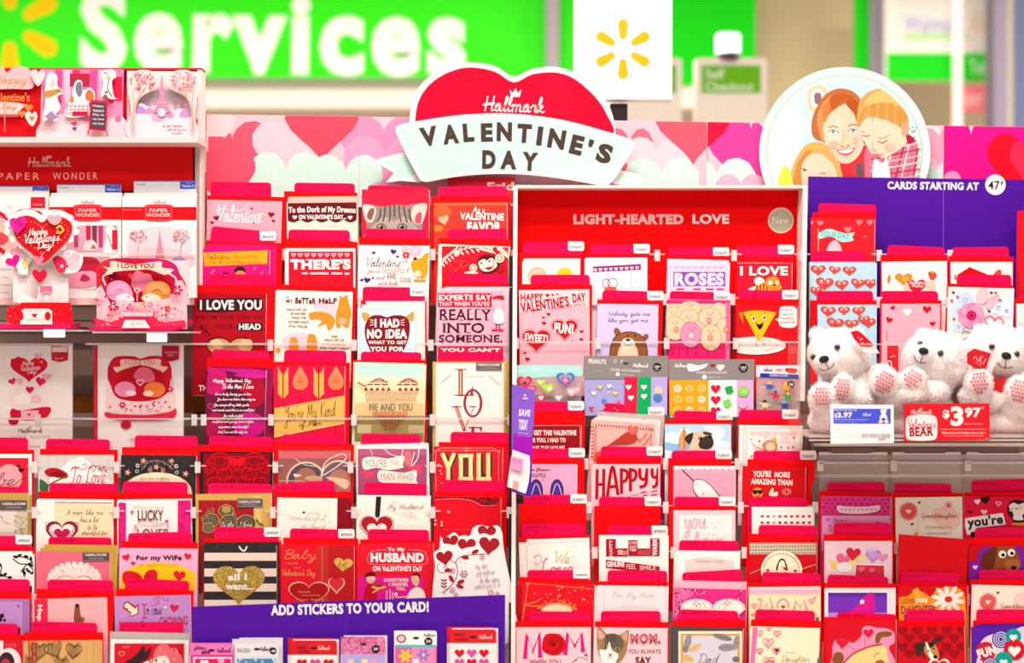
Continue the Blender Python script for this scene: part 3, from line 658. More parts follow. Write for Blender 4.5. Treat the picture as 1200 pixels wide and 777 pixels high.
# ---- column 1
pk('pink card with white Valentine script', C1, (243, 330, 234, 236), 'f8a3b4', (247, 318, 213, 214), E_=(243, 333, 229, 231), n=0)
Z(220, 200, 5.55); S('Valentine', 195, 225, 480, 335, WHITE, 7, shear=.1, rot=2); L([(200, 290), (190, 255), (240, 250), (330, 262), (375, 240), (380, 225)], 5, WHITE, True); L([(440, 290), (480, 280), (512, 290)], 5, WHITE, True)
for x, y, s, r in ((187, 308, 40, -10), (158, 338, 26, 15), (417, 247, 18, 10), (543, 286, 42, 8), (557, 327, 24, 15), (430, 340, 12, 0)): H(x, y, s, '8c1030', r)
O(150, 235, 12, 12, 2, 'fbc5d0'); O(565, 250, 16, 16, 2, 'fbc5d0')
pk('magenta card with a yellow scribbled banner', C1, (236, 316, 292, 293), 'e6107c', (248, 322, 265, 272), '#ENGAGED', (242, 331, 283, 285), n=2, sd=(4, -3), back='e8106c')
Z(220, 200, 5.55); Pg([(100, 533), (520, 518), (516, 605), (108, 622)], 'f8a81c'); S('Valentine', 125, 540, 275, 575, '7a3a1c', 2.6); S("let's celebrate", 300, 545, 450, 568, 'c06a1c', 2); S('like the school here we never', 150, 578, 480, 605, 'b8641c', 2)
E(340, 655, 38, 32, '2e1a1c'); E(342, 672, 34, 22, 'd98a4c'); E(245, 670, 22, 8, '4a1030'); S('l', 150, 645, 175, 670, 'f9a0c8', 3); S('l', 470, 655, 490, 672, 'f9a0c8', 3); S('o', 430, 630, 445, 645, 'f9a0c8', 3)
pk('dark red card saying I love you above a heart cutout', C1, (226, 312, 343, 344), 'b0081e', (245, 320, 321, 322), E_=(228, 322, 334, 335), yb=463)
Z(210, 320, 5.18); B([(120, 160), (200, 155), (320, 152), (480, 152), (505, 175), (500, 225), (400, 228), (250, 240), (130, 232), (108, 200)], '3b1820'); T('I LOVE YOU', 126, 163, 500, 224, WHITE, 2, arc=0); H(258, 196, 14, '3b1820')
T('FROM THE TOP OF', 108, 256, 512, 282, '6e0a18', 1); T('MY', 120, 312, 170, 336, '6e0a18', 1); T('YOUR', 215, 313, 328, 340, '6e0a18', 1); B([(358, 306), (430, 302), (500, 306), (498, 348), (400, 350), (355, 345)], '3b1820'); T('HEAD', 362, 308, 496, 344, WHITE, 2)
H(310, 460, 300, '6a0a16', 0, 200); H(310, 462, 280, 'c89a62', 0, 176); E(230, 430, 40, 26, 'e4c48c', 20); E(400, 430, 46, 26, 'dcb47c', -20); E(310, 470, 60, 24, 'a87a48'); L([(130, 330), (165, 350), (190, 380)], 6, '4a0a14', True); L([(165, 350), (150, 365)], 5, '4a0a14'); T('TH', 118, 680, 172, 715, WHITE, 2)
pk('plum card with a long white script love poem', C1, (242, 312, 431, 433), '6e1438', (249, 316, 409, 412), E_=(243, 319, 419, 421), n=2, sd=(4, -1), back='a01048')
Z(210, 320, 5.18); F2 = [(175, 580), (350, 590), (500, 600)]; B([(170, 575), (300, 578), (510, 590), (515, 630), (430, 640), (360, 610), (260, 590), (180, 600)], 'c81c8c'); E(230, 640, 60, 70, 'd0186c', 0); E(460, 700, 60, 90, 'a80a2c')
Z(220, 440, 5.55); E(420, 120, 90, 90, 'b00a30'); E(180, 60, 80, 70, 'c41864'); E(400, 320, 110, 80, 'c8147c'); E(180, 330, 70, 90, 'b00c50'); E(290, 180, 110, 90, '5c1232'); HO(150, 200, 40, 4, 'e0409c', 10); B([(300, 0), (420, -20), (520, 10), (440, 20)], 'd0208c')
for i, (s, a, b, y) in enumerate((("Happy Valentine's Day", 165, 412, 22), ('To the Man I Love', 225, 428, 55), ("I'm so lucky having you to love", 178, 412, 112), ('You know me better than anyone', 192, 440, 145), ('You accept all my little quirks', 172, 400, 182), ('and moods and that is no small feat', 160, 436, 216), ('You make me feel', 232, 360, 252), ('confident and young and carefree', 160, 428, 290), ('important, more beautiful', 200, 395, 325), ('And I am not the only one', 196, 388, 358))):
    S(s, a, y, b, y+(30 if i < 2 else 24), WHITE, 3.6 if i < 2 else 2.6)
pk('dark red damask card in a black border', C1, (234, 320, 529, 530), '2e1a20', (245, 320, 511, 512), E_=(233, 321, 521, 524), cap='WIFE')
Z(220, 440, 5.55); R(103, 508, 535, 900, '8e0616'); 
for s in (-1, 1):
    for a, b, r in ((0, 575, 60), (110, 560, 70), (80, 640, 48), (180, 600, 40), (40, 690, 40), (150, 700, 44)): O(320+s*a, b, r, r*.8, 9, 'd00a22'); O(320+s*a, b, r*.5, r*.4, 7, 'c8081e')
    L([(320, 620), (320+s*60, 540), (320+s*140, 530), (320+s*200, 570), (320+s*190, 640)], 14, 'c40a20', True); E(320+s*30, 560, 22, 36, 'e00c24', s*30)
H(320, 560, 60, 'e81024')
pk('gold-edged heirloom card with dark flower cutouts', C1, (229, 318, 579, 578), 'd8a850', (244, 319, 566, 567), E_=None, wrap=True, cap='WIFE')
Z(220, 570, 5.55); R(70, 90, 430, 700, 'a80c1c'); R(430, 60, 480, 700, 'e0bc6c')
FL_ = '4e443c'
for x, y, r in ((150, 220, 55), (250, 160, 50), (270, 235, 62), (380, 240, 65), (135, 270, 40)): E(x, y, r, r*.85, 'c8a45c'); E(x, y, r-5, r*.85-5, FL_); O(x, y, r*.6, r*.5, 3, 'a88c54'); O(x, y, r*.3, r*.25, 3, 'c8a45c')
for x, y, a in ((130, 175, 60), (165, 160, 90), (310, 195, -60), (455, 230, -60), (475, 245, -20), (110, 200, 20)): E(x, y, 24, 9, 'c8a45c', -a); E(x, y, 20, 6, FL_, -a)
E(252, 150, 30, 22, 'b89850'); S('To the', 215, 232, 300, 262, 'f2e4c8', 3); S('I love', 335, 232, 420, 262, 'f2e4c8', 3)
Pg(roundrect(320, 78, 488, 137, 8, 'lrb'), '5a4a48'); frame(326, 84, 482, 131, 2, 'c8b4a8'); T('HEIRLOOM', 334, 92, 470, 108, 'f3e4dc', 1); T('COLLECTION', 354, 116, 452, 123, 'd8c4bc', 0)
pk('black and cream striped card with a gold glitter heart', C1, (238, 324, 640, 639), '2a2024', (251, 327, 617, 619), '#EXPRESSIVE', (240, 330, 631, 634), n=2, sd=(1.2, -2), wrap=True)
Z(220, 570, 5.55)
for y in (432, 534, 632, 738, 840): R(60, y, 600, y+52, 'f3d8c8')
H(333, 625, 340, glitter('9a6a10', 'f0cc58', 700), 0, 290); T('all I', 262, 570, 385, 612, WHITE, 2); T('want...', 248, 632, 432, 672, WHITE, 2); L([(335, 390), (350, 412), (370, 418), (385, 392)], 10, WHITE, True)
# ---- column 2
pk('brown and cream card to the dork of my dreams', C2, (336, 418, 238, 237), 'fbe9d2', (345, 416, 214, 215), E_=(333, 419, 224, 226), n=3, sd=(.6, -2.4), back='e8b8a8')
Z(220, 200, 5.55); wave(640, 1105, 318, 205, 5, 20, '6a0f1c', False); T('To the Dork of My Dreams', 656, 232, 1092, 282, WHITE, 2, arc=5); T("ON VALENTINE'S DAY...", 722, 286, 1030, 316, WHITE, 2); H(696, 303, 30, WHITE); H(1056, 305, 30, WHITE); O(780, 385, 50, 30, 3, 'f6c9b8'); O(970, 385, 55, 25, 3, 'f2c6b4')
pk('red card saying THERES under a row of pink hearts', C2, (334, 416, 291, 291), 'fdf1ec', (338, 410, 269, 270), E_=(335, 419, 280, 284))
Z(220, 200, 5.55); R(656, 525, 1078, 1100, 'd81028')
for i in range(9): H(688+i*43.5, 548, 36, 'f59ab0')
T("THERE'S", 668, 576, 1060, 643, WHITE, 3)
for x in (672, 770, 850, 925, 1010): R(x, 576, x+46, 583, WHITE)
E(762, 668, 22, 6, WHITE); R(795, 662, 915, 674, WHITE); R(935, 662, 1005, 674, WHITE); R(1022, 664, 1050, 676, WHITE)
pk('cream card with orange bears, to my better half', C2, (324, 413, 340, 342), 'fcefe0', E_=(323, 418, 333, 337), n=1, sd=(-1, 1), yb=455)
Z(210, 320, 5.18)
E(885, 215, 72, 68, 'f6cdd6'); E(730, 420, 110, 60, 'f6cdd6')
OR = 'f0902c'
B([(985, 150), (1015, 140), (1030, 180), (1045, 240), (1035, 300), (1025, 335), (1005, 330), (985, 315), (975, 335), (952, 325), (950, 260), (965, 200), (972, 165)], OR); E(978, 146, 8, 8, OR); E(1016, 142, 8, 8, OR); L([(975, 262), (1000, 258), (1012, 290)], 4, 'c0641c', True); E(992, 290, 26, 20, 'f7b08c')
B([(790, 245), (830, 235), (890, 240), (935, 265), (945, 300), (920, 345), (900, 340), (890, 310), (850, 325), (845, 318), (865, 290), (830, 280), (800, 285), (788, 265)], OR); E(800, 245, 7, 7, OR)
B([(675, 400), (695, 390), (715, 400), (725, 470), (668, 470)], OR); B([(782, 380), (805, 370), (828, 385), (838, 470), (778, 470)], OR); E(600, 470, 14, 16, OR)
T('TO', 648, 143, 668, 157, '5c2a28', 1); T('MY', 650, 160, 690, 182, '5c2a28', 1); T('BeTTeR', 705, 150, 830, 188, '6e1420', 2, rot=2); T('HaLF', 848, 152, 958, 186, '6e1420', 2)
for s, a, b, y in (('HALF OF US', 652, 772, 215), ('IS NICER', 678, 768, 240), ('THAN THE', 680, 770, 265), ('OTHER HALF', 662, 785, 290), ("IT'S TRUE", 665, 778, 318), ('AND', 925, 962, 378), ('HALF OF US', 880, 1000, 400), ('IS THANKFUL', 870, 1015, 424), ('FOR THAT HALF', 855, 1028, 450)): T(s, a, y, b, y+14, '6a3430', 1, rot=1)
pk('red and gold art deco card with slanted banner', C2, (321, 404, 429, 429), 'ec1040', (333, 406, 410, 411), E_=(321, 410, 424, 425), cap='LOVE', n=1, sd=(2, -1))
Z(220, 440, 5.55)
for x in (620, 852):
    L([(x, -60), (x, 200)], 3, '3a1020')
    for s in (-1, 1): Pg([(x+s*4, 0), (x+s*4, 150), (x+s*34, 118), (x+s*34, -60), (x+s*22, -30), (x+s*4, -10)], 'f0ac54')
for x in (732, 964):
    L([(x, 40), (x, 430)], 3, '5a1028'); B([(x, -60), (x+24, -20), (x+50, 30), (x+40, 75), (x, 95), (x-40, 75), (x-50, 30), (x-24, -20)], 'f48c58')
    for k in range(4): HO(x, 10+k*18, 20+k*14, 3, 'd04838')
Pg([(560, 215), (1040, 125), (1040, 310), (560, 405)], 'eab45c'); L([(560, 400), (1040, 306)], 4, 'f8d894'); L([(560, 215), (1040, 128)], 3, 'd89a44')
S("You're My Kind", 625, 180, 968, 330, '46202a', 3.6, rot=-6); S('of Man', 725, 290, 870, 350, '46202a', 3.4, rot=-4)
pk('clear wrapped brown card with two arched hearts', C2, (326, 410, 528, 528), '9a5c50', (330, 403, 509, 510), E_=(322, 415, 519, 521), wrap=True)
Z(220, 440, 5.55); R(590, 495, 1050, 540, 'd8606c'); E(770, 690, 130, 130, 'e0c4b0', n=40); E(770, 690, 118, 118, '5a4450', n=40); E(770, 700, 80, 100, 'a86a54', n=30); E(980, 680, 120, 130, 'e0c4b0', n=40); E(980, 680, 108, 118, '7a5860', n=40); E(990, 700, 80, 90, 'b87460')
for y in (682, 702): R(590, y, 760, y+8, 'dca070')
L([(700, 540), (760, 580), (860, 600), (870, 650)], 4, 'f7dfd4', True); L([(870, 640), (900, 560), (1000, 510), (1030, 540), (960, 600), (880, 650)], 6, 'f7e7e0', True); B([(690, 640), (740, 650), (700, 660)], 'f8e2d8'); B([(900, 660), (1040, 680), (1030, 740), (960, 700)], 'e8c0a0'); E(820, 670, 60, 18, 'd8a088')
pk('cream embossed card for my wonderful husband with red side', C2, (325, 395, 583, 584), 'fbeee2', (320, 392, 567, 563), E_=(321, 414, 576, 577), n=1, sd=(17, 0), back='8e0c20')
Z(220, 570, 5.55); H(755, 170, 20, '3a1c20'); T('FOR MY', 778, 172, 860, 182, 'a08078', 0); S('Wonderful', 655, 185, 900, 240, 'b09a84', 2.6); S('Husband', 735, 245, 895, 285, 'b09a84', 2.6)
pk('red and rust card with Baby script and gold hearts', C2, (329, 415, 640, 640), 'e8152c', (340, 414, 619, 621), '#EXPRESSIVE', (332, 420, 630, 631), n=1, sd=(1, -2), cap='HUSBAND')
Z(220, 570, 5.55); R(845, 380, 915, 900, 'c8302a'); R(915, 380, 1085, 900, 'c41c20'); R(870, 380, 880, 900, 'e0503c'); S('Baby', 625, 410, 835, 500, 'f09458', 4); T('you are my', 648, 495, 715, 512, 'f09458', 0); T('Love', 690, 520, 730, 534, 'f09458', 0); S("Valentine's Day", 615, 540, 830, 600, 'f09458', 3.4)
H(788, 690, 270, 'f2c8a0', 0, 190); H(788, 692, 256, 'b8141e', 0, 178); T('forever', 720, 678, 800, 692, 'e8a05c', 0); T('maintaining', 742, 702, 858, 714, 'e8a05c', 0); T('our love', 710, 730, 890, 742, 'e8a05c', 0); H(968, 640, 110, 'f8c8a4', 0, 120); H(968, 636, 96, 'e0303a', 0, 108); H(1012, 505, 125, 'e4b054', 6, 100); dots(985, 480, 1040, 530, 16, 4, ['8a5a20'])
# ---- column 3
it = pk('kitten face card with two ears above the divider', C3, (424, 503, 222, 222), 'f01f3f', (431, 502, 217, 219), E_=(425, 503, 227, 228)); 
Z(410, 200, 5.55)
B([(80, 225), (120, 218), (190, 232), (230, 232), (300, 222), (360, 228), (410, 218), (495, 212), (500, 250), (480, 310), (470, 370), (470, 480), (110, 480), (112, 370), (90, 290)], '9c8880', 6); B([(85, 230), (120, 222), (170, 250), (150, 330), (110, 330), (90, 280)], 'f0d0c4'); B([(130, 250), (160, 250), (140, 320), (110, 300)], '8e5a58'); B([(425, 225), (495, 218), (490, 290), (460, 350), (410, 330), (400, 270)], 'f6c8c0'); B([(430, 290), (465, 270), (460, 340), (425, 335)], 'e0525c')
B([(180, 330), (230, 300), (290, 330), (340, 300), (400, 330), (450, 400), (420, 480), (150, 480), (120, 400)], 'b8a69c')
for P in ([(230, 235), (225, 290), (215, 330)], [(260, 230), (262, 290), (255, 330)], [(290, 226), (290, 300)], [(320, 228), (322, 280), (332, 330)], [(350, 235), (360, 290), (372, 335)], [(200, 250), (195, 300), (180, 330)], [(385, 250), (390, 300), (400, 330)]): L(P, 9, '54443f', True)
for x in (205, 340): E(x, 366, 32, 22, '3a2a28'); E(x, 366, 26, 17, 'a8a090'); E(x, 366, 13, 14, '1e1818'); E(x-5, 360, 4, 4, WHITE)
pk('white card with a yellow creature and Valentine script', C3, (420, 503, 287, 288), 'fdf0ea', (428, 499, 268, 269), E_=(421, 504, 278, 280))
Z(410, 200, 5.55); S('Valentine', 110, 565, 330, 625, '3a2228', 4); L([(330, 600), (350, 590), (372, 600)], 3, '3a2228', True)
for x, y, s, r in ((155, 535, 26, 0), (283, 527, 40, 10), (112, 712, 44, 10), (78, 712, 26, -20), (150, 698, 18, 10)): H(x, y, s, '4c2080', r)
H(310, 560, 22, '9a1030', 10); flower(365, 550, 26, 8, 'e81c3c', 'fbe0e0'); flower(358, 512, 24, 8, 'f8b8c4', 'fbe0e0'); flower(425, 520, 44, 9, 'f8c0cc', 'fbe4e4')
S("You're", 110, 640, 195, 672, 'f49cae', 3); T('THOUGHTFUL', 205, 632, 358, 668, 'b8a8a4', 0); S('and', 172, 680, 230, 705, 'f49cae', 3); T('KIND', 244, 672, 302, 702, '5c4844', 0); S('and look', 185, 715, 310, 742, 'f49cae', 3); T('GOOD', 325, 695, 400, 725, '8c7c78', 0)
B([(405, 585), (425, 570), (460, 570), (492, 540), (515, 540), (505, 590), (508, 640), (490, 690), (440, 690), (415, 660), (398, 620)], 'f0a01c'); E(497, 553, 15, 15, 'f0a01c'); E(424, 573, 10, 10, '2c1c1c'); E(442, 670, 22, 22, 'f9dcb4'); L([(385, 630), (370, 655)], 8, 'f0a01c'); L([(420, 712), (490, 714)], 12, 'f0a01c'); L([(440, 690), (438, 712)], 6, 'f0a01c'); L([(470, 690), (476, 712)], 6, 'f0a01c'); L([(372, 600), (365, 560)], 3, '7aa04c'); T('REALLY K', 398, 768, 500, 785, '8c6c68', 1)
pk('pale card with maroon heart saying I had no idea', C3, (419, 488, 361, 361), 'fbf2ea', (425, 498, 336, 337), 'FUNNY!', None, n=2, sd=(5, -4), yb=470, back='f8ecdc')
Z(410, 320, 5.18); R(55, 212, 408, 800, 'd2ecf2'); frame(62, 218, 402, 900, 2, '8aa0a8'); B([(72, 240), (120, 250), (110, 285), (85, 290)], 'c8a04c'); B([(335, 270), (385, 235), (385, 290), (345, 285)], 'c8a04c'); B([(225, 268), (270, 256), (330, 262), (362, 300), (360, 380), (340, 440), (300, 500), (228, 520), (150, 500), (110, 440), (92, 380), (94, 310), (130, 262), (185, 256)], '8a1420')
T('I HAD', 150, 278, 302, 330, WHITE, 3); T('NO iDEA', 104, 340, 348, 398, WHITE, 3); T('WHAT TO GET', 112, 410, 345, 432, WHITE, 2); T('YOU FOR', 122, 446, 328, 476, WHITE, 3)
for s, x in ((-1, 135), (1, 318)):
    for k in (-1, 0, 1): L([(x-s*8, 300+k*12), (x+s*12, 300+k*17)], 4, WHITE)
pk('sunset landscape card saying me and you', C3, (416, 499, 425, 427), 'f6e2b8', (423, 494, 412, 413), E_=(415, 500, 422, 422), n=1, sd=(-1.5, -1), back='f2d8c0')
Z(410, 440, 5.55); sk = mat('f2dcb0', .5, var=.12, scale=14); R(30, -90, 480, 60, 'c4ecdc'); R(30, 0, 480, 80, 'dceccc'); R(30, 40, 480, 260, 'f9e0b0'); R(30, 180, 480, 262, 'f3c088'); R(30, 262, 500, 420, 'a08c54'); R(50, 320, 140, 380, 'c8b88c'); R(380, 325, 480, 380, 'bcac80'); R(30, 375, 500, 430, '7c8448')
for cx_ in (188, 382):
    for k in range(9): a = k/8*2-1; L([(cx_+a*58, 44), (cx_+a*34, 44-26*math.sqrt(1-a*a*.9))], 6, 'b43c2c')
    R(cx_-75, 55, cx_-40, 61, '8e1c1c'); R(cx_-30, 55, cx_+10, 61, '8e1c1c'); R(cx_+20, 55, cx_+60, 61, '8e1c1c')
for k in range(10):
    if k != 5: x = 105+k*37; Pg([(x-14, 96), (x, 76), (x+14, 96)], 'a82020')
for y, a, b, h in ((100, 102, 446, 26), (132, 106, 436, 38)):
    for k in range(24): x = a+(b-a)*k/24; L([(x, y), (x+9, y+h)], 4, 'c86c44')
T('ME AND YOU', 128, 182, 408, 228, '3c6c5c', 0)
for k in range(18): x = 148+k*13; y1 = 238+min(k, 17-k)*7; L([(x, 236), (x+7, min(278, y1+16))], 5, 'b8403a')
for j, (a, b) in enumerate(((170, 355), (195, 330), (208, 318), (225, 300))):
    n_ = int((b-a)/26)+1
    for k in range(n_): x = a+(b-a)*(k+.5)/n_; Pg([(x-10, 284+j*19), (x+10, 284+j*19), (x, 298+j*19)], 'a02020')
L([(55, 45), (80, 62), (110, 70)], 7, '8e1c1c', True)
pk("clear wrapped purple card with ribbons You're the man", C3, (417, 502, 523, 521), 'f9e9e9', (423, 493, 508, 509), E_=None, wrap=True, n=1, sd=(-.5, -2))
Z(410, 440, 5.55); R(52, 478, 500, 900, 'b04a72'); R(55, 478, 498, 520, 'c05a80'); E(378, 540, 26, 50, 'e8707c'); Pg([(70, 618), (160, 628), (150, 650), (92, 668), (98, 645)], 'f0405c'); Pg([(370, 590), (470, 578), (455, 600), (470, 630), (400, 630)], 'f0405c')
B([(85, 540), (170, 530), (250, 540), (350, 522), (345, 580), (345, 600), (250, 615), (170, 600), (92, 612)], 'fbeee0', 3); B([(190, 618), (280, 625), (360, 632), (432, 615), (432, 680), (440, 720), (300, 710), (192, 690)], 'fbeee0', 3); T("YOU'RE", 95, 545, 240, 595, 'a88c80', 0); T('THE', 262, 555, 318, 585, 'b89c90', 0); T('MAN WHO', 202, 635, 412, 682, 'a88c80', 0)
L([(210, 460), (260, 510), (330, 525), (345, 480)], 5, WHITE, True); L([(130, 470), (150, 530)], 4, 'f6dfe2'); L([(420, 500), (400, 590), (440, 540), (450, 480)], 6, WHITE, True)
pk('cream card with dangling red heart on a black ribbon', C3, (418, 504, 581, 582), 'fcefe2', (427, 500, 565, 567), E_=None, n=1, sd=(1, -1), yb=700)
Z(410, 570, 5.55); dots(55, 75, 520, 330, 46, 2, ['dcc8b0']); H(176, 262, 232, 'c4bcae', 0, 200); H(176, 262, 205, 'b41424', 0, 180); H(176, 282, 130, 'fcefe2', 0, 110); Pg([(172, 66), (204, 66), (194, 196), (176, 200), (164, 190)], '2a2024')
T('YOU ARE', 262, 98, 318, 106, 'c4a8a0', 0); S('My Husband', 245, 112, 482, 160, '9a8880', 2.6); T('MY FOREVER', 312, 168, 412, 178, 'c4a8a0', 0); T('MY FRIEND', 352, 190, 440, 200, 'c4a8a0', 0)
pk('red and magenta card with couple, to my husband', C3, (418, 508, 638, 637), 'ee1830', (431, 503, 620, 621), E_=(422, 508, 632, 634), n=1, sd=(1, -1), cap='HUSBAND')
Z(410, 570, 5.55); R(45, 585, 480, 900, 'e8188c'); T('To My', 245, 397, 358, 428, WHITE, 2); T('HUSBAND', 135, 432, 482, 494, WHITE, 3); T("ON VaLENTINE'S DaY", 148, 516, 472, 552, WHITE, 2)
for s in (-1, 1): L([(310+s*70, 412), (310+s*130, 415), (310+s*180, 430), (310+s*190, 500), (310+s*90, 508), (310, 508)], 3, 'f9a0a0', True)
T('SOMETIMES', 222, 598, 382, 620, 'fbd0c8', 2); T('I PAMPER', 255, 625, 378, 650, 'fbd0c8', 2); T('YOU,', 300, 655, 362, 680, 'fbd0c8', 2)
E(134, 590, 36, 34, '5a1420'); B([(108, 590), (160, 585), (166, 610), (134, 632), (110, 615)], 'f4b08c'); E(120, 600, 6, 6, WHITE, n=10); E(146, 600, 6, 6, WHITE, n=10); B([(105, 650), (150, 640), (175, 700), (170, 760), (90, 760)], 'c80c20'); L([(150, 690), (190, 665)], 10, 'f4b08c'); E(188, 655, 46, 12, 'f8c44c'); E(188, 645, 30, 12, '9c3c24')
E(430, 590, 28, 26, '2c1a1e'); B([(402, 585), (440, 580), (452, 610), (440, 650), (415, 640), (400, 610)], 'f4b08c'); B([(385, 690), (430, 655), (480, 680), (485, 760), (370, 760)], 'fbe8e0'); L([(240, 680), (240, 760)], 8, 'f8b0b8'); L([(262, 670), (262, 760)], 8, 'f8b0b8'); L([(280, 690), (280, 760)], 8, 'f8b0b8'); E(300, 702, 10, 12, WHITE); L([(300, 722), (380, 718)], 8, 'f8c8a8')
# ---- column 4
pk('red orange card asking as a valentine favor', C4, (508, 594, 238, 237), 'ee3a2e', (513, 593, 219, 218), E_=(505, 597, 230, 230))
Z(410, 200, 5.55); R(545, 207, 1020, 225, 'f06a3a'); E(600, 270, 60, 46, 'f0602e'); T('As a', 800, 236, 880, 275, WHITE, 1, rot=6); T('VALENTINE', 716, 275, 1002, 322, WHITE, 2, rot=1.5); T('FAVOR', 762, 332, 985, 400, WHITE, 3); H(610, 320, 70, 'f8b090', -15); E(570, 375, 40, 20, 'f0802e')
pk('red card with a monkey face under white leaves', C4, (514, 597, 287, 290), 'fbe4d2', (525, 594, 269, 268), E_=(515, 599, 279, 281), n=1, sd=(1, -1))
Z(410, 200, 5.55); R(598, 492, 1030, 800, 'd8142a')
for x0, y0, x1, y1 in ((600, 600, 700, 520), (690, 530, 860, 500), (840, 495, 930, 520), (960, 500, 1030, 560)):
    L([(x0, y0), ((x0+x1)/2, (y0+y1)/2-14), (x1, y1)], 6, 'fbe0d0', True)
    for k in range(6): t = k/5; E(x0+(x1-x0)*t+6, y0+(y1-y0)*t+12, 15, 6, 'fbe0d0', 50); E(x0+(x1-x0)*t-6, y0+(y1-y0)*t-14, 15, 6, 'fbe0d0', -50)
HO(740, 608, 60, 3, 'ee5a60'); HO(690, 615, 80, 3, 'ee5a60'); H(980, 640, 60, 'c00c20')
B([(830, 600), (850, 560), (900, 548), (950, 565), (975, 600), (960, 640), (910, 665), (860, 655)], '5c1a20', 5); E(803, 632, 25, 25, 'fbdcc4'); E(975, 570, 30, 30, 'fbdcc4'); O(803, 632, 14, 14, 4, '5c1a20'); O(975, 570, 16, 16, 4, '5c1a20'); B([(835, 600), (870, 575), (890, 585), (920, 568), (950, 590), (955, 625), (910, 655), (860, 650)], 'fbe4d2', 5); E(856, 603, 6, 7, '3a1418'); E(908, 590, 6, 7, '3a1418'); B([(880, 632), (915, 625), (930, 620), (915, 645), (895, 645)], 'd0142a'); L([(937, 497), (937, 665)], 4, '5a2024'); E(790, 665, 44, 10, 'fbdcc4')
pk('pink card saying experts say really into someone', C4, (512, 591, 341, 341), 'f9aec4', (526, 595, 320, 322), E_=(518, 599, 330, 333), n=3, sd=(3, -1.6), back='fbc8d4', yb=462)
Z(410, 320, 5.18); Pg(roundrect(534, 122, 862, 208, 8, 'lrb'), 'dc1034'); T('EXPERTS SAY', 540, 130, 860, 166, 'fbe0e4', 2); T("THAT WHEN YOU'RE", 540, 172, 848, 200, 'fbd0d8', 2)
for s, a, b, y, h in (('REALLY', 546, 858, 220, 66), ('INTO', 566, 816, 304, 58), ('SOMEONE,', 540, 925, 376, 50)):
    T(s, a, y, b, y+h, '4a1c24', 1)
    n_ = len(s)
    for k in range(n_): xx = a+(b-a)*(k+.5)/n_; R(xx-12, y-1, xx+12, y+3, '4a1c24'); R(xx-12, y+h-3, xx+12, y+h+1, '4a1c24')
Pg(roundrect(534, 446, 930, 700, 14, 'lr'), 'e01448'); T("YOU CAN'T", 548, 455, 915, 478, WHITE, 3)
B([(860, 170), (880, 140), (930, 138), (938, 180), (925, 220), (880, 225)], 'f7b8c8'); B([(862, 160), (880, 140), (930, 138), (935, 165), (900, 160)], 'd0142e'); E(893, 190, 30, 32, 'f9bccb'); L([(890, 300), (888, 340)], 6, '3a2024'); L([(905, 300), (908, 340)], 6, '3a2024'); B([(880, 225), (925, 222), (935, 300), (875, 300)], 'fce6ea'); E(880, 346, 24, 6, 'e02048'); E(915, 346, 20, 6, 'e02048')
pk('gold-edged cream card spelling LOVE in tall letters', C4, (507, 592, 424, 424), 'd8ac54', (513, 590, 412, 413), None, None, n=1, sd=(6, 0), wrap=True, back='c89c44')
Z(410, 440, 5.55); R(558, -80, 1000, 900, 'fcefe6'); frame(572, -60, 985, 900, 2, 'f2cfc4')
LV = 'a8283a'
Z(410, 320, 5.18); L([(672, 590), (672, 740)], 26, LV); L([(672, 596), (672, 735)], 10, 'e8c088'); R(636, 582, 708, 588, LV); R(636, 738, 752, 745, LV); Pg([(748, 742), (728, 742), (748, 675)], LV); T('for the Man I Love', 690, 622, 812, 632, 'b89c94', 0)
Z(410, 440, 5.55); O(800, 180, 52, 86, 14, LV); O(800, 180, 60, 88, 5, LV); L([(690, 204), (745, 355)], 20, LV); L([(690, 210), (742, 345)], 7, 'e8c088'); L([(808, 204), (745, 355)], 4, LV); R(660, 200, 725, 206, LV); R(775, 200, 822, 206, LV); R(770, 335, 862, 342, LV); L([(800, 338), (800, 470)], 20, LV); Pg([(858, 338), (838, 338), (858, 370)], LV)
for k in range(4): L([(575+k*9, 60-k*4), (640+k*9, 0-k*4)], 1.5, 'e0b0a8'); L([(985-k*9, 60), (920-k*9, 0)], 1.5, 'e0b0a8')
Z(410, 320, 5.18); Pg(roundrect(765, 540, 922, 594, 6, 'lrb'), '6c5c5a'); frame(770, 545, 917, 589, 1.6, 'c8b8b0'); T('HEIRLOOM', 778, 550, 908, 565, 'f3e4dc', 1); T('COLLECTION', 798, 574, 888, 581, 'd8c4bc', 0)
pk('red card with big pale gold marquee letters YOU', C4, (508, 589, 523, 524), 'ec1430', (528, 600, 506, 507), E_=(514, 597, 518, 519), n=2, sd=(4, 0), back='e8102a')
Z(410, 440, 5.55); L([(560, 750), (560, 510), (590, 490), (940, 490), (965, 510), (965, 750)], 2.6, 'f6b088', True); L([(552, 495), (590, 472), (930, 472), (975, 500)], 3, 'f8c8a0'); HO(755, 480, 30, 2.4, 'f8c8a0')
for dx, c_ in ((20, '8e4a20'), (14, '6a2c1c')):
    T('Y', 588+dx, 512, 690+dx, 684, c_, 3); T('O', 712+dx, 512, 795+dx, 684, c_, 3); T('U', 828+dx, 512, 912+dx, 684, c_, 3)
for pts in ([(604, 512), (640, 600), (640, 684)], [(676, 512), (640, 600)]): L(pts, 26, 'fae29c')
L([(722, 525), (722, 670)], 26, 'fae29c'); L([(786, 525), (786, 670)], 26, 'fae29c'); L([(712, 522), (796, 522)], 24, 'fae29c'); L([(712, 672), (796, 672)], 24, 'fae29c'); R(737, 536, 772, 660, '7a2c24')
L([(838, 512), (838, 684)], 26, 'fae29c'); L([(900, 512), (900, 684)], 26, 'fae29c'); L([(828, 672), (912, 672)], 24, 'fae29c')
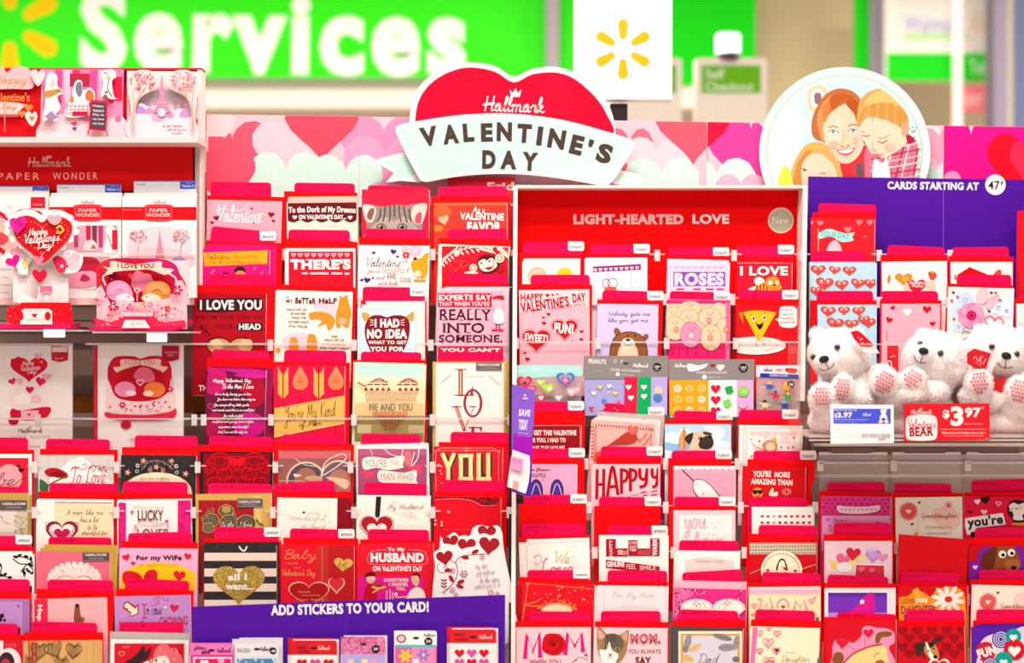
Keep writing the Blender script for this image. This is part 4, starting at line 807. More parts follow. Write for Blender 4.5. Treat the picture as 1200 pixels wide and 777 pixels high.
for x, y in ((580, 580), (596, 592), (588, 620), (598, 700), (596, 640)): H(x, y, 12, 'f8c0b0')
pk('plain red card with a dark speckled wavy top', C4, (509, 587, 582, 583), 'ea1024', (520, 592, 562, 564), E_=(511, 594, 576, 577), n=1, sd=(3, -1), yb=690)
Z(410, 570, 5.55); B([(560, 66), (945, 66), (945, 120), (900, 128), (860, 122), (800, 92), (700, 78), (560, 82)], '8e1420', 5); dots(560, 66, 940, 84, 60, 3, ['d8303c', '4a0c14']); dots(830, 80, 940, 118, 40, 3, ['d8303c', '4a0c14']); L([(560, 84), (700, 80), (800, 94), (860, 124), (945, 122)], 3, 'f48a8c', True); H(644, 166, 22, 'f8b0a8'); L([(600, 85), (600, 300)], 2, 'c80a1c'); L([(600, 280), (780, 280)], 2, 'f4585c')
for x, y in ((556, 220), (556, 246), (598, 232), (598, 252)): E(x, y, 8, 8, 'f6c0b0', n=8)
# big die-cut card with glitter hearts, leaning at the end of the row
it = Item('greeting_card', 'white die-cut card with glittering red hearts and a vine, leaning beside the white frame', 'card', 550, 650, DY(700)+.004, 3, 4, group='greeting cards in the rack', base=(555, 760)); Z(410, 570, 5.55)
GH = glitter('a00c1c', 'd81428', 1200)
def hcut(nm, pts, off, hearts):
    it.done(); P = [q(p) for p in smooth(pts, True, 5)]; sheet(it, nm, P, WHITE, .0006, off); it.front = off-.0006
    it.names = (nm+'_print', nm+'_lettering'); use(it)
    for x, y, s, r in hearts: H(x, y, s, GH, r)
LEDGES.append(('left', 515, 600, 760, DY(700)+.004, 1))
use(it)
hcut('back_page', [(590, 1000), (585, 380), (600, 340), (640, 320), (680, 300), (720, 330), (780, 320), (800, 270), (850, 250), (905, 262), (960, 255), (990, 300), (1000, 400), (1060, 1000)], .0016, [(655, 360, 105, -8), (890, 300, 120, 4)])
hcut('middle_page', [(575, 1000), (570, 430), (690, 380), (710, 330), (755, 318), (800, 340), (850, 320), (940, 330), (1000, 420), (1060, 1000)], .0008, [(760, 385, 120, 0)])
hcut('front_cover', [(600, 1000), (575, 800), (556, 520), (545, 440), (575, 412), (625, 395), (670, 402), (690, 420), (760, 398), (820, 385), (825, 330), (870, 305), (915, 318), (965, 305), (990, 330), (1000, 420), (1030, 640), (1070, 1000)], 0, [(616, 462, 110, -8), (905, 382, 135, 6)])
VN = '8e2434'; L([(600, 690), (640, 665), (690, 600), (700, 540), (690, 490), (730, 455), (800, 445), (880, 440)], 5, VN, True); L([(690, 500), (670, 490), (650, 470)], 4, VN, True); L([(580, 500), (568, 530), (590, 560), (625, 555), (635, 530), (615, 520), (605, 535)], 3.5, VN, True)
for x, y, a in ((815, 425, -25), (750, 462, 10), (660, 600, 60), (715, 650, 20), (722, 620, -20), (640, 545, 0)): E(x, y, 26, 13, 'b81c2c', a, 12)
for x, y in ((612, 610), (612, 630), (612, 650)): E(x-10, y, 12, 4, VN, 30, 8); E(x+10, y, 12, 4, VN, -30, 8)
L([(615, 600), (615, 665)], 3, VN); flower(742, 570, 26, 6, VN, WHITE); flower(742, 570, 18, 6, 'f6d0d4', VN)
for x, y, r in ((668, 548, 14), (668, 672, 14), (860, 460, 13), (918, 690, 16), (960, 700, 12), (690, 705, 12)): O(x, y, r, r, 5, 'd8788c'); E(x, y, 4, 4, VN, n=8)
dots(680, 420, 780, 500, 9, 3, [VN]); dots(610, 660, 680, 700, 6, 3, [VN])
for s, a, y, b in (('My life', 810, 505, 895), ('just would not', 822, 545, 942), ('be the same', 845, 585, 972), ('without you in it.', 808, 630, 978)): S(s, a, y, b, y+34, 'a89490', 2.2, rot=-5)
use(None)
# ---- leftmost column
pk('white-bordered pink card with black script be', L0, (-46, 37, 532, 532), 'fdf1ec', (-32, 33, 512, 513), E_=(-48, 40, 527, 527), cap='WIFE')
Z(0, 500, 5.178); R(-220, 190, 172, 700, 'ea1c34'); E(55, 310, 80, 82, 'f7a0a8', n=30); S('I be', -130, 280, 90, 360, '2a1c20', 5); L([(90, 350), (130, 320), (160, 312)], 4, '2a1c20', True); H(112, 240, 22, '3a1420'); H(128, 264, 36, '3a1420', 10)
pk('gold-edged heirloom card with tan leaf pattern', L0, (-46, 33, 577, 578), 'c8a04c', (-32, 33, 569, 571), None, None, n=1, sd=(4, 2), wrap=True, back='b89c3c')
Z(0, 500, 5.178); R(-200, 450, 165, 900, 'd8c4ac'); R(-200, 500, 100, 640, 'e8d8cc'); L([(-20, 560), (10, 545), (20, 575), (60, 590)], 4, 'c4405c', True); dots(90, 540, 160, 650, 50, 6, ['e4d4b8', 'c4a884']); Pg(roundrect(0, 447, 166, 506, 6, 'lrb'), '5e4e4c'); T('HEIRLOOM', 18, 460, 155, 476, 'f3e4dc', 1); T('COLLECTION', 40, 486, 135, 494, 'd8c4bc', 0)
pk('white card with black damask flourishes', L0, (-46, 40, 649, 649), 'f4eee9', (-32, 36, 628, 628), '#EXPRESSIVE', (-48, 42, 640, 642), n=1, sd=(-2, -3), cap='WIFE')
Z(0, 630, 5.217)
for P in ([(100, 115), (140, 120), (190, 140), (200, 180)], [(80, 130), (120, 160), (170, 165), (205, 200)], [(130, 210), (160, 170), (200, 150)], [(150, 240), (140, 200), (170, 190)], [(-10, 150), (10, 180), (5, 220), (40, 240)]): L(P, 7, '241c20', True)
for x, y, a in ((95, 118, 20), (120, 108, -20), (160, 115, 10), (185, 165, 50), (150, 215, 70), (175, 205, 30), (200, 215, -30), (5, 230, 20), (30, 225, -30), (60, 243, 0), (0, 165, 50), (190, 130, 80)): E(x, y, 16, 8, '241c20', a, 12)
R(176, 296, 196, 360, '1c1418')
pk('lilac card with black mark and spare copies fanned right', L0, (-46, 25, 705, 705), 'c08ac8', (-32, 35, 678, 679), E_=(-48, 37, 692, 694), n=3, sd=(3.2, -1), back='b478bc', cap='WIFE')
Z(0, 630, 5.217); E(12, 478, 14, 14, '241c20'); E(0, 500, 14, 14, '241c20'); E(28, 505, 9, 9, '241c20'); R(-50, 548, 160, 700, '9c1c34'); H(112, 420, 18, 'c02c50')
pk('red and white card with brown and pink rings', L0, (-46, 27, 751, 750), 'd8182c', (-40, 21, 730, 731), E_=(-48, 30, 743, 744), cap='WIFE')
Z(0, 630, 5.217); E(55, 770, 75, 95, 'f9dcd8'); E(40, 770, 50, 70, '3a2430'); E(35, 780, 30, 40, 'c02c3c'); R(-50, 630, 20, 700, 'f6e4e0'); T('FOREVER', 30, 648, 100, 672, 'e85a64', 1)
# ---- column below heart package
pk('card with red rose and note to my wife I love', L1, (45, 133, 533, 533), 'd8ccc6', (54, 129, 514, 515), E_=(47, 138, 526, 527), cap='WIFE')
Z(0, 500, 5.178)
for k in range(9): L([(240+k*52, 172), (236+k*54, 400)], 3, 'c8bab2')
Pg([(300, 320), (430, 200), (500, 180), (690, 350), (690, 420), (300, 420)], 'f6ece8'); B([(270, 270), (310, 250), (370, 260), (412, 290), (400, 315), (330, 305), (290, 300)], 'c01422'); B([(300, 290), (360, 270), (400, 300), (350, 310)], '8e0c18'); L([(410, 300), (320, 340), (260, 380)], 9, '4a7a34', True); B([(240, 320), (290, 350), (288, 392), (245, 390)], '3c6a3c')
S('MY WIFE', 540, 235, 650, 280, 'b03850', 3, rot=8); S('To Love', 430, 240, 640, 345, 'c83450', 5); L([(430, 270), (450, 250), (500, 260), (525, 245), (520, 225), (500, 235)], 4, 'c83450', True)
pk('cream script card with red filigree heart, a man like me', L1, (43, 132, 586, 587), 'fbf0e8', (58, 137, 566, 567), E_=(45, 138, 576, 577), n=1, sd=(1.5, -1.5), yb=700, cap='WIFE')
Z(0, 500, 5.178); R(335, 462, 680, 900, 'f6dcb4'); L([(335, 462), (335, 900)], 4, 'e8c8a8'); L([(335, 460), (680, 462)], 5, 'a83040')
H(376, 640, 200, '8e1c30', 0, 180); H(376, 645, 160, 'f6e4d8', 0, 145); H(376, 650, 100, 'c01c50', 0, 84)
for s in (-1, 1):
    for k in range(6): O(376+s*(92-k*10), 600+k*16-(k<1)*10, 9, 9, 3, 'b04050')
for s, a, y, b in (('A man like me', 400, 500, 625), ('has a lot', 485, 545, 600), ('to be', 530, 590, 592), ('thankful for', 495, 632, 650)): S(s, a, y, b, y+34, 'a88c6c', 2.4)
pk('coral pink heirloom card with a white lace heart', L1, (43, 129, 646, 647), 'ee6a80', (57, 131, 629, 630), None, None, n=2, sd=(4.4, -4), back='c8a040', cap='WIFE')
Z(0, 630, 5.217)
for k in range(13): a = PI*k/12; E(455+150*math.cos(a), 255-95*math.sin(a), 17, 15, 'fbe0d8', n=12)
E(455, 260, 148, 92, 'fbe0d8', n=30); H(455, 290, 230, 'd8a46c', 0, 160); H(455, 293, 216, 'fcefe2', 0, 150); dots(330, 180, 580, 210, 16, 4, ['e88a94'])
Pg(roundrect(505, 87, 670, 144, 6, 'lrb'), '54484a'); frame(510, 92, 665, 139, 1.6, 'c8b8b0'); T('HEIRLOOM', 524, 98, 650, 113, 'f3e4dc', 1); T('COLLECTION', 542, 123, 634, 131, 'd8c4bc', 0)
pk('salmon card with a crayon and sideways word Hap', L1, (38, 125, 702, 700), 'f9aeb2', (56, 133, 679, 680), E_=(43, 134, 690, 694))
Z(0, 630, 5.217); R(190, 375, 292, 900, 'ee2244'); T('Hap', 190, 443, 290, 478, WHITE, 2, rot=90); B([(458, 420), (472, 404), (486, 420), (492, 470), (510, 520), (455, 520)], '8e4a34', 4); E(472, 416, 14, 11, '3a1c1c'); E(508, 500, 10, 14, 'a05a44')
pk('wood grain card with line-drawn hearts and red twine', L1, (28, 119, 751, 750), 'dca864', (37, 114, 728, 730), E_=(28, 121, 741, 741))
Z(0, 630, 5.217); WG = mat('dba968', .5, var=.2, scale=30); R(146, 625, 630, 900, WG)
for k in range(12): L([(150+k*42, 628), (155+k*42, 900)], 1.6, 'c08c4c')
for cx_, cy_, s, r in ((450, 690, 100, 10), (330, 680, 110, -25), (240, 690, 110, 10), (380, 770, 90, 5), (180, 760, 70, 0)):
    HO(cx_, cy_, s, 4, '5a3424', r)
    for k in range(-3, 4): L([(cx_, cy_+k*12+14), (cx_+s*.34, cy_+k*12-14)], 3, '5a3424'); L([(cx_, cy_+k*12+14), (cx_-s*.34, cy_+k*12-14)], 3, '5a3424')
for x in (180, 200, 222): L([(x, 620), (x+6, 900)], 7, 'c01c28')
# ---- column below hedgehog package
pk('black card with pink blossoms over cream oval', L2, (142, 230, 533, 534), '2c2024', (158, 232, 510, 511), E_=(143, 234, 524, 524), wrap=True, cap='WIFE')
Z(0, 500, 5.178)
E(952, 400, 212, 122, 'f6e2c4', n=40); O(952, 400, 214, 124, 4, 'a89070')
for x, y in ((870, 207), (1040, 210), (775, 278), (1127, 286), (950, 245)): flower(x, y, 18, 5, 'f6a894', 'f8e0c0')
for x, y, c_ in ((836, 236, 'f6e8e0'), (1070, 240, 'f6e8e0'), (832, 270, '9ac8c4'), (912, 262, 'f09c94'), (990, 262, 'f09c94'), (1074, 277, '9ac8c4')): O(x, y, 9, 9, 5, c_)
L([(860, 260), (900, 220), (955, 205), (1010, 225), (1050, 260)], 7, '8a7468', True); dots(860, 205, 1050, 250, 40, 4, ['8a7468', 'b09484', '6c5a54']); S('Your Love is a Blessing', 850, 305, 1030, 326, 'b8a48c', 2)
pk('white LUCKY card between hot pink side bands', L2, (137, 224, 587, 586), 'fbeee8', (144, 220, 564, 565), E_=(137, 226, 577, 579), n=1, sd=(1, -1.5), cap='WIFE')
Z(0, 500, 5.178); R(700, 462, 765, 900, 'ea1c84'); R(1078, 445, 1170, 900, 'e81c7c'); dots(700, 462, 762, 800, 30, 5, ['d81070']); dots(1082, 450, 1165, 800, 30, 5, ['d81070']); T('LUCKY', 838, 505, 992, 570, '6a3440', 1); T('HOW DID I GET SO', 850, 484, 1000, 496, 'b09490', 0); L([(840, 580), (900, 572), (960, 590), (1010, 575)], 3, 'c87888', True); L([(835, 590), (900, 600), (1000, 592)], 3, 'c87888', True); L([(830, 610), (900, 604), (1000, 612)], 2, 'f0a0a8', True); T('LOVER', 835, 620, 1030, 680, '6a3440', 0)
H(803, 518, 20, 'e81c60'); H(1014, 573, 22, 'e81c60'); flower(824, 605, 14, 6, 'e8b0b8', '6a3440'); flower(1020, 600, 12, 6, 'e8b0b8', '6a3440'); L([(810, 500), (830, 480), (845, 490)], 3, 'c87888', True)
pk('lilac and yellow card for my wife', L2, (140, 230, 643, 644), 'f5b0d2', (150, 225, 625, 623), E_=(142, 232, 634, 637), n=1, sd=(2, -1), cap='WIFE - FUNNY')
Z(0, 630, 5.217)
for k in range(20): L([(745+k*22, 80), (745+k*22, 250)], 1.6, 'e898c4')
E(970, 270, 250, 116, 'fac41c', n=40); T('For my WiFe', 834, 108, 1112, 146, '5c1c30', 2); T("ON VALENTINE'S DAY", 848, 160, 1088, 180, 'b08a1c', 0); H(772, 120, 46, 'e41c34', -15); H(1148, 114, 46, 'e41c34', 15); H(815, 157, 28, 'e41c34', 10)
B([(750, 225), (775, 205), (830, 210), (870, 245), (850, 290), (760, 280)], 'e0182c'); B([(880, 240), (900, 205), (940, 195), (962, 215), (955, 260), (890, 270)], 'e0182c'); L([(885, 240), (910, 235), (930, 243)], 4, '3a2a7c', True); H(1098, 232, 76, 'e41c34', 5); 
pk('lilac card with arrow, hearts and words in case', L2, (134, 223, 699, 697), 'c48ccc', (147, 222, 677, 681), E_=(136, 227, 690, 692))
Z(0, 630, 5.217); Pg([(755, 400), (780, 388), (830, 420), (848, 400), (848, 470), (785, 486), (800, 465), (750, 432)], 'c01c30'); Pg([(762, 408), (780, 398), (828, 436), (840, 420), (840, 465), (795, 478), (806, 460), (760, 425)], 'f9e8c0'); H(773, 438, 20, 'c01c30'); L([(882, 408), (884, 490)], 8, 'd02858'); L([(868, 410), (898, 408)], 7, 'd02858'); L([(870, 492), (900, 490)], 7, 'd02858')
S('n case', 896, 434, 990, 470, '4a1c48', 3.4); H(1012, 428, 30, '9a7040'); H(1012, 427, 22, 'fbe8c0'); H(1066, 430, 56, 'd81c4c', 8); T('CHOWING', 975, 482, 1148, 536, 'c01c48', 1, rot=-2); T('It is', 730, 512, 800, 534, '6a2060', 1); T('as', 860, 508, 880, 520, '6a2060', 1)
L([(985, 370), (955, 362), (940, 385), (962, 400), (975, 385), (960, 378)], 4, 'e0409c', True); L([(920, 395), (930, 415), (955, 412), (975, 400)], 4, 'e0409c', True); L([(990, 360), (1010, 385), (1030, 375), (1020, 362)], 4, 'e0409c', True)
pk('white card with a red postage stamp picture', L2, (130, 221, 749, 750), 'fbeee8', (140, 215, 729, 729), E_=(129, 223, 740, 742), ec='c0b4ac', cap='LOVE')
Z(0, 630, 5.217); R(698, 645, 1130, 900, 'd8182c')
for k in range(36): E(702+k*12, 645, 4, 4, 'fbeee8', n=8)
for k in range(12): E(698, 650+k*12, 4, 4, 'fbeee8', n=8); E(1130, 650+k*12, 4, 4, 'fbeee8', n=8)
HO(746, 708, 36, 4, 'f09490', 5); T('LOVE IT', 750, 662, 795, 675, 'f09490', 0); B([(770, 760), (830, 720), (880, 660), (890, 700), (925, 670), (905, 730), (860, 760), (800, 790)], '3a2024'); B([(940, 720), (970, 660), (1020, 650), (1060, 690), (1110, 720), (1110, 790), (960, 790)], 'ee6870'); B([(860, 775), (950, 735), (1020, 725), (1030, 790), (870, 800)], 'f9e4d8'); T('are', 910, 742, 965, 765, '5a2024', 1, rot=-14)
for k in range(10): E(960+rng.random()*130, 680+rng.random()*80, 10, 6, 'f48a90', rng.random()*180, 8)
use(None); Z()

# ================================================================== cards: middle section
M1, M2, M3, M4 = 'in the first column inside the white frame', 'in the second column inside the white frame', 'in the third column inside the white frame', 'in the last column inside the white frame'
FU = 'FUNNY!'
K1 = dict(sec='mid')
pk('white card with peach and yellow bubbles', M1, (612, 678, 307, 307), 'fdeee2', (613, 683, 283, 284), FU, (609, 682, 297, 299), n=2, sd=(1, -2), **K1)
Z(600, 200, 5.55); E(165, 690, 62, 62, 'f8b0a0'); E(165, 690, 50, 50, 'f6c8a8'); E(342, 680, 52, 50, 'f5cc1c'); E(255, 760, 40, 40, 'f8a0a8')
pk('pink Happy Valentines Day card with two red hearts', M1, (608, 690, 340, 339), 'f9b4c0', (622, 691, 322, 322), None, (609, 694, 333, 334), yb=464, **K1)
Z(595, 320, 5.547)
Pg([(70, 110), (520, 100), (520, 215), (70, 260)], 'fbd0d4'); T('HAPPY', 84, 134, 232, 180, 'c0142a', 2, rot=-2); T("VALENTINE'S", 82, 168, 398, 240, 'c0142a', 2, rot=-8); T('DAY', 420, 130, 506, 190, 'c0142a', 2, rot=-6); T("TO SOMEONE WHO'S", 265, 208, 505, 228, 'c83c48', 1, rot=-8)
for x, y, s in ((258, 145, 28), (292, 142, 20), (322, 138, 16), (265, 268, 26), (232, 290, 20), (236, 326, 30), (480, 380, 26), (478, 432, 26), (128, 560, 34), (422, 446, 20), (112, 520, 20)): H(x, y, s, 'c0142a', 10)
for cx_, cy_, s in ((186, 430, 180), (370, 360, 165)):
    HO(cx_, cy_, s+16, 4, 'f08890', 0, s); H(cx_, cy_, s, 'c8121e', 0, s*.86)
T('SWEET!', 108, 396, 262, 446, WHITE, 2, rot=5); T('FUN!', 302, 325, 428, 394, WHITE, 3, rot=4)
pk('white and pink card with plum bunting and cupcakes', M2, (685, 757, 303, 303), 'fbe4ee', (691, 760, 286, 287), FU, (684, 761, 297, 299), n=1, sd=(1.5, -1), **K1)
Z(600, 200, 5.55); frame(528, 630, 838, 900, 2, '8c7080'); Pg([(526, 624), (838, 607), (838, 645), (526, 660)], 'a8207c')
for k in range(9): H(541+k*34, 645-k*1.8, 24, 'fbe4ee', 180 if False else 0)
L([(622, 660), (622, 800)], 1.5, '8c7080'); L([(775, 650), (775, 800)], 1.5, '8c7080'); O(612, 732, 24, 28, 3, '3a2c34'); O(655, 730, 32, 30, 3, '3a2c34'); E(640, 770, 40, 16, 'e8603c')
pk('lavender card with a smiling brown bear', M2, (700, 770, 357, 358), 'ddc8ee', (706, 776, 340, 342), 'FUNNY', (700, 777, 351, 353), n=1, sd=(1.5, -1), yb=470, **K1)
Z(595, 320, 5.547); S('Nobody gets me', 648, 252, 925, 288, '5a4656', 3, shear=.1); S('like you get me.', 652, 292, 915, 330, '5a4656', 3, shear=.1)
BR = '9c5a30'; L([(660, 560), (665, 480), (690, 420)], 3, '3a2420')
E(712, 385, 20, 30, '3a2420', -20); E(712, 385, 17, 27, BR, -20); E(898, 415, 17, 20, '3a2420', 20); E(898, 415, 14, 17, BR, 20)
B([(655, 800), (660, 540), (668, 470), (700, 410), (760, 382), (830, 385), (885, 420), (905, 480), (912, 540), (918, 800)], '3a2420', 6); B([(660, 800), (664, 540), (672, 470), (704, 414), (762, 387), (828, 390), (880, 423), (900, 480), (907, 540), (912, 800)], BR, 6)
B([(715, 800), (712, 560), (735, 470), (780, 450), (830, 470), (850, 560), (850, 800)], 'f8d8b8', 6); B([(735, 460), (755, 428), (800, 425), (826, 450), (815, 480), (770, 492), (742, 482)], 'fbeee2', 5); B([(762, 432), (785, 426), (800, 434), (782, 444)], '3a2420'); L([(755, 455), (775, 468), (800, 466), (812, 450)], 3, '3a2420', True); E(780, 407, 6, 7, '2c1a1a'); E(828, 408, 6, 7, '2c1a1a')
pk('lilac card with purple block saying ROSES', M3, (783, 855, 306, 308), 'f6d4ea', (784, 853, 289, 291), FU, (783, 858, 299, 300), n=2, sd=(-.6, -1.4), **K1)
Z(780, 200, 5.55); frame(30, 625, 400, 1000, 3, 'c8a0d8'); R(50, 658, 388, 752, '9048b0'); T('ROSES', 58, 664, 380, 748, 'fbd8ea', 3)
for k in range(8): O(68+k*42, 632, 8, 7, 3, 'c880a0')
for x in (70, 180, 262, 330): R(x, 766, x+50, 776, 'd83c78')
pk('pink card crowded with doughnuts, one pink-iced', M3, (781, 855, 352, 353), 'ee2070', (785, 854, 341, 343), 'FUNNY', None, n=1, sd=(1, -1.5), back='f06ca0', yb=470, **K1)
Z(770, 320, 5.547); R(62, 200, 445, 420, 'f8c4a0'); R(445, 190, 470, 800, 'f06ca0')
DN, DK = 'f9cba8', 'a05c4c'
for x, y, rx, ry in ((115, 275, 75, 55), (215, 225, 75, 45), (400, 250, 55, 60), (208, 285, 62, 48), (342, 285, 75, 60), (430, 370, 48, 80), (118, 360, 72, 78)):
    E(x, y, rx, ry, DK, n=30); E(x, y, rx-2.5, ry-2.5, DN, n=30)
R(446, 190, 474, 800, 'f06ca0'); R(40, 430, 62, 440, 'ee2070')
E(218, 400, 70, 86, DK, n=30); E(218, 400, 67, 83, 'f290b8', n=30); E(350, 418, 70, 88, DK, n=30); E(350, 418, 67, 85, DN, n=30)
for x, y in ((222, 407), (345, 422), (125, 368), (336, 308), (448, 368)): E(x, y, 18, 20, DK, n=16); E(x, y, 15, 17, 'ee9c90' if x != 222 else 'fbe0c8', n=16)
for i in range(30):
    a, r = rng.random()*6.28, 30+rng.random()*30; L([(218+r*math.cos(a), 400+r*math.sin(a)*1.2), (218+r*math.cos(a)+6, 404+r*math.sin(a)*1.2)], 2.6, 'fbd8e4')
for x, y in ((110, 255), (215, 205), (345, 255), (205, 280), (120, 318), (348, 375), (225, 355)): E(x-16, y, 3.4, 3.4, '4a2024', n=8); E(x+16, y, 3.4, 3.4, '4a2024', n=8); L([(x-8, y+12), (x, y+16), (x+10, y+11)], 2.4, '4a2024', True)
for x in (196, 252, 328, 372, 105, 140): L([(x, 480), (x, 540)], 2.4, '8c1040')
pk('red card with an orange striped tiger and words I love', M4, (864, 928, 307, 308), 'dc1430', (862, 929, 288, 288), FU, (862, 930, 300, 302), n=1, sd=(1, -1), **K1)
Z(780, 200, 5.55); frame(462, 600, 815, 1000, 3.4, 'f8b4b4'); T('I LOVE', 484, 622, 795, 682, WHITE, 2)
Z(770, 320, 5.547); B([(640, 110), (650, 75), (690, 60), (730, 50), (790, 60), (800, 110)], 'f0922c'); 
for k in range(4): L([(655+k*20, 70), (648+k*22, 112)], 6, '3a2020')
B([(705, 60), (720, 30), (760, 22), (790, 40), (796, 80), (760, 100), (720, 95)], 'f0922c'); E(735, 62, 14, 14, 'fbeee2'); E(780, 62, 12, 13, 'fbeee2'); E(762, 78, 8, 6, '3a2020'); B([(630, 45), (660, 25), (700, 50), (650, 80)], 'fbeee2'); B([(590, 105), (640, 85), (630, 112)], 'fbeee2')
pk('red card with a grinning yellow tortilla chip on a plate', M4, (863, 935, 358, 358), 'd8101c', (866, 934, 340, 341), 'FUNNY', (862, 936, 350, 351), n=1, sd=(.6, -1), yb=470, **K1)
Z(770, 320, 5.547); E(640, 475, 200, 62, '8e1c20', n=40); E(640, 472, 197, 58, 'f6e8e0', n=40); O(630, 470, 150, 40, 3, '9a8880', -90, 60, 20); Pg([(530, 258), (556, 255), (560, 330)], 'f0901c')
B([(562, 256), (600, 246), (680, 244), (764, 256), (768, 268), (720, 350), (672, 436), (655, 438), (610, 350), (566, 268)], 'fabc1c', 4); O(628, 296, 11, 13, 5, WHITE); E(628, 296, 7, 8, '2c1a1a'); E(698, 290, 13, 14, WHITE); E(698, 290, 8, 9, '4a2a1c'); B([(642, 322), (662, 338), (690, 325), (680, 358), (660, 364)], '2c1418'); L([(642, 322), (662, 336), (692, 322)], 4, '2c1418', True)
for x, y in ((610, 270), (704, 258), (660, 405), (650, 420)): E(x, y, 5, 3, '9a6a10')
L([(645, 438), (642, 470), (655, 474)], 3.4, '2c1a1a'); L([(688, 430), (690, 460), (704, 466)], 3.4, '2c1a1a')
B([(800, 225), (850, 216), (900, 224), (914, 280), (902, 345), (850, 356), (800, 345), (788, 315), (768, 300), (790, 290)], 'fdeee6', 5)
for s, y, a, b in (('THIS IS', 234, 812, 878), ('NACHO', 262, 815, 888), ('AVERAGE', 288, 803, 888), ('VALENTINE', 314, 796, 898)): T(s, a, y, b, y+14, '5a4448', 1)
# row of clip strips with stickers
def sticker(label, box_, hdr, c, hc, Y, cat='stickers', roll=0, win=None, pouch=False):
    x0, y0, x1, y1 = box_
    it = Item('sticker_pack', label, cat, (x0+x1)/2, y0, Y, 3, roll, group='sticker packs on the rack', base=((x0+x1)/2, y1))
    if pouch: sheet(it, 'pouch', [(x0, hdr-1), (x1, hdr-1), (x1, y1), (x0, y1)], c, .006, .006); 
    else: sheet(it, 'sticker_sheet', [(x0+1, hdr-1), (x1-1, hdr-1), (x1-1, y1), (x0+1, y1)], c, .001, .001)
    sheet(it, 'header_card', [(x0, y0), (x1, y0), (x1, hdr), (x0, hdr)], hc, .0008, -.0002); it.front = -.001
    a, b = it.loc(x0, y0), it.loc(x1, y1); it.clip = (a[0], b[0], b[1], a[1]); use(it); return it
GREY = '8e8682'
SLV = clear('sleeve', .02, bump=.8, scale=40, gl=.05)
it = sticker('grey-headed pack of red, green and lilac sticker sheets hanging in front of the bear card', (684, 417, 783, 487), 444, 'a8a4dc', GREY, DY(440), roll=-2.5)
Z(595, 320, 5.547)
Pg([(495, 540), (1045, 575), (1040, 700), (490, 668)], GREY); T('PEANUTS', 525, 560, 640, 590, WHITE, 1, rot=3); S('Hallmark', 815, 588, 912, 612, WHITE, 3, rot=3); E(970, 612, 28, 28, '1c1416'); T('125+', 952, 600, 992, 616, WHITE, 1); T('PCS', 960, 620, 982, 630, WHITE, 0); E(768, 588, 20, 8, '4a4240'); T('STICKERS / AUTOCOLLANTS', 665, 624, 862, 640, WHITE, 0, rot=3); E(715, 657, 13, 13, WHITE); T('Good For Crafts', 735, 652, 820, 666, 'dcd4d0', 0, rot=3); O(700, 572, 8, 10, 3, WHITE); L([(735, 585), (745, 562)], 4, WHITE); L([(500, 660), (560, 635), (620, 640)], 3, 'b8b0ac', True)
Z(595, 450, 5.547); Pg([(760, -45), (845, -45), (840, 200), (755, 200)], 'e01c44'); Pg([(845, -45), (932, -45), (925, 200), (838, 200)], '0ca85c'); R(932, -45, 1035, 200, 'b8a8e4')
for x, y, c_ in ((560, 60, 'fbeee8'), (600, 20, 'f8d050'), (625, 110, '5a88d8'), (545, 160, 'e03038'), (700, 60, 'f8d050'), (660, 15, 'fbeee8'), (715, 120, 'e84a6c')): H(x, y, 34, c_)
for x, y in ((785, 20), (800, 90), (885, 20), (885, 80)): H(x, y, 40, 'fbeee8')
E(980, 40, 26, 26, 'f8c8a4'); E(975, 92, 30, 30, '4a80b8'); dots(520, -20, 750, 190, 16, 4, ['f8e06c', 'fbeee8', 'e84a6c'])
it = sticker('grey-headed pack of orange smiley and red heart sticker sheets', (784, 421, 884, 489), 446, 'fbeee8', GREY, DY(444), roll=-1.5)
Z(770, 320, 5.547); Pg([(85, 560), (632, 572), (630, 718), (80, 705)], GREY); S('Hallmark', 115, 588, 205, 612, WHITE, 3); B([(200, 590), (270, 600), (330, 588), (300, 620), (210, 640)], 'f4eeec'); B([(385, 600), (440, 600), (410, 638)], 'e8e0dc'); E(362, 602, 20, 10, '9a2838'); T('STICKERS / AUTOCOLLANTS', 255, 640, 452, 654, WHITE, 0); E(308, 676, 15, 15, WHITE); T('Good For Crafts', 328, 670, 410, 684, 'dcd4d0', 0); E(560, 618, 30, 30, '1c1416'); T('152', 542, 606, 580, 622, WHITE, 1); T('PCS', 548, 626, 572, 636, WHITE, 0)
Z(770, 450, 5.547); R(80, -25, 335, 250, 'f8a41c'); R(335, -25, 520, 250, 'fdf1ec'); R(518, -25, 625, 250, 'dca8dc')
for j in range(3):
    for i in range(3):
        x, y = 133+i*78, 28+j*72; E(x, y, 26, 24, 'fbe2c0' if (i+j) % 3 == 0 else 'f8c86c', n=16); E(x-9, y-5, 4, 5, '5a3414', n=8); E(x+9, y-5, 4, 5, '5a3414', n=8); L([(x-10, y+8), (x, y+12), (x+10, y+8)], 3, '5a3414', True)
for j in range(3): H(380, 30+j*72, 64, 'd81838')
for x, y, c_ in ((468, 38, '1ca84c'), (455, 125, '7ad860')):
    for k in range(4): E(x+16*math.cos(k*1.57+.5), y+16*math.sin(k*1.57+.5), 15, 14, c_, n=12)
    L([(x, y), (x+8, y+34)], 5, c_)
E(560, 48, 36, 34, '8ad850'); E(555, 125, 34, 34, 'f8a8d4'); E(565, 48, 16, 12, 'b8e880')
it = sticker('small clear pouch of little figure stickers right of the smiley stickers', (886, 428, 937, 489), 442, clear('pouch', .25, bump=.6, scale=30, gl=.12, tint=(.95, .85, .85)), 'eadce0', DY(445)+.004, roll=-1, pouch=True)
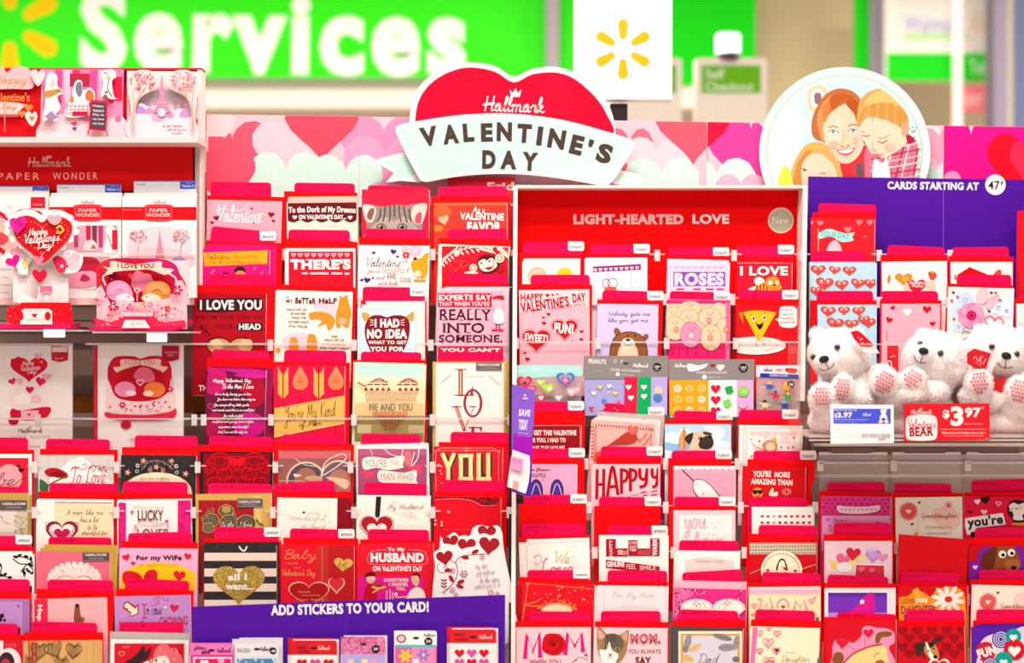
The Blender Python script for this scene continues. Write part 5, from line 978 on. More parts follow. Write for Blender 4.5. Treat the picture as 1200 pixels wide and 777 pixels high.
Z(770, 320, 5.547); Pg([(672, 600), (922, 610), (920, 660), (670, 650)], 'f2e8e8'); Pg([(670, 650), (920, 660), (918, 688), (668, 678)], '1c3c9c'); T('SCRAPBOOK STICKERS', 730, 658, 850, 674, WHITE, 0, rot=2); S('Hallmark', 690, 616, 750, 640, '3a3c8c', 2.4); B([(832, 620), (908, 622), (900, 650), (850, 648)], 'd8202c'); B([(765, 630), (790, 620), (822, 632), (790, 640)], 'e88a98'); it.clip = None
it.done(); it.front = -.0062; it.names = ('figures', 'lettering'); E(870, 725, 25, 25, '1c1416'); T('38', 856, 716, 884, 732, WHITE, 1)
for x, y, c_, c2 in ((730, 730, '3458b8', 'f0b890'), (835, 735, 'f0a830', 'f0b890'), (700, 850, 'e8c890', '2c2420'), (830, 855, '3a4a90', '90a8e0'), (770, 790, 'd83040', '3458b8'), (850, 800, '38a048', 'f0b030')):
    E(x, y-14, 12, 12, c2); B([(x-18, y+30), (x-14, y-4), (x+14, y-4), (x+18, y+30), (x, y+20)], c_); L([(x-12, y+2), (x-34, y-6)], 8, c_); L([(x+12, y+2), (x+34, y+12)], 8, c_)
it = sticker('clear pouch of puffy gem heart stickers in front of the pink Happy Valentines Day card', (602, 428, 681, 480), 441, clear('pouch2', .18, bump=.8, scale=26, gl=.12, tint=(.9, .85, .85)), 'b0e6dc', DY(445)+.003, roll=-1, pouch=True)
it.clip = None; Z(595, 320, 5.547); Pg([(40, 620), (480, 600), (490, 660), (60, 690)], 'aee4da'); L([(60, 640), (200, 625), (330, 640), (470, 620)], 4, 'e8fbf6', True); it.done(); it.front = -.0062; it.names = ('gem_stickers', 'lettering')
for x, y, s, a, b in ((110, 705, 95, 'e8142c', 'f8707c'), (215, 710, 60, 'b8c860', 'd8dc8c'), (375, 690, 120, '5078b0', '88a8cc'), (260, 745, 90, '9cc83c', 'c8e070'), (150, 760, 80, 'e03050', 'f890a0'), (440, 760, 60, 'f0a8b8', 'f8ccd4')):
    H(x, y, s, a, 0, s*.95); H(x, y, s*.7, b, 0, s*.66)
H(375, 700, 62, 'e83c7c'); H(375, 700, 36, 'f8a0c0'); E(110, 715, 14, 10, '3a3c8c')
Z(595, 450, 5.547)
for x, y, s, a in ((215, 90, 60, 'e02840'), (330, 90, 56, '98b8a8'), (415, 50, 70, 'e8a0b8'), (270, 30, 60, 'a8d048')): H(x, y, s, a); H(x, y, s*.6, 'f8e0e0')
# row 4
pk('dark red card, to get this valentine for you', M1, (618, 681, 497, 498), '9c0c18', (620, 683, 470, 471), FU, (618, 686, 481, 484), cap='', **K1)
Z(595, 450, 5.547); frame(130, 270, 470, 700, 3, 'f0a8a0'); T('TO GET THIS VALENTINE', 120, 300, 446, 334, 'fbe4dc', 2); T('FOR YOU, I HAD TO', 130, 350, 376, 384, 'fbe4dc', 2); T('LEAVE THE HOUSE', 125, 402, 370, 436, 'fbe4dc', 2)
pk('pink card with purple flip-flops, you are flippin awesome', M1, (618, 676, 544, 544), 'f8a8cc', (612, 684, 525, 526), FU, (614, 685, 537, 538), **K1)
Z(595, 450, 5.547); S('are flippin', 130, 545, 275, 575, '4a2c44', 3, shear=.1); S('awesome.', 120, 582, 250, 606, '4a2c44', 3, shear=.1); L([(232, 612), (226, 636)], 2.6, '4a2c44')
for x in (185, 320):
    E(x, 700, 44, 82, '2c1a4c'); E(x, 700, 38, 76, '5a2ca0'); L([(x-30, 720), (x-12, 660), (x, 645), (x+14, 662), (x+32, 722)], 11, '1c1420', True); L([(x-30, 720), (x-12, 662), (x, 648), (x+14, 664), (x+32, 722)], 5, 'e8e0f0', True)
pk('empty pocket above the We Love card', M1, None, None, (614, 686, 580, 580), FU, (608, 687, 591, 591), **K1)
pk('white We Love card with pink and gold script', M1, (617, 690, 632, 630), 'fcf0e8', (612, 685, 613, 614), None, (608, 692, 629, 627), n=1, sd=(-9, 4), **K1)
Z(595, 575, 6.216)
for k in range(19): H(160+k*22.5, 384-k*1, 9, 'e8a0ac' if k % 2 else 'c87088')
S('We', 345, 440, 452, 528, 'c8b860', 5); S('Love', 225, 490, 470, 620, 'e0488c', 6); L([(190, 485), (230, 470), (250, 500), (225, 535), (200, 525)], 4, 'e87c9c', True); dots(180, 450, 260, 560, 12, 4, ['e87c9c', 'd8c878'], True); dots(460, 460, 490, 560, 12, 3, ['e8a0b8', 'd8c878'])
pk('red card with gold hearts and a half-moon window', M1, (612, 697, 682, 685), 'e81026', (618, 689, 668, 668), 'Inspire', (608, 692, 676, 680), n=1, sd=(-8, 4), back='c80c20', **K1)
Z(595, 660, 6.316); L([(150, 150), (110, 420)], 5, 'f0a050'); L([(165, 148), (640, 192)], 3, 'f0a050'); H(148, 152, 26, 'f0a060'); E(365, 350, 110, 46, 'f8e0b8', n=30); O(365, 350, 118, 54, 8, 'f0a450', 180, 360)
L([(130, 305), (200, 290), (250, 262)], 5, 'f0a450'); L([(130, 310), (200, 318), (260, 325)], 5, 'f0a450')
for i in range(26): x, y = rng.uniform(170, 625), rng.uniform(168, 330); (H(x, y, rng.choice((10, 16, 26)), 'f48a70', rng.uniform(-20, 20)))
for i in range(60): a = rng.uniform(PI, 2*PI); E(365+rng.uniform(118, 150)*math.cos(a), 350+rng.uniform(52, 96)*math.sin(a), 4, 4, 'f0a450', n=6)
pk('pink card reading MOM with a red rose for the O', M1, (605, 692, 735, 735), 'f8cccf', (620, 692, 716, 717), None, (604, 693, 728, 728), n=1, sd=(-1.4, 1), **K1)
Z(595, 660, 6.316)
for pts in ([(128, 700), (142, 530), (185, 660), (232, 520), (240, 690)], [(425, 670), (445, 520), (495, 620), (545, 520), (556, 650)]): L(pts, 33, 'e8147c')
T(',', 566, 670, 592, 706, 'e8147c', 3); RS = 'd81020'
B([(262, 560), (290, 525), (340, 520), (390, 530), (425, 575), (430, 620), (400, 665), (350, 685), (300, 675), (255, 640)], RS, 6)
for r in (66, 50, 34, 20): O(340, 600, r, r*.85, 5, '8c0814', r*4, r*4+230)
E(340, 600, 12, 10, '5a0410'); T('WHEN YOU', 160, 712, 392, 750, 'b83058', 1); L([(480, 735), (530, 695), (590, 715)], 3, '4a2c34', True); L([(470, 740), (520, 710)], 3, '4a2c34')
# column 2
pk('pink scalloped card with a red flying cupid', M2, (693, 768, 492, 497), 'f9b4a8', (708, 777, 472, 478), FU, (700, 779, 482, 487), n=3, sd=(2.2, -1.6), back='fbd8d4', ec='c8b8b0', dd=.002, **K1)
Z(595, 450, 5.547)
for i in range(44):
    x = 545+i*9.6
    E(x, 262+i*.75, 6, 6, 'b83c3c' if i % 2 else 'f6d4cc', n=8)
for i in range(18): E(548, 268+i*12, 6, 6, 'b83c3c' if i % 2 else 'f6d4cc', n=8); E(572, 280+i*12, 4, 4, 'c85048', n=6)
frame(560, 276, 930, 900, 3, 'c04840'); B([(640, 410), (720, 350), (760, 320), (800, 310), (840, 340), (830, 370), (780, 385), (700, 390)], 'c0382c'); L([(645, 408), (780, 330), (860, 370)], 7, 'c0382c', True); L([(860, 370), (905, 320)], 6, 'c8503c'); L([(880, 400), (935, 330)], 6, 'c8503c'); B([(780, 300), (800, 265), (815, 300), (830, 270), (845, 300), (810, 330)], 'd8685c'); E(590, 470, 30, 34, 'ee5040')
pk('pink card reading HAPPY with an extra Y', M2, (693, 772, 545, 545), 'f9c2cb', (704, 775, 523, 524), FU, (699, 775, 535, 537), n=1, sd=(1.5, -1), **K1)
Z(595, 450, 5.547)
HC = 'b80c1c'
for pts in ([(582, 560), (578, 745)], [(624, 558), (622, 745)], [(580, 655), (624, 650)], [(648, 730), (672, 560), (690, 558), (716, 715)], [(660, 670), (705, 665)], [(738, 555), (740, 708)], [(738, 558), (775, 570), (772, 620), (740, 640)], [(796, 555), (798, 692)], [(796, 556), (832, 570), (828, 615), (798, 632)], [(858, 555), (862, 610), (895, 615), (905, 555)], [(903, 600), (895, 655), (862, 670)], [(938, 555), (942, 600), (970, 602), (978, 552)], [(977, 590), (966, 655), (945, 670)]):
    L(pts, 21, HC, True)
L([(700, 755), (890, 705)], 2, '7c3040'); L([(870, 705), (900, 700)], 7, 'd03060'); L([(880, 725), (905, 720)], 7, 'd03060'); L([(935, 700), (970, 694)], 7, 'd03060'); L([(935, 722), (970, 716)], 7, 'd03060')
pk('empty pocket above the giant maroon letters card', M2, None, None, (702, 773, 582, 583), FU, (696, 774, 593, 593), **K1)
pk('white card with giant maroon letters filled with words', M2, (702, 783, 627, 627), 'fdf0e8', (712, 781, 615, 617), '#EXPRESSIVE', None, **K1)
Z(595, 575, 6.216)
MR = 'b0142c'
R(715, 352, 788, 482, MR); R(788, 420, 875, 482, MR); R(878, 360, 944, 478, MR); R(944, 420, 1035, 478, MR); R(1036, 348, 1106, 478, MR); Pg([(715, 502), (1106, 552), (1106, 582), (860, 580), (715, 564)], MR)
T('HAPPY', 690, 406, 812, 430, 'f6c8c4', 1, rot=-90); T('XO', 800, 432, 834, 466, WHITE, 2, rot=-8); T('LOVE', 884, 368, 938, 392, 'f6c8c4', 1); T('KISS', 890, 400, 936, 440, 'f6c8c4', 1); T('WARM', 1012, 396, 1130, 432, WHITE, 2, rot=-90); T('HUGS', 950, 430, 1028, 468, 'd86070', 1); T('DAY', 835, 435, 872, 470, 'f6c8c4', 1)
T('GENUINE', 722, 515, 850, 556, WHITE, 2); T('FEEL', 865, 535, 935, 572, 'f6c8c4', 1); T('SMILE', 960, 545, 1080, 578, 'f6c8c4', 1); H(915, 435, 18, WHITE)
pk('pale pink card For My Mom with thin script', M2, (700, 783, 686, 687), 'fbe2e4', (712, 782, 668, 669), None, (698, 783, 681, 682), n=1, sd=(-3, 1), cap='MOM', **K1)
Z(595, 660, 6.316); L([(712, 183), (712, 345)], 3, 'c8a8b4'); S('For My Mom', 770, 215, 1088, 280, 'a88c94', 2.6); T("ON VALENTINE'S DAY", 840, 318, 1030, 328, 'c8acb0', 0); L([(750, 188), (850, 182), (980, 190), (1150, 186)], 1.5, 'e8c8cc', True); R(1168, 180, 1176, 600, 'f4ccd4')
pk('pink card with a kitten, MOM you always say', M2, (696, 781, 735, 736), 'f9cdd4', (704, 774, 716, 716), None, (697, 784, 728, 729), n=1, sd=(1.5, 0), cap='MOM - FUNNY', **K1)
Z(595, 660, 6.316)
B([(660, 600), (665, 480), (690, 478), (740, 530), (790, 520), (830, 530), (885, 495), (898, 510), (890, 600), (870, 680), (820, 740), (740, 745), (680, 690)], 'a87c54', 5); B([(675, 560), (672, 490), (720, 540)], 'e0a890'); B([(845, 540), (886, 505), (880, 580)], 'dca088')
B([(720, 540), (770, 520), (830, 540), (860, 600), (820, 660), (770, 620), (720, 610)], '6c5c54'); B([(740, 800), (690, 700), (680, 640), (730, 640), (752, 580), (770, 640), (820, 680), (800, 740), (850, 800)], 'fbf2ec', 5)
for x, y in ((722, 616), (812, 634)): E(x, y, 22, 19, '3a2c24'); E(x, y, 18, 15, 'b8b468'); E(x, y, 8, 12, '1c1414')
E(758, 678, 13, 9, 'e06058'); L([(758, 686), (750, 700), (735, 700)], 2.5, '6c4c44', True); L([(758, 686), (768, 700), (780, 698)], 2.5, '6c4c44', True)
for k in range(4): L([(735+k*20, 530), (742+k*18, 580)], 5, '3c302c')
T('MOM,', 908, 522, 1130, 612, 'b02434', 3); T('MOM', 914, 530, 1100, 604, 'e08890', 0); T('YOU ALWAYS', 890, 636, 1132, 668, '7c3c44', 0); T('SAY', 945, 692, 1062, 750, '7c2430', 2)
# column 3
pk('sky card with a pug beside a golden bridge tower', M3, (779, 855, 497, 497), 'b8d8f4', (790, 857, 481, 483), 'FUNNY!.', (780, 858, 492, 492), n=1, sd=(1.5, .6), back='e8f0f8', **K1)
Z(770, 450, 5.547); B([(50, 340), (90, 310), (130, 320), (170, 290), (220, 310), (200, 350), (60, 380)], 'f8fafc'); B([(300, 275), (420, 285), (440, 330), (380, 380), (330, 300)], 'eef4fa'); R(50, 370, 470, 700, 'e4eef6'); B([(55, 380), (130, 390), (200, 360), (260, 400), (200, 430), (60, 430)], '8cc0ec')
B([(145, 350), (165, 300), (185, 300), (196, 350), (190, 420), (150, 420)], 'e0a060'); L([(176, 285), (178, 420)], 5, '7c4a2c'); L([(150, 345), (140, 420)], 4, '9c6434')
B([(215, 440), (222, 380), (230, 330), (260, 308), (310, 305), (350, 325), (368, 370), (355, 420), (330, 450)], 'e8c8a4', 5); B([(180, 355), (205, 325), (235, 320), (225, 370), (205, 392)], '3a302e'); B([(275, 370), (300, 345), (345, 335), (366, 370), (362, 405), (330, 425), (285, 420), (270, 400)], '3c302e'); E(280, 352, 13, 12, '1a1414'); E(276, 348, 4, 4, WHITE); E(345, 342, 10, 10, '1a1414'); B([(300, 310), (350, 318), (356, 330), (310, 330)], '4a3a34'); L([(240, 320), (262, 330), (290, 322)], 3, 'c8a078', True)
pk('pink card with a white narwhal under scalloped waves', M3, (789, 861, 547, 547), 'f5a4bb', (787, 856, 528, 528), FU, (783, 857, 537, 538), n=1, sd=(1, -1), back='fbeee8', **K1)
Z(770, 450, 5.547); wave(106, 508, 545, 500, 10, 14, 'fdf1ec', False); 
for j in range(6):
    for i in range(5): L([(120+i*82+(j % 2)*30, 590+j*28), (140+i*82+(j % 2)*30, 584+j*28), (160+i*82+(j % 2)*30, 592+j*28)], 1.6, 'e88aa6', True)
L([(162, 556), (240, 632)], 6, '4a3038'); B([(232, 650), (245, 622), (290, 620), (340, 650), (385, 700), (420, 760), (300, 760), (262, 730), (236, 690)], '3a2a30', 5); B([(236, 650), (247, 626), (290, 624), (336, 653), (380, 702), (412, 760), (304, 760), (266, 728), (240, 690)], 'f4ece8', 5); L([(240, 652), (255, 656), (270, 648)], 2.6, '3a2a30', True); O(300, 712, 6, 9, 2.4, '6c5a60')
pk('white card with pink outlined words you have', M3, (789, 861, 598, 598), 'f8c8d2', (790, 860, 582, 583), 'FUNNY', (784, 862, 593, 594), cap='MOM - FUNNY', **K1)
Z(770, 575, 6.216); Pg(roundrect(158, 170, 548, 900, 14, 'lr'), 'fcebe4'); L([(158, 900), (158, 185), (170, 170), (535, 170), (548, 185), (548, 900)], 3, 'd0a8a4')
S('you', 200, 205, 360, 345, 'e06c94', 13, shear=.1); S('you', 200, 205, 360, 345, 'fbd0dc', 7, shear=.1); S('have', 265, 300, 490, 400, 'e06c94', 13, shear=.1); S('have', 265, 300, 490, 400, 'fbd0dc', 7, shear=.1)
for x, y in ((395, 235), (420, 268), (378, 305), (408, 318), (330, 310)): flower(x, y, 10, 4, 'a8dcd8', 'fbeee8')
pk('white card with small pink panel, Valentine Hugs', M3, (794, 867, 645, 646), 'fdf1ea', (796, 866, 633, 634), None, None, n=1, sd=(-4, 1), cap='GRANDMA', back='fbe8e0', **K1)
Z(770, 575, 6.216); L([(210, 900), (210, 505), (360, 488), (555, 512), (555, 900)], 4, 'e8a8a0'); Pg([(214, 900), (214, 508), (360, 492), (551, 515), (551, 900)], 'fad4d0'); S('Valentine Hugs', 278, 502, 482, 528, 'd86c58', 2.6, shear=0)
pk('magenta card with a white filigree heart', M3, (789, 875, 689, 691), 'e82c84', (799, 870, 671, 667), None, (789, 875, 680, 682), ec='f9b4c4', cap='MOM', **K1)
Z(770, 660, 6.0); B([(115, 175), (160, 180), (240, 190), (250, 230), (200, 260), (170, 330), (120, 380)], 'f060a0'); dots(118, 175, 350, 220, 30, 5, ['7c1444', 'f8b0cc']); dots(118, 220, 180, 400, 30, 6, ['7c1444', 'f8a0c4']); dots(560, 190, 625, 380, 16, 6, ['f8b0cc', 'c81460']); H(390, 340, 460, 'f8c0cc', 0, 250); H(390, 343, 430, 'fcebe0', 0, 230)
for x, y, c_ in ((275, 290, 'c8102c'), (495, 285, 'c8102c')):
    for k in range(4): E(x+16*math.cos(k*1.5), y-8+16*math.sin(k*1.5), 8, 5, c_, k*80, 8)
for s, x in ((1, 430), (-1, 345)): L([(x, 320), (x+s*20, 280), (x+s*50, 300), (x+s*40, 320)], 3, 'b89464', True); L([(x-s*60, 320), (x-s*30, 295)], 3, 'b89464')
pk('grey-framed card Dad with gold and grey leaves', M3, (788, 871, 735, 737), '544a4a', (797, 865, 714, 716), None, (787, 873, 727, 727), n=1, sd=(-1, -1), cap='DAD', **K1)
Z(770, 660, 6.0); R(150, 478, 600, 900, 'fbe8cc'); R(165, 496, 584, 900, 'd8a85c'); R(185, 512, 565, 900, 'dcd4e0'); 
for x, y, rx, ry, c_, a in ((215, 555, 24, 60, '9c9490', 15), (265, 595, 50, 24, 'e4c08c', -25), (200, 600, 20, 30, '8c8684', 0), (215, 670, 44, 24, 'e4b874', 20), (460, 520, 70, 20, '8c8484', 15), (490, 592, 60, 26, '9a9290', -3), (555, 560, 20, 50, '9a9290', 10), (555, 675, 26, 20, '7c7474', 0)): E(x, y, rx, ry, c_, a); L([(x-rx*.8*math.cos(math.radians(a)), y-rx*.8*math.sin(math.radians(a))), (x+rx*.8*math.cos(math.radians(a)), y+rx*.8*math.sin(math.radians(a)))], 2, '5c5454')
S('Dad', 290, 635, 440, 705, '5c5054', 3)
# column 4
pk('white card with dotted border and a crowned monkey', M4, (866, 940, 498, 499), 'fdf0ea', (866, 934, 480, 481), 'FUNNY', (864, 938, 491, 492), n=1, sd=(.6, 0), **K1)
Z(770, 450, 5.547); 
for i in range(38): E(576+i*9.5, 286, 3, 3, 'c86c7c', n=6)
for i in range(18): E(558, 290+i*12, 3, 3, 'c86c7c', n=6); E(578, 290+i*12, 3, 3, 'c86c7c', n=6); E(930, 290+i*12, 3, 3, 'c86c7c', n=6)
T("THE VALENTINE'S DAY WAS BONKERS", 600, 308, 910, 332, 'e87c90', 0, rot=1); T('IS ON', 805, 345, 852, 362, 'e87c90', 0); T('THE WAY', 792, 368, 868, 388, 'e87c90', 0)
E(735, 400, 44, 38, 'd08c64'); E(695, 395, 13, 14, 'c87c54'); E(768, 400, 13, 14, 'c87c54'); B([(705, 395), (735, 380), (762, 395), (758, 430), (715, 430)], 'f8c8a0'); Pg([(742, 372), (750, 342), (760, 356), (770, 340), (775, 368)], 'f0b040'); L([(650, 415), (620, 390)], 7, 'f0a890'); L([(690, 430), (650, 412)], 8, 'd87c4c')
for x, y, c_ in ((610, 360, '80c080'), (662, 372, 'c82048'), (700, 345, '80c080'), (887, 352, 'c82048'), (805, 412, 'a02878'), (850, 415, 'a02878'), (882, 410, 'c82048'), (612, 470, 'c86030')): H(x, y, 16, c_)
pk('red card with sunglasses face, you are more amazing than', M4, (870, 944, 546, 547), 'd80c18', (883, 955, 528, 529), FU, (876, 955, 538, 540), n=1, sd=(2, 0), back='c00814', **K1)
Z(770, 450, 5.547); T("YOU'RE", 624, 564, 740, 606, 'fbeee6', 2); T('MORE', 764, 572, 864, 608, 'fbeee6', 2, rot=1); T('AMAZING THAN', 610, 618, 880, 656, 'fbeee6', 2, rot=2)
E(652, 708, 36, 34, 'f8a01c'); R(618, 690, 688, 700, '1c1414'); E(636, 704, 16, 12, '1c1414'); E(669, 704, 16, 12, '1c1414'); L([(640, 726), (655, 730), (668, 722)], 3, '5c2c10', True); B([(728, 710), (748, 676), (758, 690), (756, 706), (782, 700), (782, 728), (735, 728)], 'fbe4c8')
for k in range(10): a = k*PI/5; L([(842+12*math.cos(a), 700+10*math.sin(a)), (842+32*math.cos(a), 700+26*math.sin(a))], 3, 'f8c0b8')
pk('white card with two rows of tiny red hearts', M4, (881, 953, 594, 594), 'fdf1ea', (878, 946, 582, 583), None, None, n=1, sd=(1.6, 3), **K1)
Z(770, 575, 6.216)
for j in range(3):
    for i in range(9): H(765+i*43, 188+j*45, 25, 'c02c3c' if i != 2 else 'e8909c')
pk('gingham-topped red card with round window', M4, (878, 957, 636, 636), 'd40c18', (889, 958, 615, 616), None, (876, 958, 625, 629), yb=740, **K1)
Z(770, 575, 6.216); R(650, 372, 1180, 465, 'fbe8d0')
for k in range(24): R(672+k*22, 372, 682+k*22, 465, 'c8b49c')
for k in range(4): R(650, 376+k*24, 1180, 386+k*24, 'b4a088')
for s in (-1, 1): 
    for y0, y1 in ((550, 620), (590, 530)): 
        for k in range(9): x = 905+s*(150+k*13); t = k/9; L([(x, 570+(t*50 if y0 < 600 and s < 0 else -t*40)), (x+s*7, 570+((t+.06)*50 if y0 < 600 and s < 0 else -(t+.06)*40))], 4, 'f8d8d0')
E(905, 580, 150, 145, 'fbe8cc', n=50); O(905, 580, 128, 122, 3, '8c7c6c', 190, 350)
for k in range(20): a = PI+PI*k/19; L([(905+122*math.cos(a), 580+118*math.sin(a)), (905+132*math.cos(a), 580+128*math.sin(a))], 4, '8c7c6c')
B([(868, 580), (880, 520), (900, 495), (925, 500), (942, 540), (945, 580)], '3a2a2a', 5); B([(876, 580), (886, 530), (902, 508), (922, 512), (932, 545), (936, 590), (876, 600)], 'fbe8cc', 5); E(906, 553, 4, 4, '2c1a1a'); H(932, 566, 34, 'c81424'); H(805, 578, 24, 'c81424'); H(1005, 582, 24, 'c81424')
pk('pale yellow MOM card with looping pink letters', M4, (877, 961, 688, 687), 'f8e8b4', (893, 962, 670, 672), None, (875, 963, 683, 683), cap='MOM', **K1)
Z(770, 660, 6.0); R(640, 170, 1148, 222, 'f5b0c8'); R(640, 170, 1148, 186, 'fbd0dc'); R(640, 218, 1148, 226, 'f4d8b0')
for pts in ([(718, 330), (738, 245), (762, 310), (795, 240), (815, 330)], [(962, 330), (978, 262), (1005, 310), (1035, 258), (1052, 330)]): L(pts, 15, 'd874a0'); L(pts, 5, 'f8c8d8')
O(885, 305, 40, 52, 13, 'd874a0', 180, 360); O(885, 305, 40, 52, 4, 'f8c8d8', 180, 360); H(886, 306, 30, 'c83458')
for x, y, s in ((682, 300, 46), (1085, 268, 48), (715, 255, 20), (672, 360, 24), (1110, 240, 16)): HO(x, y, s, 5, 'ee90a8'); H(x, y, s*.6, 'f4a4b4')
pk('cream card to my daughter with nested pink hearts', M4, (879, 960, 735, 737), 'fbeccc', (885, 955, 714, 716), None, (880, 963, 726, 728), n=1, sd=(.8, -1), **K1)
Z(770, 660, 6.0); Pg([(672, 445), (708, 447), (670, 900), (640, 900)], 'ee74b4')
for x, y, s in ((720, 492, 56), (845, 495, 58), (785, 460, 34), (782, 560, 84), (720, 618, 50), (838, 615, 58), (785, 692, 90)): HO(x, y, s, 3.4, 'c87080'); HO(x, y, s*.7, 5, 'e8909c'); H(x, y, s*.42, 'f4b0b8')
H(840, 612, 30, '8c1424'); L([(760, 700), (790, 688), (822, 692)], 7, 'd8143c', True); T('For My', 905, 622, 970, 636, 'a88c60', 0); S('Daughter', 872, 648, 1072, 712, 'b89858', 2.8)
use(None); Z()

# ================================================================== cards: right section
R1, R2, R3 = 'in the first column under the purple header', 'in the second column under the purple header', 'in the last column at the right edge'
K2 = dict(sec='right')
def eyehearts(pts):
    for x, y, s, r in pts:
        H(x, y, s*1.08, 'b81c24', r, s*.86); H(x, y, s, 'ee5048', r, s*.8)
        for d in (-.2, .2): E(x+d*s, y-s*.1, s*.09, s*.1, 'f6f0f0', n=10); E(x+d*s, y-s*.1, s*.04, s*.05, '3a1418', n=6)
        L([(x-s*.1, y+s*.12), (x, y+s*.18), (x+s*.12, y+s*.1)], s*.04, '8c0c18', True)
pk('red card with a mint banner over a cupcake', R1, (950, 1025, 255, 256), 'e01c28', (959, 1027, 238, 240), None, (952, 1026, 249, 249), yb=372, cap='FOR KID', **K2)
Z(940, 200, 3.885)
L([(74, 265), (74, 365)], 3, 'f6d8d0'); B([(76, 285), (120, 265), (160, 275), (200, 285), (238, 282), (228, 302), (232, 318), (180, 325), (130, 300), (78, 310)], 'a8e0d4', 5); T('YOUR DAY', 84, 280, 215, 305, '58a89c', 0, rot=6); B([(115, 350), (135, 322), (155, 318), (175, 345), (178, 380), (112, 380)], 'f8c0cc'); B([(112, 362), (178, 362), (176, 400), (116, 400)], 'f6e8e8')
for x, y, s, r in ((82, 238, 28, 10), (260, 235, 30, 0), (308, 235, 30, 0), (208, 268, 34, 0), (285, 300, 12, 0), (44, 236, 18, 0)): H(x, y, s, 'f07c80', r)
pk('upper blue card covered in smiling red hearts', R1, (949, 1027, 308, 308), 'bcdcec', (950, 1014, 294, 294), None, None, cap='FOR KID', n=1, sd=(-1, -1), **K2)
Z(940, 200, 3.885); eyehearts(((73, 452, 66, 0), (148, 452, 50, 8), (215, 455, 58, 0), (102, 512, 76, 5), (180, 518, 58, -5), (252, 512, 58, 10), (310, 512, 54, 0), (62, 545, 50, 0)))
pk('lower blue card covered in smiling red hearts behind a bear', R1, (958, 1027, 357, 357), 'bcdcec', (957, 1023, 341, 341), None, (949, 1027, 352, 352), yb=450, **K2)
Z(940, 200, 3.885); eyehearts(((118, 640, 66, 5), (190, 637, 52, 0), (258, 638, 56, -6), (150, 695, 74, 8), (225, 698, 60, 0), (302, 690, 60, 5), (100, 740, 60, 0))); Z(940, 370, 4.569); eyehearts(((362, 280, 44, 0), (330, 20, 60, 0)))
pk('white card with orange heart hands and red valentine wishes heart', R2, (1033, 1109, 308, 307), 'fdf1ea', (1040, 1107, 287, 290), None, (1032, 1111, 299, 300), n=1, sd=(.5, -1), **K2)
Z(940, 200, 3.885); B([(388, 490), (398, 472), (404, 490), (398, 510), (390, 515)], 'e8803c'); H(462, 492, 82, 'f08c2c', 0, 66); H(470, 495, 30, 'f8b048'); B([(580, 490), (575, 462), (600, 460), (614, 478), (596, 500)], 'e04830'); E(592, 462, 9, 5, '8ab048', 20); H(520, 525, 92, 'e41830', 0, 80); B([(460, 525), (480, 510), (490, 545), (470, 550)], 'f8c8b8'); B([(560, 510), (600, 505), (606, 540), (570, 550)], 'f8c8b8'); S('Valentine', 485, 498, 558, 516, WHITE, 1.8, shear=0); S('Wishes', 497, 514, 552, 530, WHITE, 1.8, shear=0)
pk('pink card with small red hearts behind the middle bear', R2, (1033, 1101, 356, 356), 'f8b0be', (1032, 1099, 341, 341), None, (1031, 1103, 352, 352), yb=450, **K2)
Z(940, 200, 3.885)
for x, y, s, r in ((413, 625, 24, -20), (568, 632, 40, 5), (396, 680, 32, 20), (594, 697, 28, -5)): H(x, y, s, 'c81428', r)
H(478, 642, 40, 'fdf1ea'); L([(385, 730), (385, 775)], 3, '8c5c60'); L([(590, 700), (575, 720), (540, 715)], 0.01, '8c5c60')
Z(940, 370, 4.569); R(455, 160, 515, 300, 'dc1428'); L([(475, 220), (500, 215)], 5, 'f8b0be'); L([(462, 270), (458, 245), (474, 245), (478, 270)], 5, 'fdf1ea', True)
pk('white card with orange hearts peeking over the watercolor flower card', R3, (1114, 1186, 308, 308), 'fdf1ea', (1115, 1182, 290, 289), None, (1112, 1188, 300, 301), n=1, sd=(0, -1), **K2)
Z(940, 200, 3.885); H(735, 490, 60, 'f08c2c'); B([(870, 480), (885, 455), (905, 452), (905, 475)], 'e04830'); B([(690, 490), (700, 470), (705, 500)], 'e8803c')
pk('white card with a pink and blue watercolor flower', R3, (1111, 1188, 336, 338), 'fbeeea', (1121, 1185, 322, 322), None, (1110, 1188, 332, 336), yb=450, **K2)
Z(940, 200, 3.885)
for cx_, cy_, r, c_ in ((742, 590, 44, 'c8dcf4'), (710, 640, 40, 'd4e4f6'), (712, 710, 32, 'd4e4f6'), (895, 625, 44, 'dce8f8'), (930, 640, 36, 'e4ecfa')):
    for k in range(5): a = k*1.257; E(cx_+r*.5*math.cos(a), cy_+r*.5*math.sin(a), r*.42, r*.36, c_, n=12)
    O(cx_, cy_, r*.2, r*.2, 3, '7c9cd0')
for k in range(9): a = k*.698; E(770+34*math.cos(a), 660+34*math.sin(a), 30, 26, 'f58cb8' if k % 2 else 'f7a4c4', n=14)
E(865, 595, 44, 20, 'f4c0cc', -45); L([(800, 640), (840, 600), (895, 565)], 3, 'e088a8', True); E(820, 570, 28, 40, 'f4c8d0', 20)
E(770, 660, 24, 24, 'e8287c'); O(770, 660, 15, 15, 4, '9c1450'); E(770, 660, 7, 7, '7c0c3c')
HO(872, 695, 84, 7, 'f27cb4', 10); HO(918, 720, 54, 6, 'f490c0', 20); HO(842, 715, 40, 5, 'f490c0', -10)
for x, y, c_ in ((688, 555, '3a1c28'), (706, 575, 'e81c60'), (860, 556, '3a1c28'), (690, 675, 'e81c60'), (900, 590, 'e81c60'), (850, 640, '3a1c28'), (680, 592, 'e81c60'), (880, 556, 'c84878')): H(x, y, 14, c_)
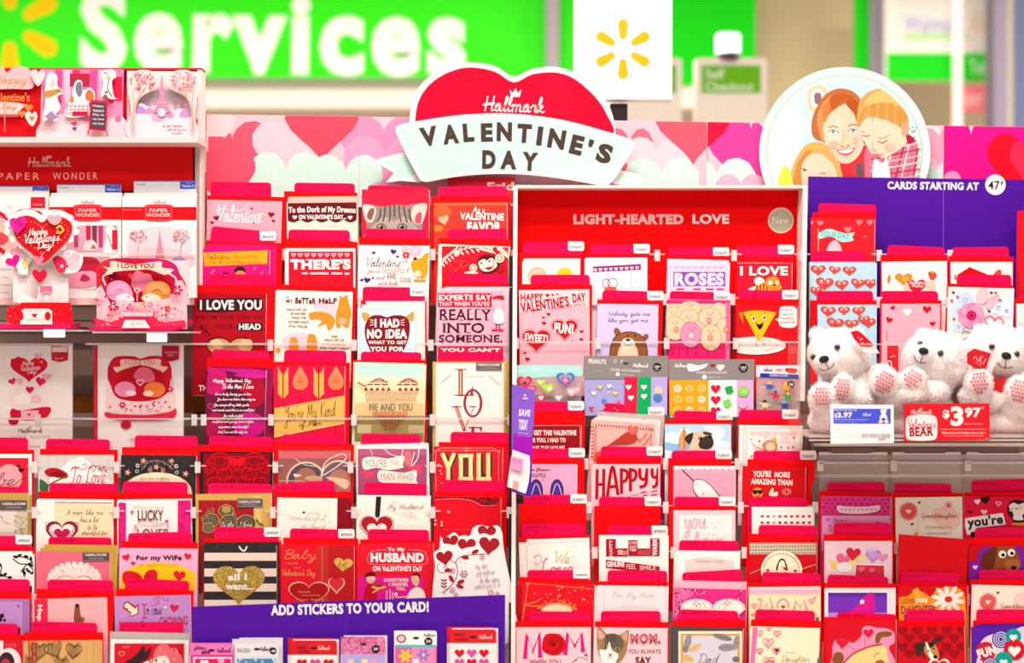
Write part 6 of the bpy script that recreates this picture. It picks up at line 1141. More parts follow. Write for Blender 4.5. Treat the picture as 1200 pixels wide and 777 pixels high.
L([(725, 745), (740, 730), (760, 740), (775, 730), (790, 755)], 3, '6c6468', True); L([(730, 770), (760, 758), (790, 775)], 3, '6c6468', True); O(745, 725, 14, 10, 2.4, '6c6468'); O(778, 722, 12, 9, 2.4, '6c6468')
# red triangle of an envelope flap sticking up
it = Item('envelope', 'red envelope with its pointed flap sticking up above the watercolor flower card', 'envelope', 1145, 330, DY(336)+.0095, 3, -8, group='envelopes behind the greeting cards', base=(1145, 452))
sheet(it, 'envelope_body', [(1122, 322), (1136, 313), (1180, 331), (1182, 430), (1116, 430)], RED, .0008)
it = Item('greeting_card', 'red card with white words at the right edge beside the purple header', 'card', 1200, 246, DY(246), 3, group='greeting cards in the rack', base=(1230, 350)); sheet(it, 'front_cover', [(1192, 247), (1270, 243), (1270, 350), (1190, 350)], 'e01024', .0006); it.front = -.0006; use(it)
T('For', 1196, 255, 1212, 266, WHITE, 2); T('love', 1196, 275, 1216, 286, WHITE, 2); R(1194, 290, 1240, 293, 'f8b4b4'); R(1194, 310, 1240, 320, 'f49098'); T('YOU', 1196, 335, 1220, 346, WHITE, 2); LEDGES.append(('right', 1190, 1240, 350, DY(246), 1))
pk('white card with grey writing at the right edge', R3, (1191, 1262, 356, 356), 'fdf1ea', (1194, 1255, 345, 345), None, (1189, 1262, 350, 350), n=0, **K2)
Z(); T('For you', 1195, 378, 1220, 384, 'b09c98', 0)
# lower cards
pk('hot pink heart-dotted card with a curved white pocket', R1, (962, 1044, 581, 582), 'ee3c90', (969, 1037, 565, 565), None, (960, 1045, 575, 577), cap='DAUGHTER', **K2)
Z(950, 500, 4.8)
for j in range(5):
    for i in range(12): H(72+i*33+(j % 2)*16, 412+j*22, 15, 'b81450' if (i+j) % 3 else 'c82468')
R(62, 500, 450, 700, 'f49cc8'); B([(148, 445), (200, 448), (265, 450), (330, 448), (385, 442), (382, 470), (330, 485), (265, 490), (200, 488), (155, 478)], 'fbd4e4', 5)
for k in range(9): H(172+k*24, 466, 12, 'e04890')
H(95, 523, 24, 'c070d8'); S("You're a", 120, 515, 205, 540, 'c8489c', 2.4); T('D', 100, 552, 118, 585, 'a8306c', 0); H(375, 545, 30, 'e0388c')
pk('pale pink rounded card with a bunch of pastel heart balloons', R1, (966, 1045, 634, 634), 'fbd6e0', (977, 1045, 612, 613), None, (965, 1048, 626, 628), **K2)
Z(950, 620, 4.8)
for x, y, s, a, b in ((190, 175, 90, 'f06c94', 'd84c78'), (240, 138, 80, 'e02838', 'b81424'), (352, 150, 84, 'c890e0', 'a870c0'), (405, 160, 56, 'f294b8', 'd87098'), (330, 125, 40, 'd8c8f0', 'b8a4dc'), (238, 195, 52, 'f8e08c', 'dcc06c'), (285, 165, 46, 'f8e890', 'dcc870'), (125, 190, 40, 'f4dc6c', 'd4b84c')): H(x, y, s*1.06, b, 6); H(x, y, s, a, 6)
E(350, 145, 28, 20, 'd8a8ec'); E(190, 215, 44, 30, 'fbf0ee'); E(130, 205, 14, 18, 'f8d848'); Pg([(250, 192), (420, 195), (424, 330), (244, 330)], 'fbe8ea'); Pg([(255, 202), (412, 205), (415, 330), (248, 330)], 'e02c48'); H(285, 225, 40, 'f06c7c'); H(345, 230, 30, 'f06c7c')
pk('white card with a purple panel and pink fin shape', R1, (967, 1049, 689, 689), 'f6ecee', (970, 1041, 673, 676), None, (966, 1051, 683, 684), n=1, sd=(-1, 1), cap='FOR KID', **K2)
Z(950, 620, 4.8); R(98, 358, 430, 700, '7c34c0'); R(98, 358, 430, 380, '6428a8'); R(98, 470, 430, 700, 'c890e0'); B([(215, 470), (260, 430), (300, 380), (350, 360), (352, 480), (240, 490)], 'e01894', 4)
Pg([(289, 392), (294, 402), (305, 404), (297, 412), (299, 423), (289, 418), (279, 423), (281, 412), (273, 404), (284, 402)], WHITE)
pk('red card with a smiling puppy in a pink heart headband', R1, (968, 1050, 726, 726), 'dc1024', (981, 1051, 717, 720), None, (965, 1051, 723, 724), n=0, cap='FOR KID', **K2)
Z(950, 620, 4.8); PK_ = 'f592b4'
B([(85, 900), (100, 790), (120, 720), (125, 650), (150, 620), (200, 625), (240, 640), (285, 600), (290, 560), (320, 545), (370, 555), (430, 560), (475, 590), (470, 640), (440, 670), (480, 760), (480, 900)], PK_, 5)
B([(140, 900), (190, 760), (250, 700), (330, 665), (400, 650), (430, 700), (430, 900)], 'f6d48c', 5); L([(180, 760), (235, 705), (320, 665), (400, 648)], 9, 'd81430', True)
B([(120, 740), (140, 695), (180, 700), (185, 740), (160, 770)], '8c5424'); B([(365, 640), (370, 590), (420, 575), (460, 585), (440, 605), (400, 610), (385, 640)], '8c5424'); H(178, 640, 72, 'e01c3c', 5); H(325, 585, 60, 'e01c3c', -5); L([(210, 655), (250, 682)], 3, 'a83060'); L([(305, 610), (306, 660)], 3, 'a83060'); L([(355, 725), (365, 700), (385, 698)], 4, 'a87838', True); E(390, 752, 26, 16, 'b85c28')
pk('cream granddaughter card with a red pompom flower', R2, (1049, 1127, 583, 582), 'fbecd8', (1048, 1115, 566, 567), None, (1046, 1129, 577, 578), **K2)
def pompom(cx, cy, r):
    for k in range(22): a = k*2*PI/22; E(cx+r*.62*math.cos(a), cy+r*.62*math.sin(a), r*.4, r*.09, 'ee4450', math.degrees(a), 8)
    E(cx, cy, r*.72, r*.72, 'f05a5c'); H(cx, cy, r*.56, 'fbe4d4')
Z(950, 500, 4.8); E(735, 500, 60, 50, 'fad4c8'); E(775, 520, 70, 70, 'f9d0c4'); pompom(550, 477, 54); E(775, 443, 22, 20, 'f6a8bc'); E(775, 443, 8, 8, 'b83050'); H(610, 428, 16, '5c1c24'); H(570, 548, 18, '8c2430'); S('Granddaughter', 625, 485, 825, 525, 'd06c58', 2.6, shear=0); T("On Valentine's Day,", 645, 556, 795, 576, 'c09c8c', 0); T("you're thought of", 655, 590, 790, 608, 'c09c8c', 0); L([(600, 520), (605, 560), (598, 600)], 1.6, 'c8c0a0', True); E(592, 602, 12, 9, 'f0a040')
it = Item('envelope', 'large plain red envelope standing tilted above the love you daughter card', 'envelope', 1093, 630, DY(650)+.002, 3, -4, group='envelopes behind the greeting cards', base=(1093, 765)); sheet(it, 'envelope_body', [(1053, 626), (1135, 632), (1128, 760), (1049, 760)], mat('e40a1c'), .001)
LEDGES.append(('right', 1049, 1130, 765, DY(650)+.002, 0))
pk('orange love you daughter card with a white daisy', R2, (1053, 1134, 687, 687), 'e01020', (1056, 1124, 670, 671), None, (1052, 1135, 683, 684), cap='DAUGHTER', **K2)
Z(950, 620, 4.8); B([(490, 900), (492, 440), (502, 385), (540, 380), (570, 360), (600, 345), (640, 360), (680, 385), (700, 350), (740, 330), (800, 325), (850, 345), (865, 380), (870, 430), (870, 900)], 'f89a20', 3); B([(590, 335), (600, 330), (612, 350), (620, 385), (600, 388), (580, 360), (572, 345)], 'f8b040')
for k in range(10): a = k*2*PI/10+.2; E(772+55*math.cos(a), 395+46*math.sin(a), 42, 13, 'fdf2e8', math.degrees(a), 12)
E(775, 395, 22, 18, 'e83028'); T('LOVE', 512, 390, 580, 420, 'c84428', 1); T('you', 588, 388, 655, 425, 'fbeee0', 2); T('DaUGHTER', 508, 430, 705, 475, 'a82060', 1, rot=-1); dots(700, 430, 860, 470, 10, 4, ['f8c860']); R(525, 480, 545, 700, 'd01c8c')
pk('red card with dark hearts and a tricolour puppy', R2, (1051, 1130, 735, 733), 'd40c1c', (1062, 1130, 714, 715), None, (1052, 1131, 727, 727), n=1, sd=(1.5, 0), **K2)
Z(950, 620, 4.8)
for j, y in enumerate((570, 612, 660, 700)):
    for i in range(5): H(515+i*84+(j % 2)*40, y, 62, '9c0a18', 0)
B([(590, 700), (588, 650), (620, 635), (645, 655), (630, 690), (605, 718)], '3c2c24'); B([(675, 650), (690, 620), (730, 608), (736, 622), (705, 640), (700, 670)], '3c2c24'); B([(640, 660), (670, 640), (700, 650), (718, 690), (720, 730), (690, 742), (660, 720), (640, 690)], 'c08850', 5); B([(650, 645), (690, 640), (690, 660), (650, 670)], '2c2220'); B([(645, 640), (655, 640), (682, 700), (700, 720), (690, 742), (670, 725), (655, 680)], 'fbf0e4', 4); E(700, 718, 12, 10, '1c1414'); E(690, 672, 5, 5, '1c1414'); E(662, 685, 5, 5, '1c1414'); H(722, 770, 120, 'fbeee4', 0, 110); H(722, 772, 100, 'e01828', 0, 90)
pk("hot pink penguin card with the word you're", R3, (1130, 1212, 581, 583), 'ec1444', (1138, 1206, 563, 561), None, (1130, 1213, 577, 576), cap='FOR KID', **K2)
Z(950, 500, 4.8); H(938, 422, 34, WHITE, -10); H(982, 412, 52, '2c1420', -8); H(1056, 433, 34, 'f8c0c0', 0); H(1056, 433, 20, 'ec1444'); H(975, 480, 36, 'f8c8c8'); H(897, 482, 24, '3c1420')
B([(1105, 460), (1125, 420), (1165, 412), (1205, 425), (1240, 480), (1220, 530), (1150, 540), (1125, 510), (1108, 490)], '2c2024', 5); B([(1115, 450), (1140, 428), (1170, 438), (1200, 430), (1215, 470), (1190, 500), (1195, 525), (1140, 522), (1140, 490)], 'fbeee8', 5); E(1135, 460, 4, 4, '1c1414'); E(1182, 455, 4, 4, '1c1414'); E(1158, 463, 10, 6, 'f08c30'); E(1125, 470, 9, 7, 'f8b0b0'); E(1178, 548, 50, 8, 'f0a020')
Pg([(868, 515), (1080, 485), (1098, 550), (930, 570), (930, 600), (880, 610), (868, 560)], 'fdf1ec'); T("you're", 880, 500, 1082, 572, '2c1c20', 2, rot=-6); R(900, 592, 925, 630, '2c1c20'); 
pk('purple heart card with a brown dog wearing googly eyes', R3, (1135, 1215, 640, 640), 'd40c1c', (1142, 1210, 619, 618), None, (1134, 1216, 630, 629), n=0, **K2)
Z(950, 620, 4.8); R(890, 180, 1260, 600, '8c1ca8'); B([(936, 150), (960, 110), (1010, 80), (1060, 66), (1130, 72), (1180, 100), (1220, 150), (1240, 220), (960, 240), (945, 200)], '8420a8', 5); H(925, 215, 30, 'f0d0f0')
B([(965, 190), (970, 150), (1000, 115), (1040, 85), (1090, 80), (1140, 95), (1170, 150), (1180, 200), (1165, 228), (1120, 232), (1080, 225), (1010, 228)], '9c5020', 6); B([(960, 210), (965, 150), (1000, 115), (1045, 100), (1040, 170), (1020, 228)], '6c3014', 5); B([(1090, 190), (1130, 170), (1170, 180), (1180, 210), (1150, 232), (1110, 228)], 'b06830'); E(1142, 218, 16, 11, '1c1010')
for x, y in ((1078, 142), (1128, 133)): E(x, y, 24, 24, '1c1414'); E(x, y, 22, 22, 'fdf6f2'); E(x+4, y+4, 10, 10, '141010')
pk('cream granddaughter card with red flower at the right edge', R3, (1139, 1215, 685, 687), 'fbecd8', (1147, 1212, 668, 668), None, (1137, 1217, 679, 680), cap='GRANDDAUGHTER', **K2)
Z(950, 620, 4.8); E(1190, 400, 50, 46, 'fad4c8'); pompom(997, 410, 52); H(1052, 358, 16, '5c1c24'); S('Granddaughter', 1070, 418, 1262, 455, 'd06c58', 2.6, shear=0)
pk('purple card crowded with badge circles reading FUN', R3, (1138, 1215, 735, 734), '5a1ca0', (1144, 1210, 714, 714), None, (1140, 1217, 727, 726), n=2, sd=(4, -2), cap='FOR KID', **K2)
Z(950, 620, 4.8); B([(940, 900), (945, 690), (970, 620), (1030, 590), (1110, 580), (1260, 560), (1260, 900)], 'dcd0dc', 5)
for x, y, r, a, b in ((1070, 620, 50, '3a2490', 'e8e0f0'), (1140, 605, 44, '0c9c90', '0c9c90'), (1145, 680, 60, 'd41428', 'd41428'), (985, 690, 56, 'd81428', 'd81428'), (1085, 740, 50, '0c9c90', '0c9c90'), (1010, 765, 44, '3a2490', 'e8e0f0')):
    E(x, y, r, r, a, n=26)
    if b != a:
        for k in range(3): O(x, y, r*(.8-.26*k), r*(.8-.26*k), r*.1, b)
T('FUN', 936, 664, 1040, 718, 'fbeee8', 3, rot=-18); H(1145, 685, 70, 'fdf1ec'); H(1140, 610, 44, 'fdf1ec'); H(1085, 750, 44, 'fdf1ec')
use(None); Z()

# ================================================================== purple sticker sign and its packs
it = Item('sticker_header', 'slanted purple board reading ADD STICKERS TO YOUR CARD!', 'sign', 408, 800, 2.352, 2, roll=1.2, base=(408, 860))
sheet(it, 'board', [(225, 711), (592, 697), (592, 860), (225, 860)], PUR, .002); it.front = -.002; use(it)
Z(220, 690, 3.077); T('ADD STICKERS TO YOUR CARD!', 300, 52, 869, 90, WHITE, 2, rot=-1.3); L([(572, 60), (573, 268)], 1.2, '7a38c0')
use(None)
LEDGES.append(('left', 225, 592, 860, 2.352, 0))
def pack(label, x0, x1, y0, hdr, hc, c, n, dep=.0, roll=0):
    Z(220, 690, 3.077)
    a, b = q((x0, y0)), q((x1, 0)); h = q((0, hdr))[1]
    for k in range(n, 0, -1):
        it = Item('sticker_pack', f'{("nearest", "second", "third", "fourth")[k-1]} spare behind the {label}', 'stickers', (a[0]+b[0])/2, a[1], 2.336+dep+.003*k, 2, roll+(-1)**k*1.2, group='spare sticker packs in front of the purple board', base=((a[0]+b[0])/2, 860))
        dx = (-1)**k*1.2*k
        sheet(it, 'header_card', [(a[0]+dx, a[1]-1.6*k), (b[0]+dx, a[1]-1.6*k), (b[0]+dx, h), (a[0]+dx, h)], hc if k % 2 else 'f2e4e6', .0006)
        sheet(it, 'sticker_sheet', [(a[0]+dx, h), (b[0]+dx, h), (b[0]+dx, 858), (a[0]+dx, 858)], 'fbeee8', .0006)
    it = Item('sticker_pack', label, 'stickers', (a[0]+b[0])/2, a[1], 2.336+dep, 2, roll, group='sticker packs hung on the purple board', base=((a[0]+b[0])/2, 860))
    sheet(it, 'header_card', [(a[0], a[1]), (b[0], a[1]), (b[0], h), (a[0], h)], hc, .0006)
    sheet(it, 'sticker_sheet', [(a[0], h), (b[0], h), (b[0], 858), (a[0], 858)], c, .0006)
    it.front = -.0006; p, r = it.loc(a[0], a[1]), it.loc(b[0], 858); it.clip = (p[0], r[0], r[1], p[1]); use(it); Z(220, 690, 3.077)
    E((x0+x1)/2, y0+22, 12, 5, '3a2428', n=12)
    return it
pack('pink valentine sticker pack at the left end of the board', 10, 162, 200, 238, 'f278b8', 'e8288c', 1, 0, 1)
S('glitter', 22, 205, 62, 225, '5c1440', 2); S('stickers', 50, 215, 80, 235, '5c1440', 2); S('Hallmark', 105, 212, 155, 230, '5c1440', 1.6); R(20, 246, 160, 400, 'fbe0ec'); R(26, 252, 156, 400, 'e8186c'); H(60, 268, 30, 'fbe8f0'); H(120, 262, 24, 'f8b8d4')
pack('silver-headed pack with a blue picture sheet on the purple board', 172, 328, 196, 244, 'e8e0e4', 'c8e0ee', 4, 0, 2)
S('Hallmark', 262, 208, 300, 224, '4c3c44', 1.6); E(308, 224, 13, 13, '1c1416'); T('48', 301, 220, 315, 229, WHITE, 1); T('FROZEN', 178, 216, 226, 230, '8c6c74', 1); R(178, 252, 326, 400, '4888b0'); dots(180, 254, 322, 268, 14, 5, ['e0f0f8', 'a8d0e4', 'c06c90'], True)
pack('red-headed heart sticker pack left of the centre', 372, 538, 192, 238, 'd82028', 'fbe8e4', 3, 0, 1)
T('HEART', 392, 206, 434, 217, '5c1018', 1); T('STICKERS', 398, 222, 440, 232, '5c1018', 1); S('Hallmark', 470, 206, 512, 220, 'f8c8c0', 1.6)
for x, c_ in ((412, 'd8142c'), (460, 'e83c9c'), (508, 'd8142c')): H(x, 268, 38, c_)
pack('glittery pink pack with lilac sheet on the purple board', 555, 712, 178, 236, glitter('d83c8c', 'f8a8cc', 500), 'b8a4e0', 2, 0, 2)
E(678, 218, 15, 15, '1c1416'); T('30', 670, 212, 686, 222, WHITE, 1)
for x, c_ in ((588, 'f0c8a0'), (638, 'f8e08c'), (672, 'f0a0c0'), (610, '88b8e8')): H(x, 262, 24, c_)
pack('white-headed pack with pink sheet and yellow shapes', 748, 898, 156, 204, 'fbf2f0', 'ee5c9c', 1, 0, 1)
E(770, 180, 18, 16, 'c0305c'); E(770, 180, 12, 10, 'f6d0d8'); E(868, 190, 15, 15, '1c1416'); T('34', 860, 184, 876, 195, WHITE, 1); S('Hallmark', 850, 160, 895, 172, '6c5c60', 1.4); R(750, 202, 898, 212, '5cb8c0'); R(808, 212, 898, 400, 'f08cb8'); flower(785, 242, 26, 6, 'f8d04c', 'f8a83c'); flower(850, 238, 24, 6, '9c7cc8', 'e0c8f0'); H(822, 262, 26, 'fbeee8')
pack('red-headed heart sticker pack at the right end', 946, 1112, 152, 196, 'e0242c', 'fbe8e4', 3, 0, 0.5)
T('HEART', 962, 160, 1002, 170, '5c1018', 1); T('STICKERS', 962, 178, 1012, 188, '5c1018', 1); S('Hallmark', 1050, 166, 1098, 180, 'f8c8c0', 1.6)
for j in range(3):
    for i in range(3): H(980+i*44, 232+j*34, 36, 'd8142c' if (i+j) % 2 == 0 else 'e04ca0')
use(None); Z()

# purple wobbler tag between the left rack and the middle rack
it = Item('shelf_sign', 'narrow purple vertical sign with white save today lettering beside the white frame', 'sign', 612, 455, 2.41, 1, -1.5, yaw=14, base=(612, 583))
sheet(it, 'board', [(600, 450), (627, 457), (620, 583), (599, 576)], '8c5cd0', .0008); it.front = -.0008; it.clip = None; use(it)
Z(595, 450, 5.547); Pg([(35, 320), (165, 345), (148, 700), (32, 668)], 'a818b8'); Pg([(120, 520), (158, 530), (148, 735), (112, 725)], '5c2cb8'); T('SAVE', 72, 165, 146, 210, 'f6ecf8', 2, rot=4); T('TODAY', 72, 230, 130, 300, 'f6ecf8', 2, rot=4); S('Hallmark', 98, 84, 132, 98, 'f6ecf8', 1.6); crown(112, 78, 18, 'f6ecf8')
T('with our app', 68, 314, 130, 326, 'e8c8f0', 1, rot=6); T('buy two cards, get', 60, 334, 140, 342, 'e0b8ec', 0, rot=6)
use(None)
o = Item('coupon_pad', 'small white and pink coupon pad curling off the purple vertical sign', 'coupon pad', 610, 530, 2.402, 1, -1.5, yaw=20, base=(606, 578))
V, F = [], []
pts = [[(601, 527), (620, 534)], [(599.5, 536), (620.5, 542)], [(597, 548), (620, 554)], [(595, 560), (618, 566)], [(593, 570), (614, 578)]]
for i, r in enumerate(pts):
    for j, p in enumerate(r): x, z = o.loc(*p); V.append((x, -.002-.006*(i/4)**2+(.0), z)); V.append((x, .0005-.006*(i/4)**2, z))
for i in range(4): b = i*4; F += [(b, b+2, b+6, b+4), (b+1, b+5, b+7, b+3), (b, b+4, b+5, b+1), (b+2, b+3, b+7, b+6)]
mesh('page', V, F, 'fbe6ea', o.root, smooth=False)
o.front = -.0085; o.names = ('coupon_print', 'lettering'); use(o); Z(595, 450, 5.547); Pg([(22, 470), (100, 490), (92, 570), (12, 545)], 'f4a0c8'); T('GET $2', 26, 490, 84, 515, 'e05c9c', 1, rot=12); Pg([(36, 628), (70, 636), (66, 690), (30, 680)], 'e8a8a4')
use(None); Z()

# ================================================================== the pop-up shelf at the left
PKF = mat('f6d2cc', .4, var=.02)
sh = empty('display_case', (W(110, 0, 2.6).x, 2.6, 0), 'white-edged red case of pop-up cards at the left end of the rack', 'display case')
def sp(nm, x0, y0, x1, y1, Ya, Yb, m, Yp=None):
    Yp = Yp or Ya; a, b = W(x0, y0, Yp), W(x1, y1, Yp)
    return box(nm, a.x-sh.location.x, b.x-sh.location.x, Ya-2.6, Yb-2.6, b.z, a.z, M(m), sh)
sp('back_panel', -60, 82, 236, 166, 2.60, 2.606, mat('e01420', .5))
sp('top_edge', -60, 79.5, 236.5, 82, 2.575, 2.606, 'd81c30'); sp('case_side', 231.5, 82, 236, 166, 2.572, 2.606, FRM)
sp('shelf_board', -60, 160.5, 232, 167, 2.52, 2.60, PKF); sp('header_back', -60, 167, 236, 236, 2.602, 2.61, mat('e00a14', .45)); sp('case_side', 232.5, 168, 237, 340, 2.588, 2.61, FRM)
sp('inner_shade_strip', 228.5, 168, 233.4, 358, 2.585, 2.61, mat('c8aca4', .5)); sp('shelf_board', -60, 349, 222, 357, 2.535, 2.61, PKF)  # grey inner strip: shade beside the white case edge, put into its colour
sp('back_wall', -60, 236, 228, 349, 2.612, 2.618, mat('d8bcb2', .6))
for y0, y1, c_ in ((360, 375, 'cfbab0'), (377, 383, 'eadad2'), (392, 402, 'a8948a'), (410, 440, 'bca69c'), (484, 500, 'd8c8c0')): sp('back_slat', -60, y0, 226, y1, 2.66, 2.67, c_)
it = Item('header_sign', 'red strip reading PAPER WONDER under a crowned script logo', 'sign', 58, 224, 2.582, 0)
sheet(it, 'panel', [(-60, 168.5), (226, 168.5), (226, 224), (-60, 224)], mat('e4080f', .45, var=.02), .002); it.front = -.002; use(it)
S('Hallmark', 33, 184, 83, 195, 'f8b8b0', 1.3, shear=.12); L([(33, 190), (42, 190)], 1, 'f8b8b0'); crown(58, 185.5, 6, 'f8b8b0'); T('PAPER', -2, 202.5, 46, 210.5, 'f8b8ae', 0, sp=.22); T('WONDER', 62, 202, 114, 210.5, 'f8b8ae', 0, sp=.22)
use(None)
# upper three pop-up cards
def popcard(label, pts, c, Y, name='popup_card'):
    it = Item(name, label, 'card', (pts[0][0]+pts[1][0])/2, pts[0][1], Y, 2, group='pop-up cards on the top shelf', base=((pts[2][0]+pts[3][0])/2, 160.4)); sheet(it, 'back_page', pts, c, .0008); it.front = -.0008; it.clip = None; use(it); Z(0, 0, 3.887); return it
it = popcard('red pop-up card with gold Happy Valentines Day lettering at the far left', [(-50, 81), (48, 82), (47, 160), (-50, 160)], 'e20a18', 2.555)
it.done(); Z()
def layer(it, nm, pts, c, off, Zp=(0, 0, 3.887), sm=True, th=.0006):
    it.done(); Z(*Zp); P = [q(p) for p in (smooth(pts, True, 5) if sm else pts)]; sheet(it, nm, P, c, th, off); it.front = off-th; it.names = (nm+'_print', nm+'_lettering'); use(it)
layer(it, 'cut_out', [(-80, 400), (-40, 330), (10, 305), (30, 330), (60, 308), (110, 305), (145, 330), (150, 400), (60, 405)], 'f8b0b4', -.008)
S('Happy', -30, 345, 122, 398, 'd8984c', 4); T("Valentine's", -40, 422, 135, 462, 'c88c3c', 1); H(175, 352, 0.01, 'f8c8c8')
layer(it, 'heart_cut_out', [(172, 392), (145, 350), (145, 322), (165, 318), (175, 330), (188, 318), (205, 335), (195, 365)], 'f9ccd0', -.014)
layer(it, 'ribbon_cut_out', [(-80, 470), (20, 465), (110, 475), (95, 500), (70, 520), (-80, 512)], 'f8c4bc', -.012)
S('Day', 5, 475, 75, 505, 'd8984c', 3.4); 
for k in range(14): L([(4+k*6, 514), (4+k*6, 532)], 1.6, 'f8a8a8')
H(100, 518, 36, 'c8843c'); H(130, 490, 40, 'c8843c', 10)
layer(it, 'heart_cut_out', [(146, 575), (118, 540), (118, 515), (135, 508), (146, 520), (158, 508), (170, 525), (165, 548)], 'fbdcd4', -.016); H(146, 538, 26, 'c8843c'); Pg([(20, 466), (24, 466), (24, 600), (20, 600)], 'f49098')
it = popcard('pop-up card of a cafe terrace with a black menu board', [(49, 81), (143, 82), (143, 161), (47, 160)], 'f2b0c4', 2.553)
R(195, 315, 560, 620, 'ee8cb4'); 
for k in range(8): Pg([(250+k*40, 318), (285+k*40, 318), (280+k*40, 470), (255+k*40, 470)], ('d84c90', 'f6bcd0', 'c83470', 'e878a8')[k % 4])
R(318, 335, 410, 350, 'c81c34'); R(318, 350, 410, 395, 'a82848'); R(500, 350, 556, 460, 'e01c44'); B([(190, 640), (200, 540), (300, 520), (420, 560), (556, 530), (560, 640)], 'f9ccd4')
layer(it, 'woman_cut_out', [(195, 545), (205, 470), (205, 400), (215, 345), (240, 330), (262, 350), (262, 390), (285, 410), (290, 425), (262, 440), (275, 490), (255, 520), (265, 545), (240, 550), (225, 515), (215, 545)], 'f8dfe0', -.012)
B([(215, 350), (238, 335), (255, 350), (230, 365), (215, 400)], 'f4f0f0'); E(240, 380, 12, 16, 'f4c8a8'); B([(200, 420), (225, 412), (275, 405), (270, 420), (230, 440), (205, 440)], 'c88840'); L([(255, 412), (288, 420)], 3, '7c5030'); Pg([(205, 530), (235, 505), (262, 535), (240, 548)], 'a080b0')
layer(it, 'table_cut_out', [(300, 530), (310, 470), (330, 465), (330, 420), (345, 370), (372, 370), (380, 410), (410, 400), (430, 420), (430, 460), (405, 470), (405, 525)], 'fbeeea', -.008)
for k in range(6): L([(308+k*18, 472), (302+k*19, 526)], 3, 'f08090')
for k in range(3): L([(304, 482+k*16), (404, 482+k*16)], 3, 'f08090')
B([(345, 410), (350, 380), (370, 376), (376, 420), (360, 440)], '7c7484'); B([(390, 430), (405, 408), (426, 425), (425, 455), (395, 455)], 'd07040'); B([(318, 460), (322, 440), (334, 440), (336, 465)], 'c8843c'); R(330, 508, 400, 528, 'c01840')
layer(it, 'window_cut_out', [(460, 440), (470, 380), (465, 330), (490, 316), (520, 320), (530, 350), (510, 370), (520, 440), (540, 450), (500, 450), (480, 430)], 'f8e8e4', -.010)
L([(475, 330), (500, 345), (490, 400), (512, 440)], 5, '8c8c84', True); E(492, 345, 10, 12, 'f4c8a8'); H(485, 420, 14, 'e04060')
layer(it, 'menu_board', [(412, 455), (492, 460), (484, 598), (404, 590)], 'd81c38', -.016, sm=False)
Pg([(419, 465), (485, 469), (478, 588), (412, 580)], '54404c')
for s, y in (('Happy', 478), ("Valentine's", 498), ('Day to', 518), ('my love', 538), ('my love', 558)): T(s, 424, y, 474, y+12, 'f4e4e0', 1, rot=3)
Pg([(402, 590), (408, 590), (404, 616), (398, 616)], 'c01c34'); Pg([(482, 598), (488, 598), (494, 622), (488, 622)], 'c01c34')
B([(320, 560), (350, 555), (345, 575)], 'd83068'); B([(330, 582), (352, 580), (340, 598)], 'c02060'); R(525, 530, 552, 556, 'c06c90')
it = popcard('pink pop-up card of a Paris tower between blossom trees', [(149, 83), (232, 84), (229, 162), (149, 161)], 'f9d2d4', 2.551)
B([(600, 360), (640, 420), (720, 400), (800, 400), (880, 430), (900, 540), (600, 540)], 'e8c8cc'); B([(640, 440), (680, 420), (760, 410), (860, 440), (860, 470), (640, 480)], 'c8b4bc')
for x in (668, 700, 790, 820): R(x, 460, x+18, 500, 'd898b8')
layer(it, 'skyline_cut_out', [(582, 620), (585, 545), (620, 500), (640, 470), (690, 490), (730, 470), (760, 500), (800, 500), (830, 495), (870, 510), (890, 545), (892, 632), (700, 626)], 'f8d2d8', -.008)
for x, y, r, c_ in ((640, 500, 22, 'b884c8'), (680, 505, 18, 'e088b8'), (770, 520, 20, 'e890b8'), (845, 515, 24, 'c88cc8'), (720, 530, 26, 'e8a0c0')): B([(x-r, y+r*.7), (x-r*.8, y-r*.4), (x, y-r*.8), (x+r*.9, y-r*.2), (x+r, y+r*.7)], c_)
S('My dear Valentine', 738, 566, 832, 584, 'b0949c', 1.4); S('with all my love', 760, 584, 850, 600, 'b0949c', 1.4); S('tonight', 782, 602, 830, 614, 'b0949c', 1.4)
layer(it, 'tower_cut_out', [(737, 340), (742, 380), (748, 430), (760, 480), (775, 512), (700, 512), (715, 480), (727, 430), (732, 380)], 'e084a4', -.010)
L([(728, 425), (748, 425)], 3, 'f8c8d4'); L([(718, 468), (756, 468)], 4, 'f8c8d4'); E(737, 512, 18, 20, 'f8d4dc')
for x0, s_ in ((655, 1), (832, -1)):
    layer(it, 'tree_cut_out', [(x0-s_*50, 610), (x0-s_*60, 480), (x0-s_*72, 420), (x0-s_*70, 360), (x0-s_*30, 322), (x0+s_*30, 322), (x0+s_*70, 350), (x0+s_*60, 400), (x0-s_*10, 440), (x0-s_*38, 500), (x0-s_*40, 610)], 'f8d0cc', -.014)
    L([(x0-s_*48, 605), (x0-s_*46, 500), (x0-s_*20, 440), (x0+s_*10, 400)], 6, 'c8a088', True); L([(x0-s_*46, 480), (x0-s_*50, 410)], 3, 'c8a088'); L([(x0-s_*20, 440), (x0-s_*10, 380)], 3, 'c8a088')
    for i in range(90):
        a, r = rng.random()*6.28, rng.random()**.5; E(x0-s_*2+62*r*math.cos(a), 372+42*r*math.sin(a), 4.4, 3.2, rng.choice(('e05c70', 'f08c9c', 'f4a4a8', 'c84860')), rng.random()*180, 6)
use(None); Z()
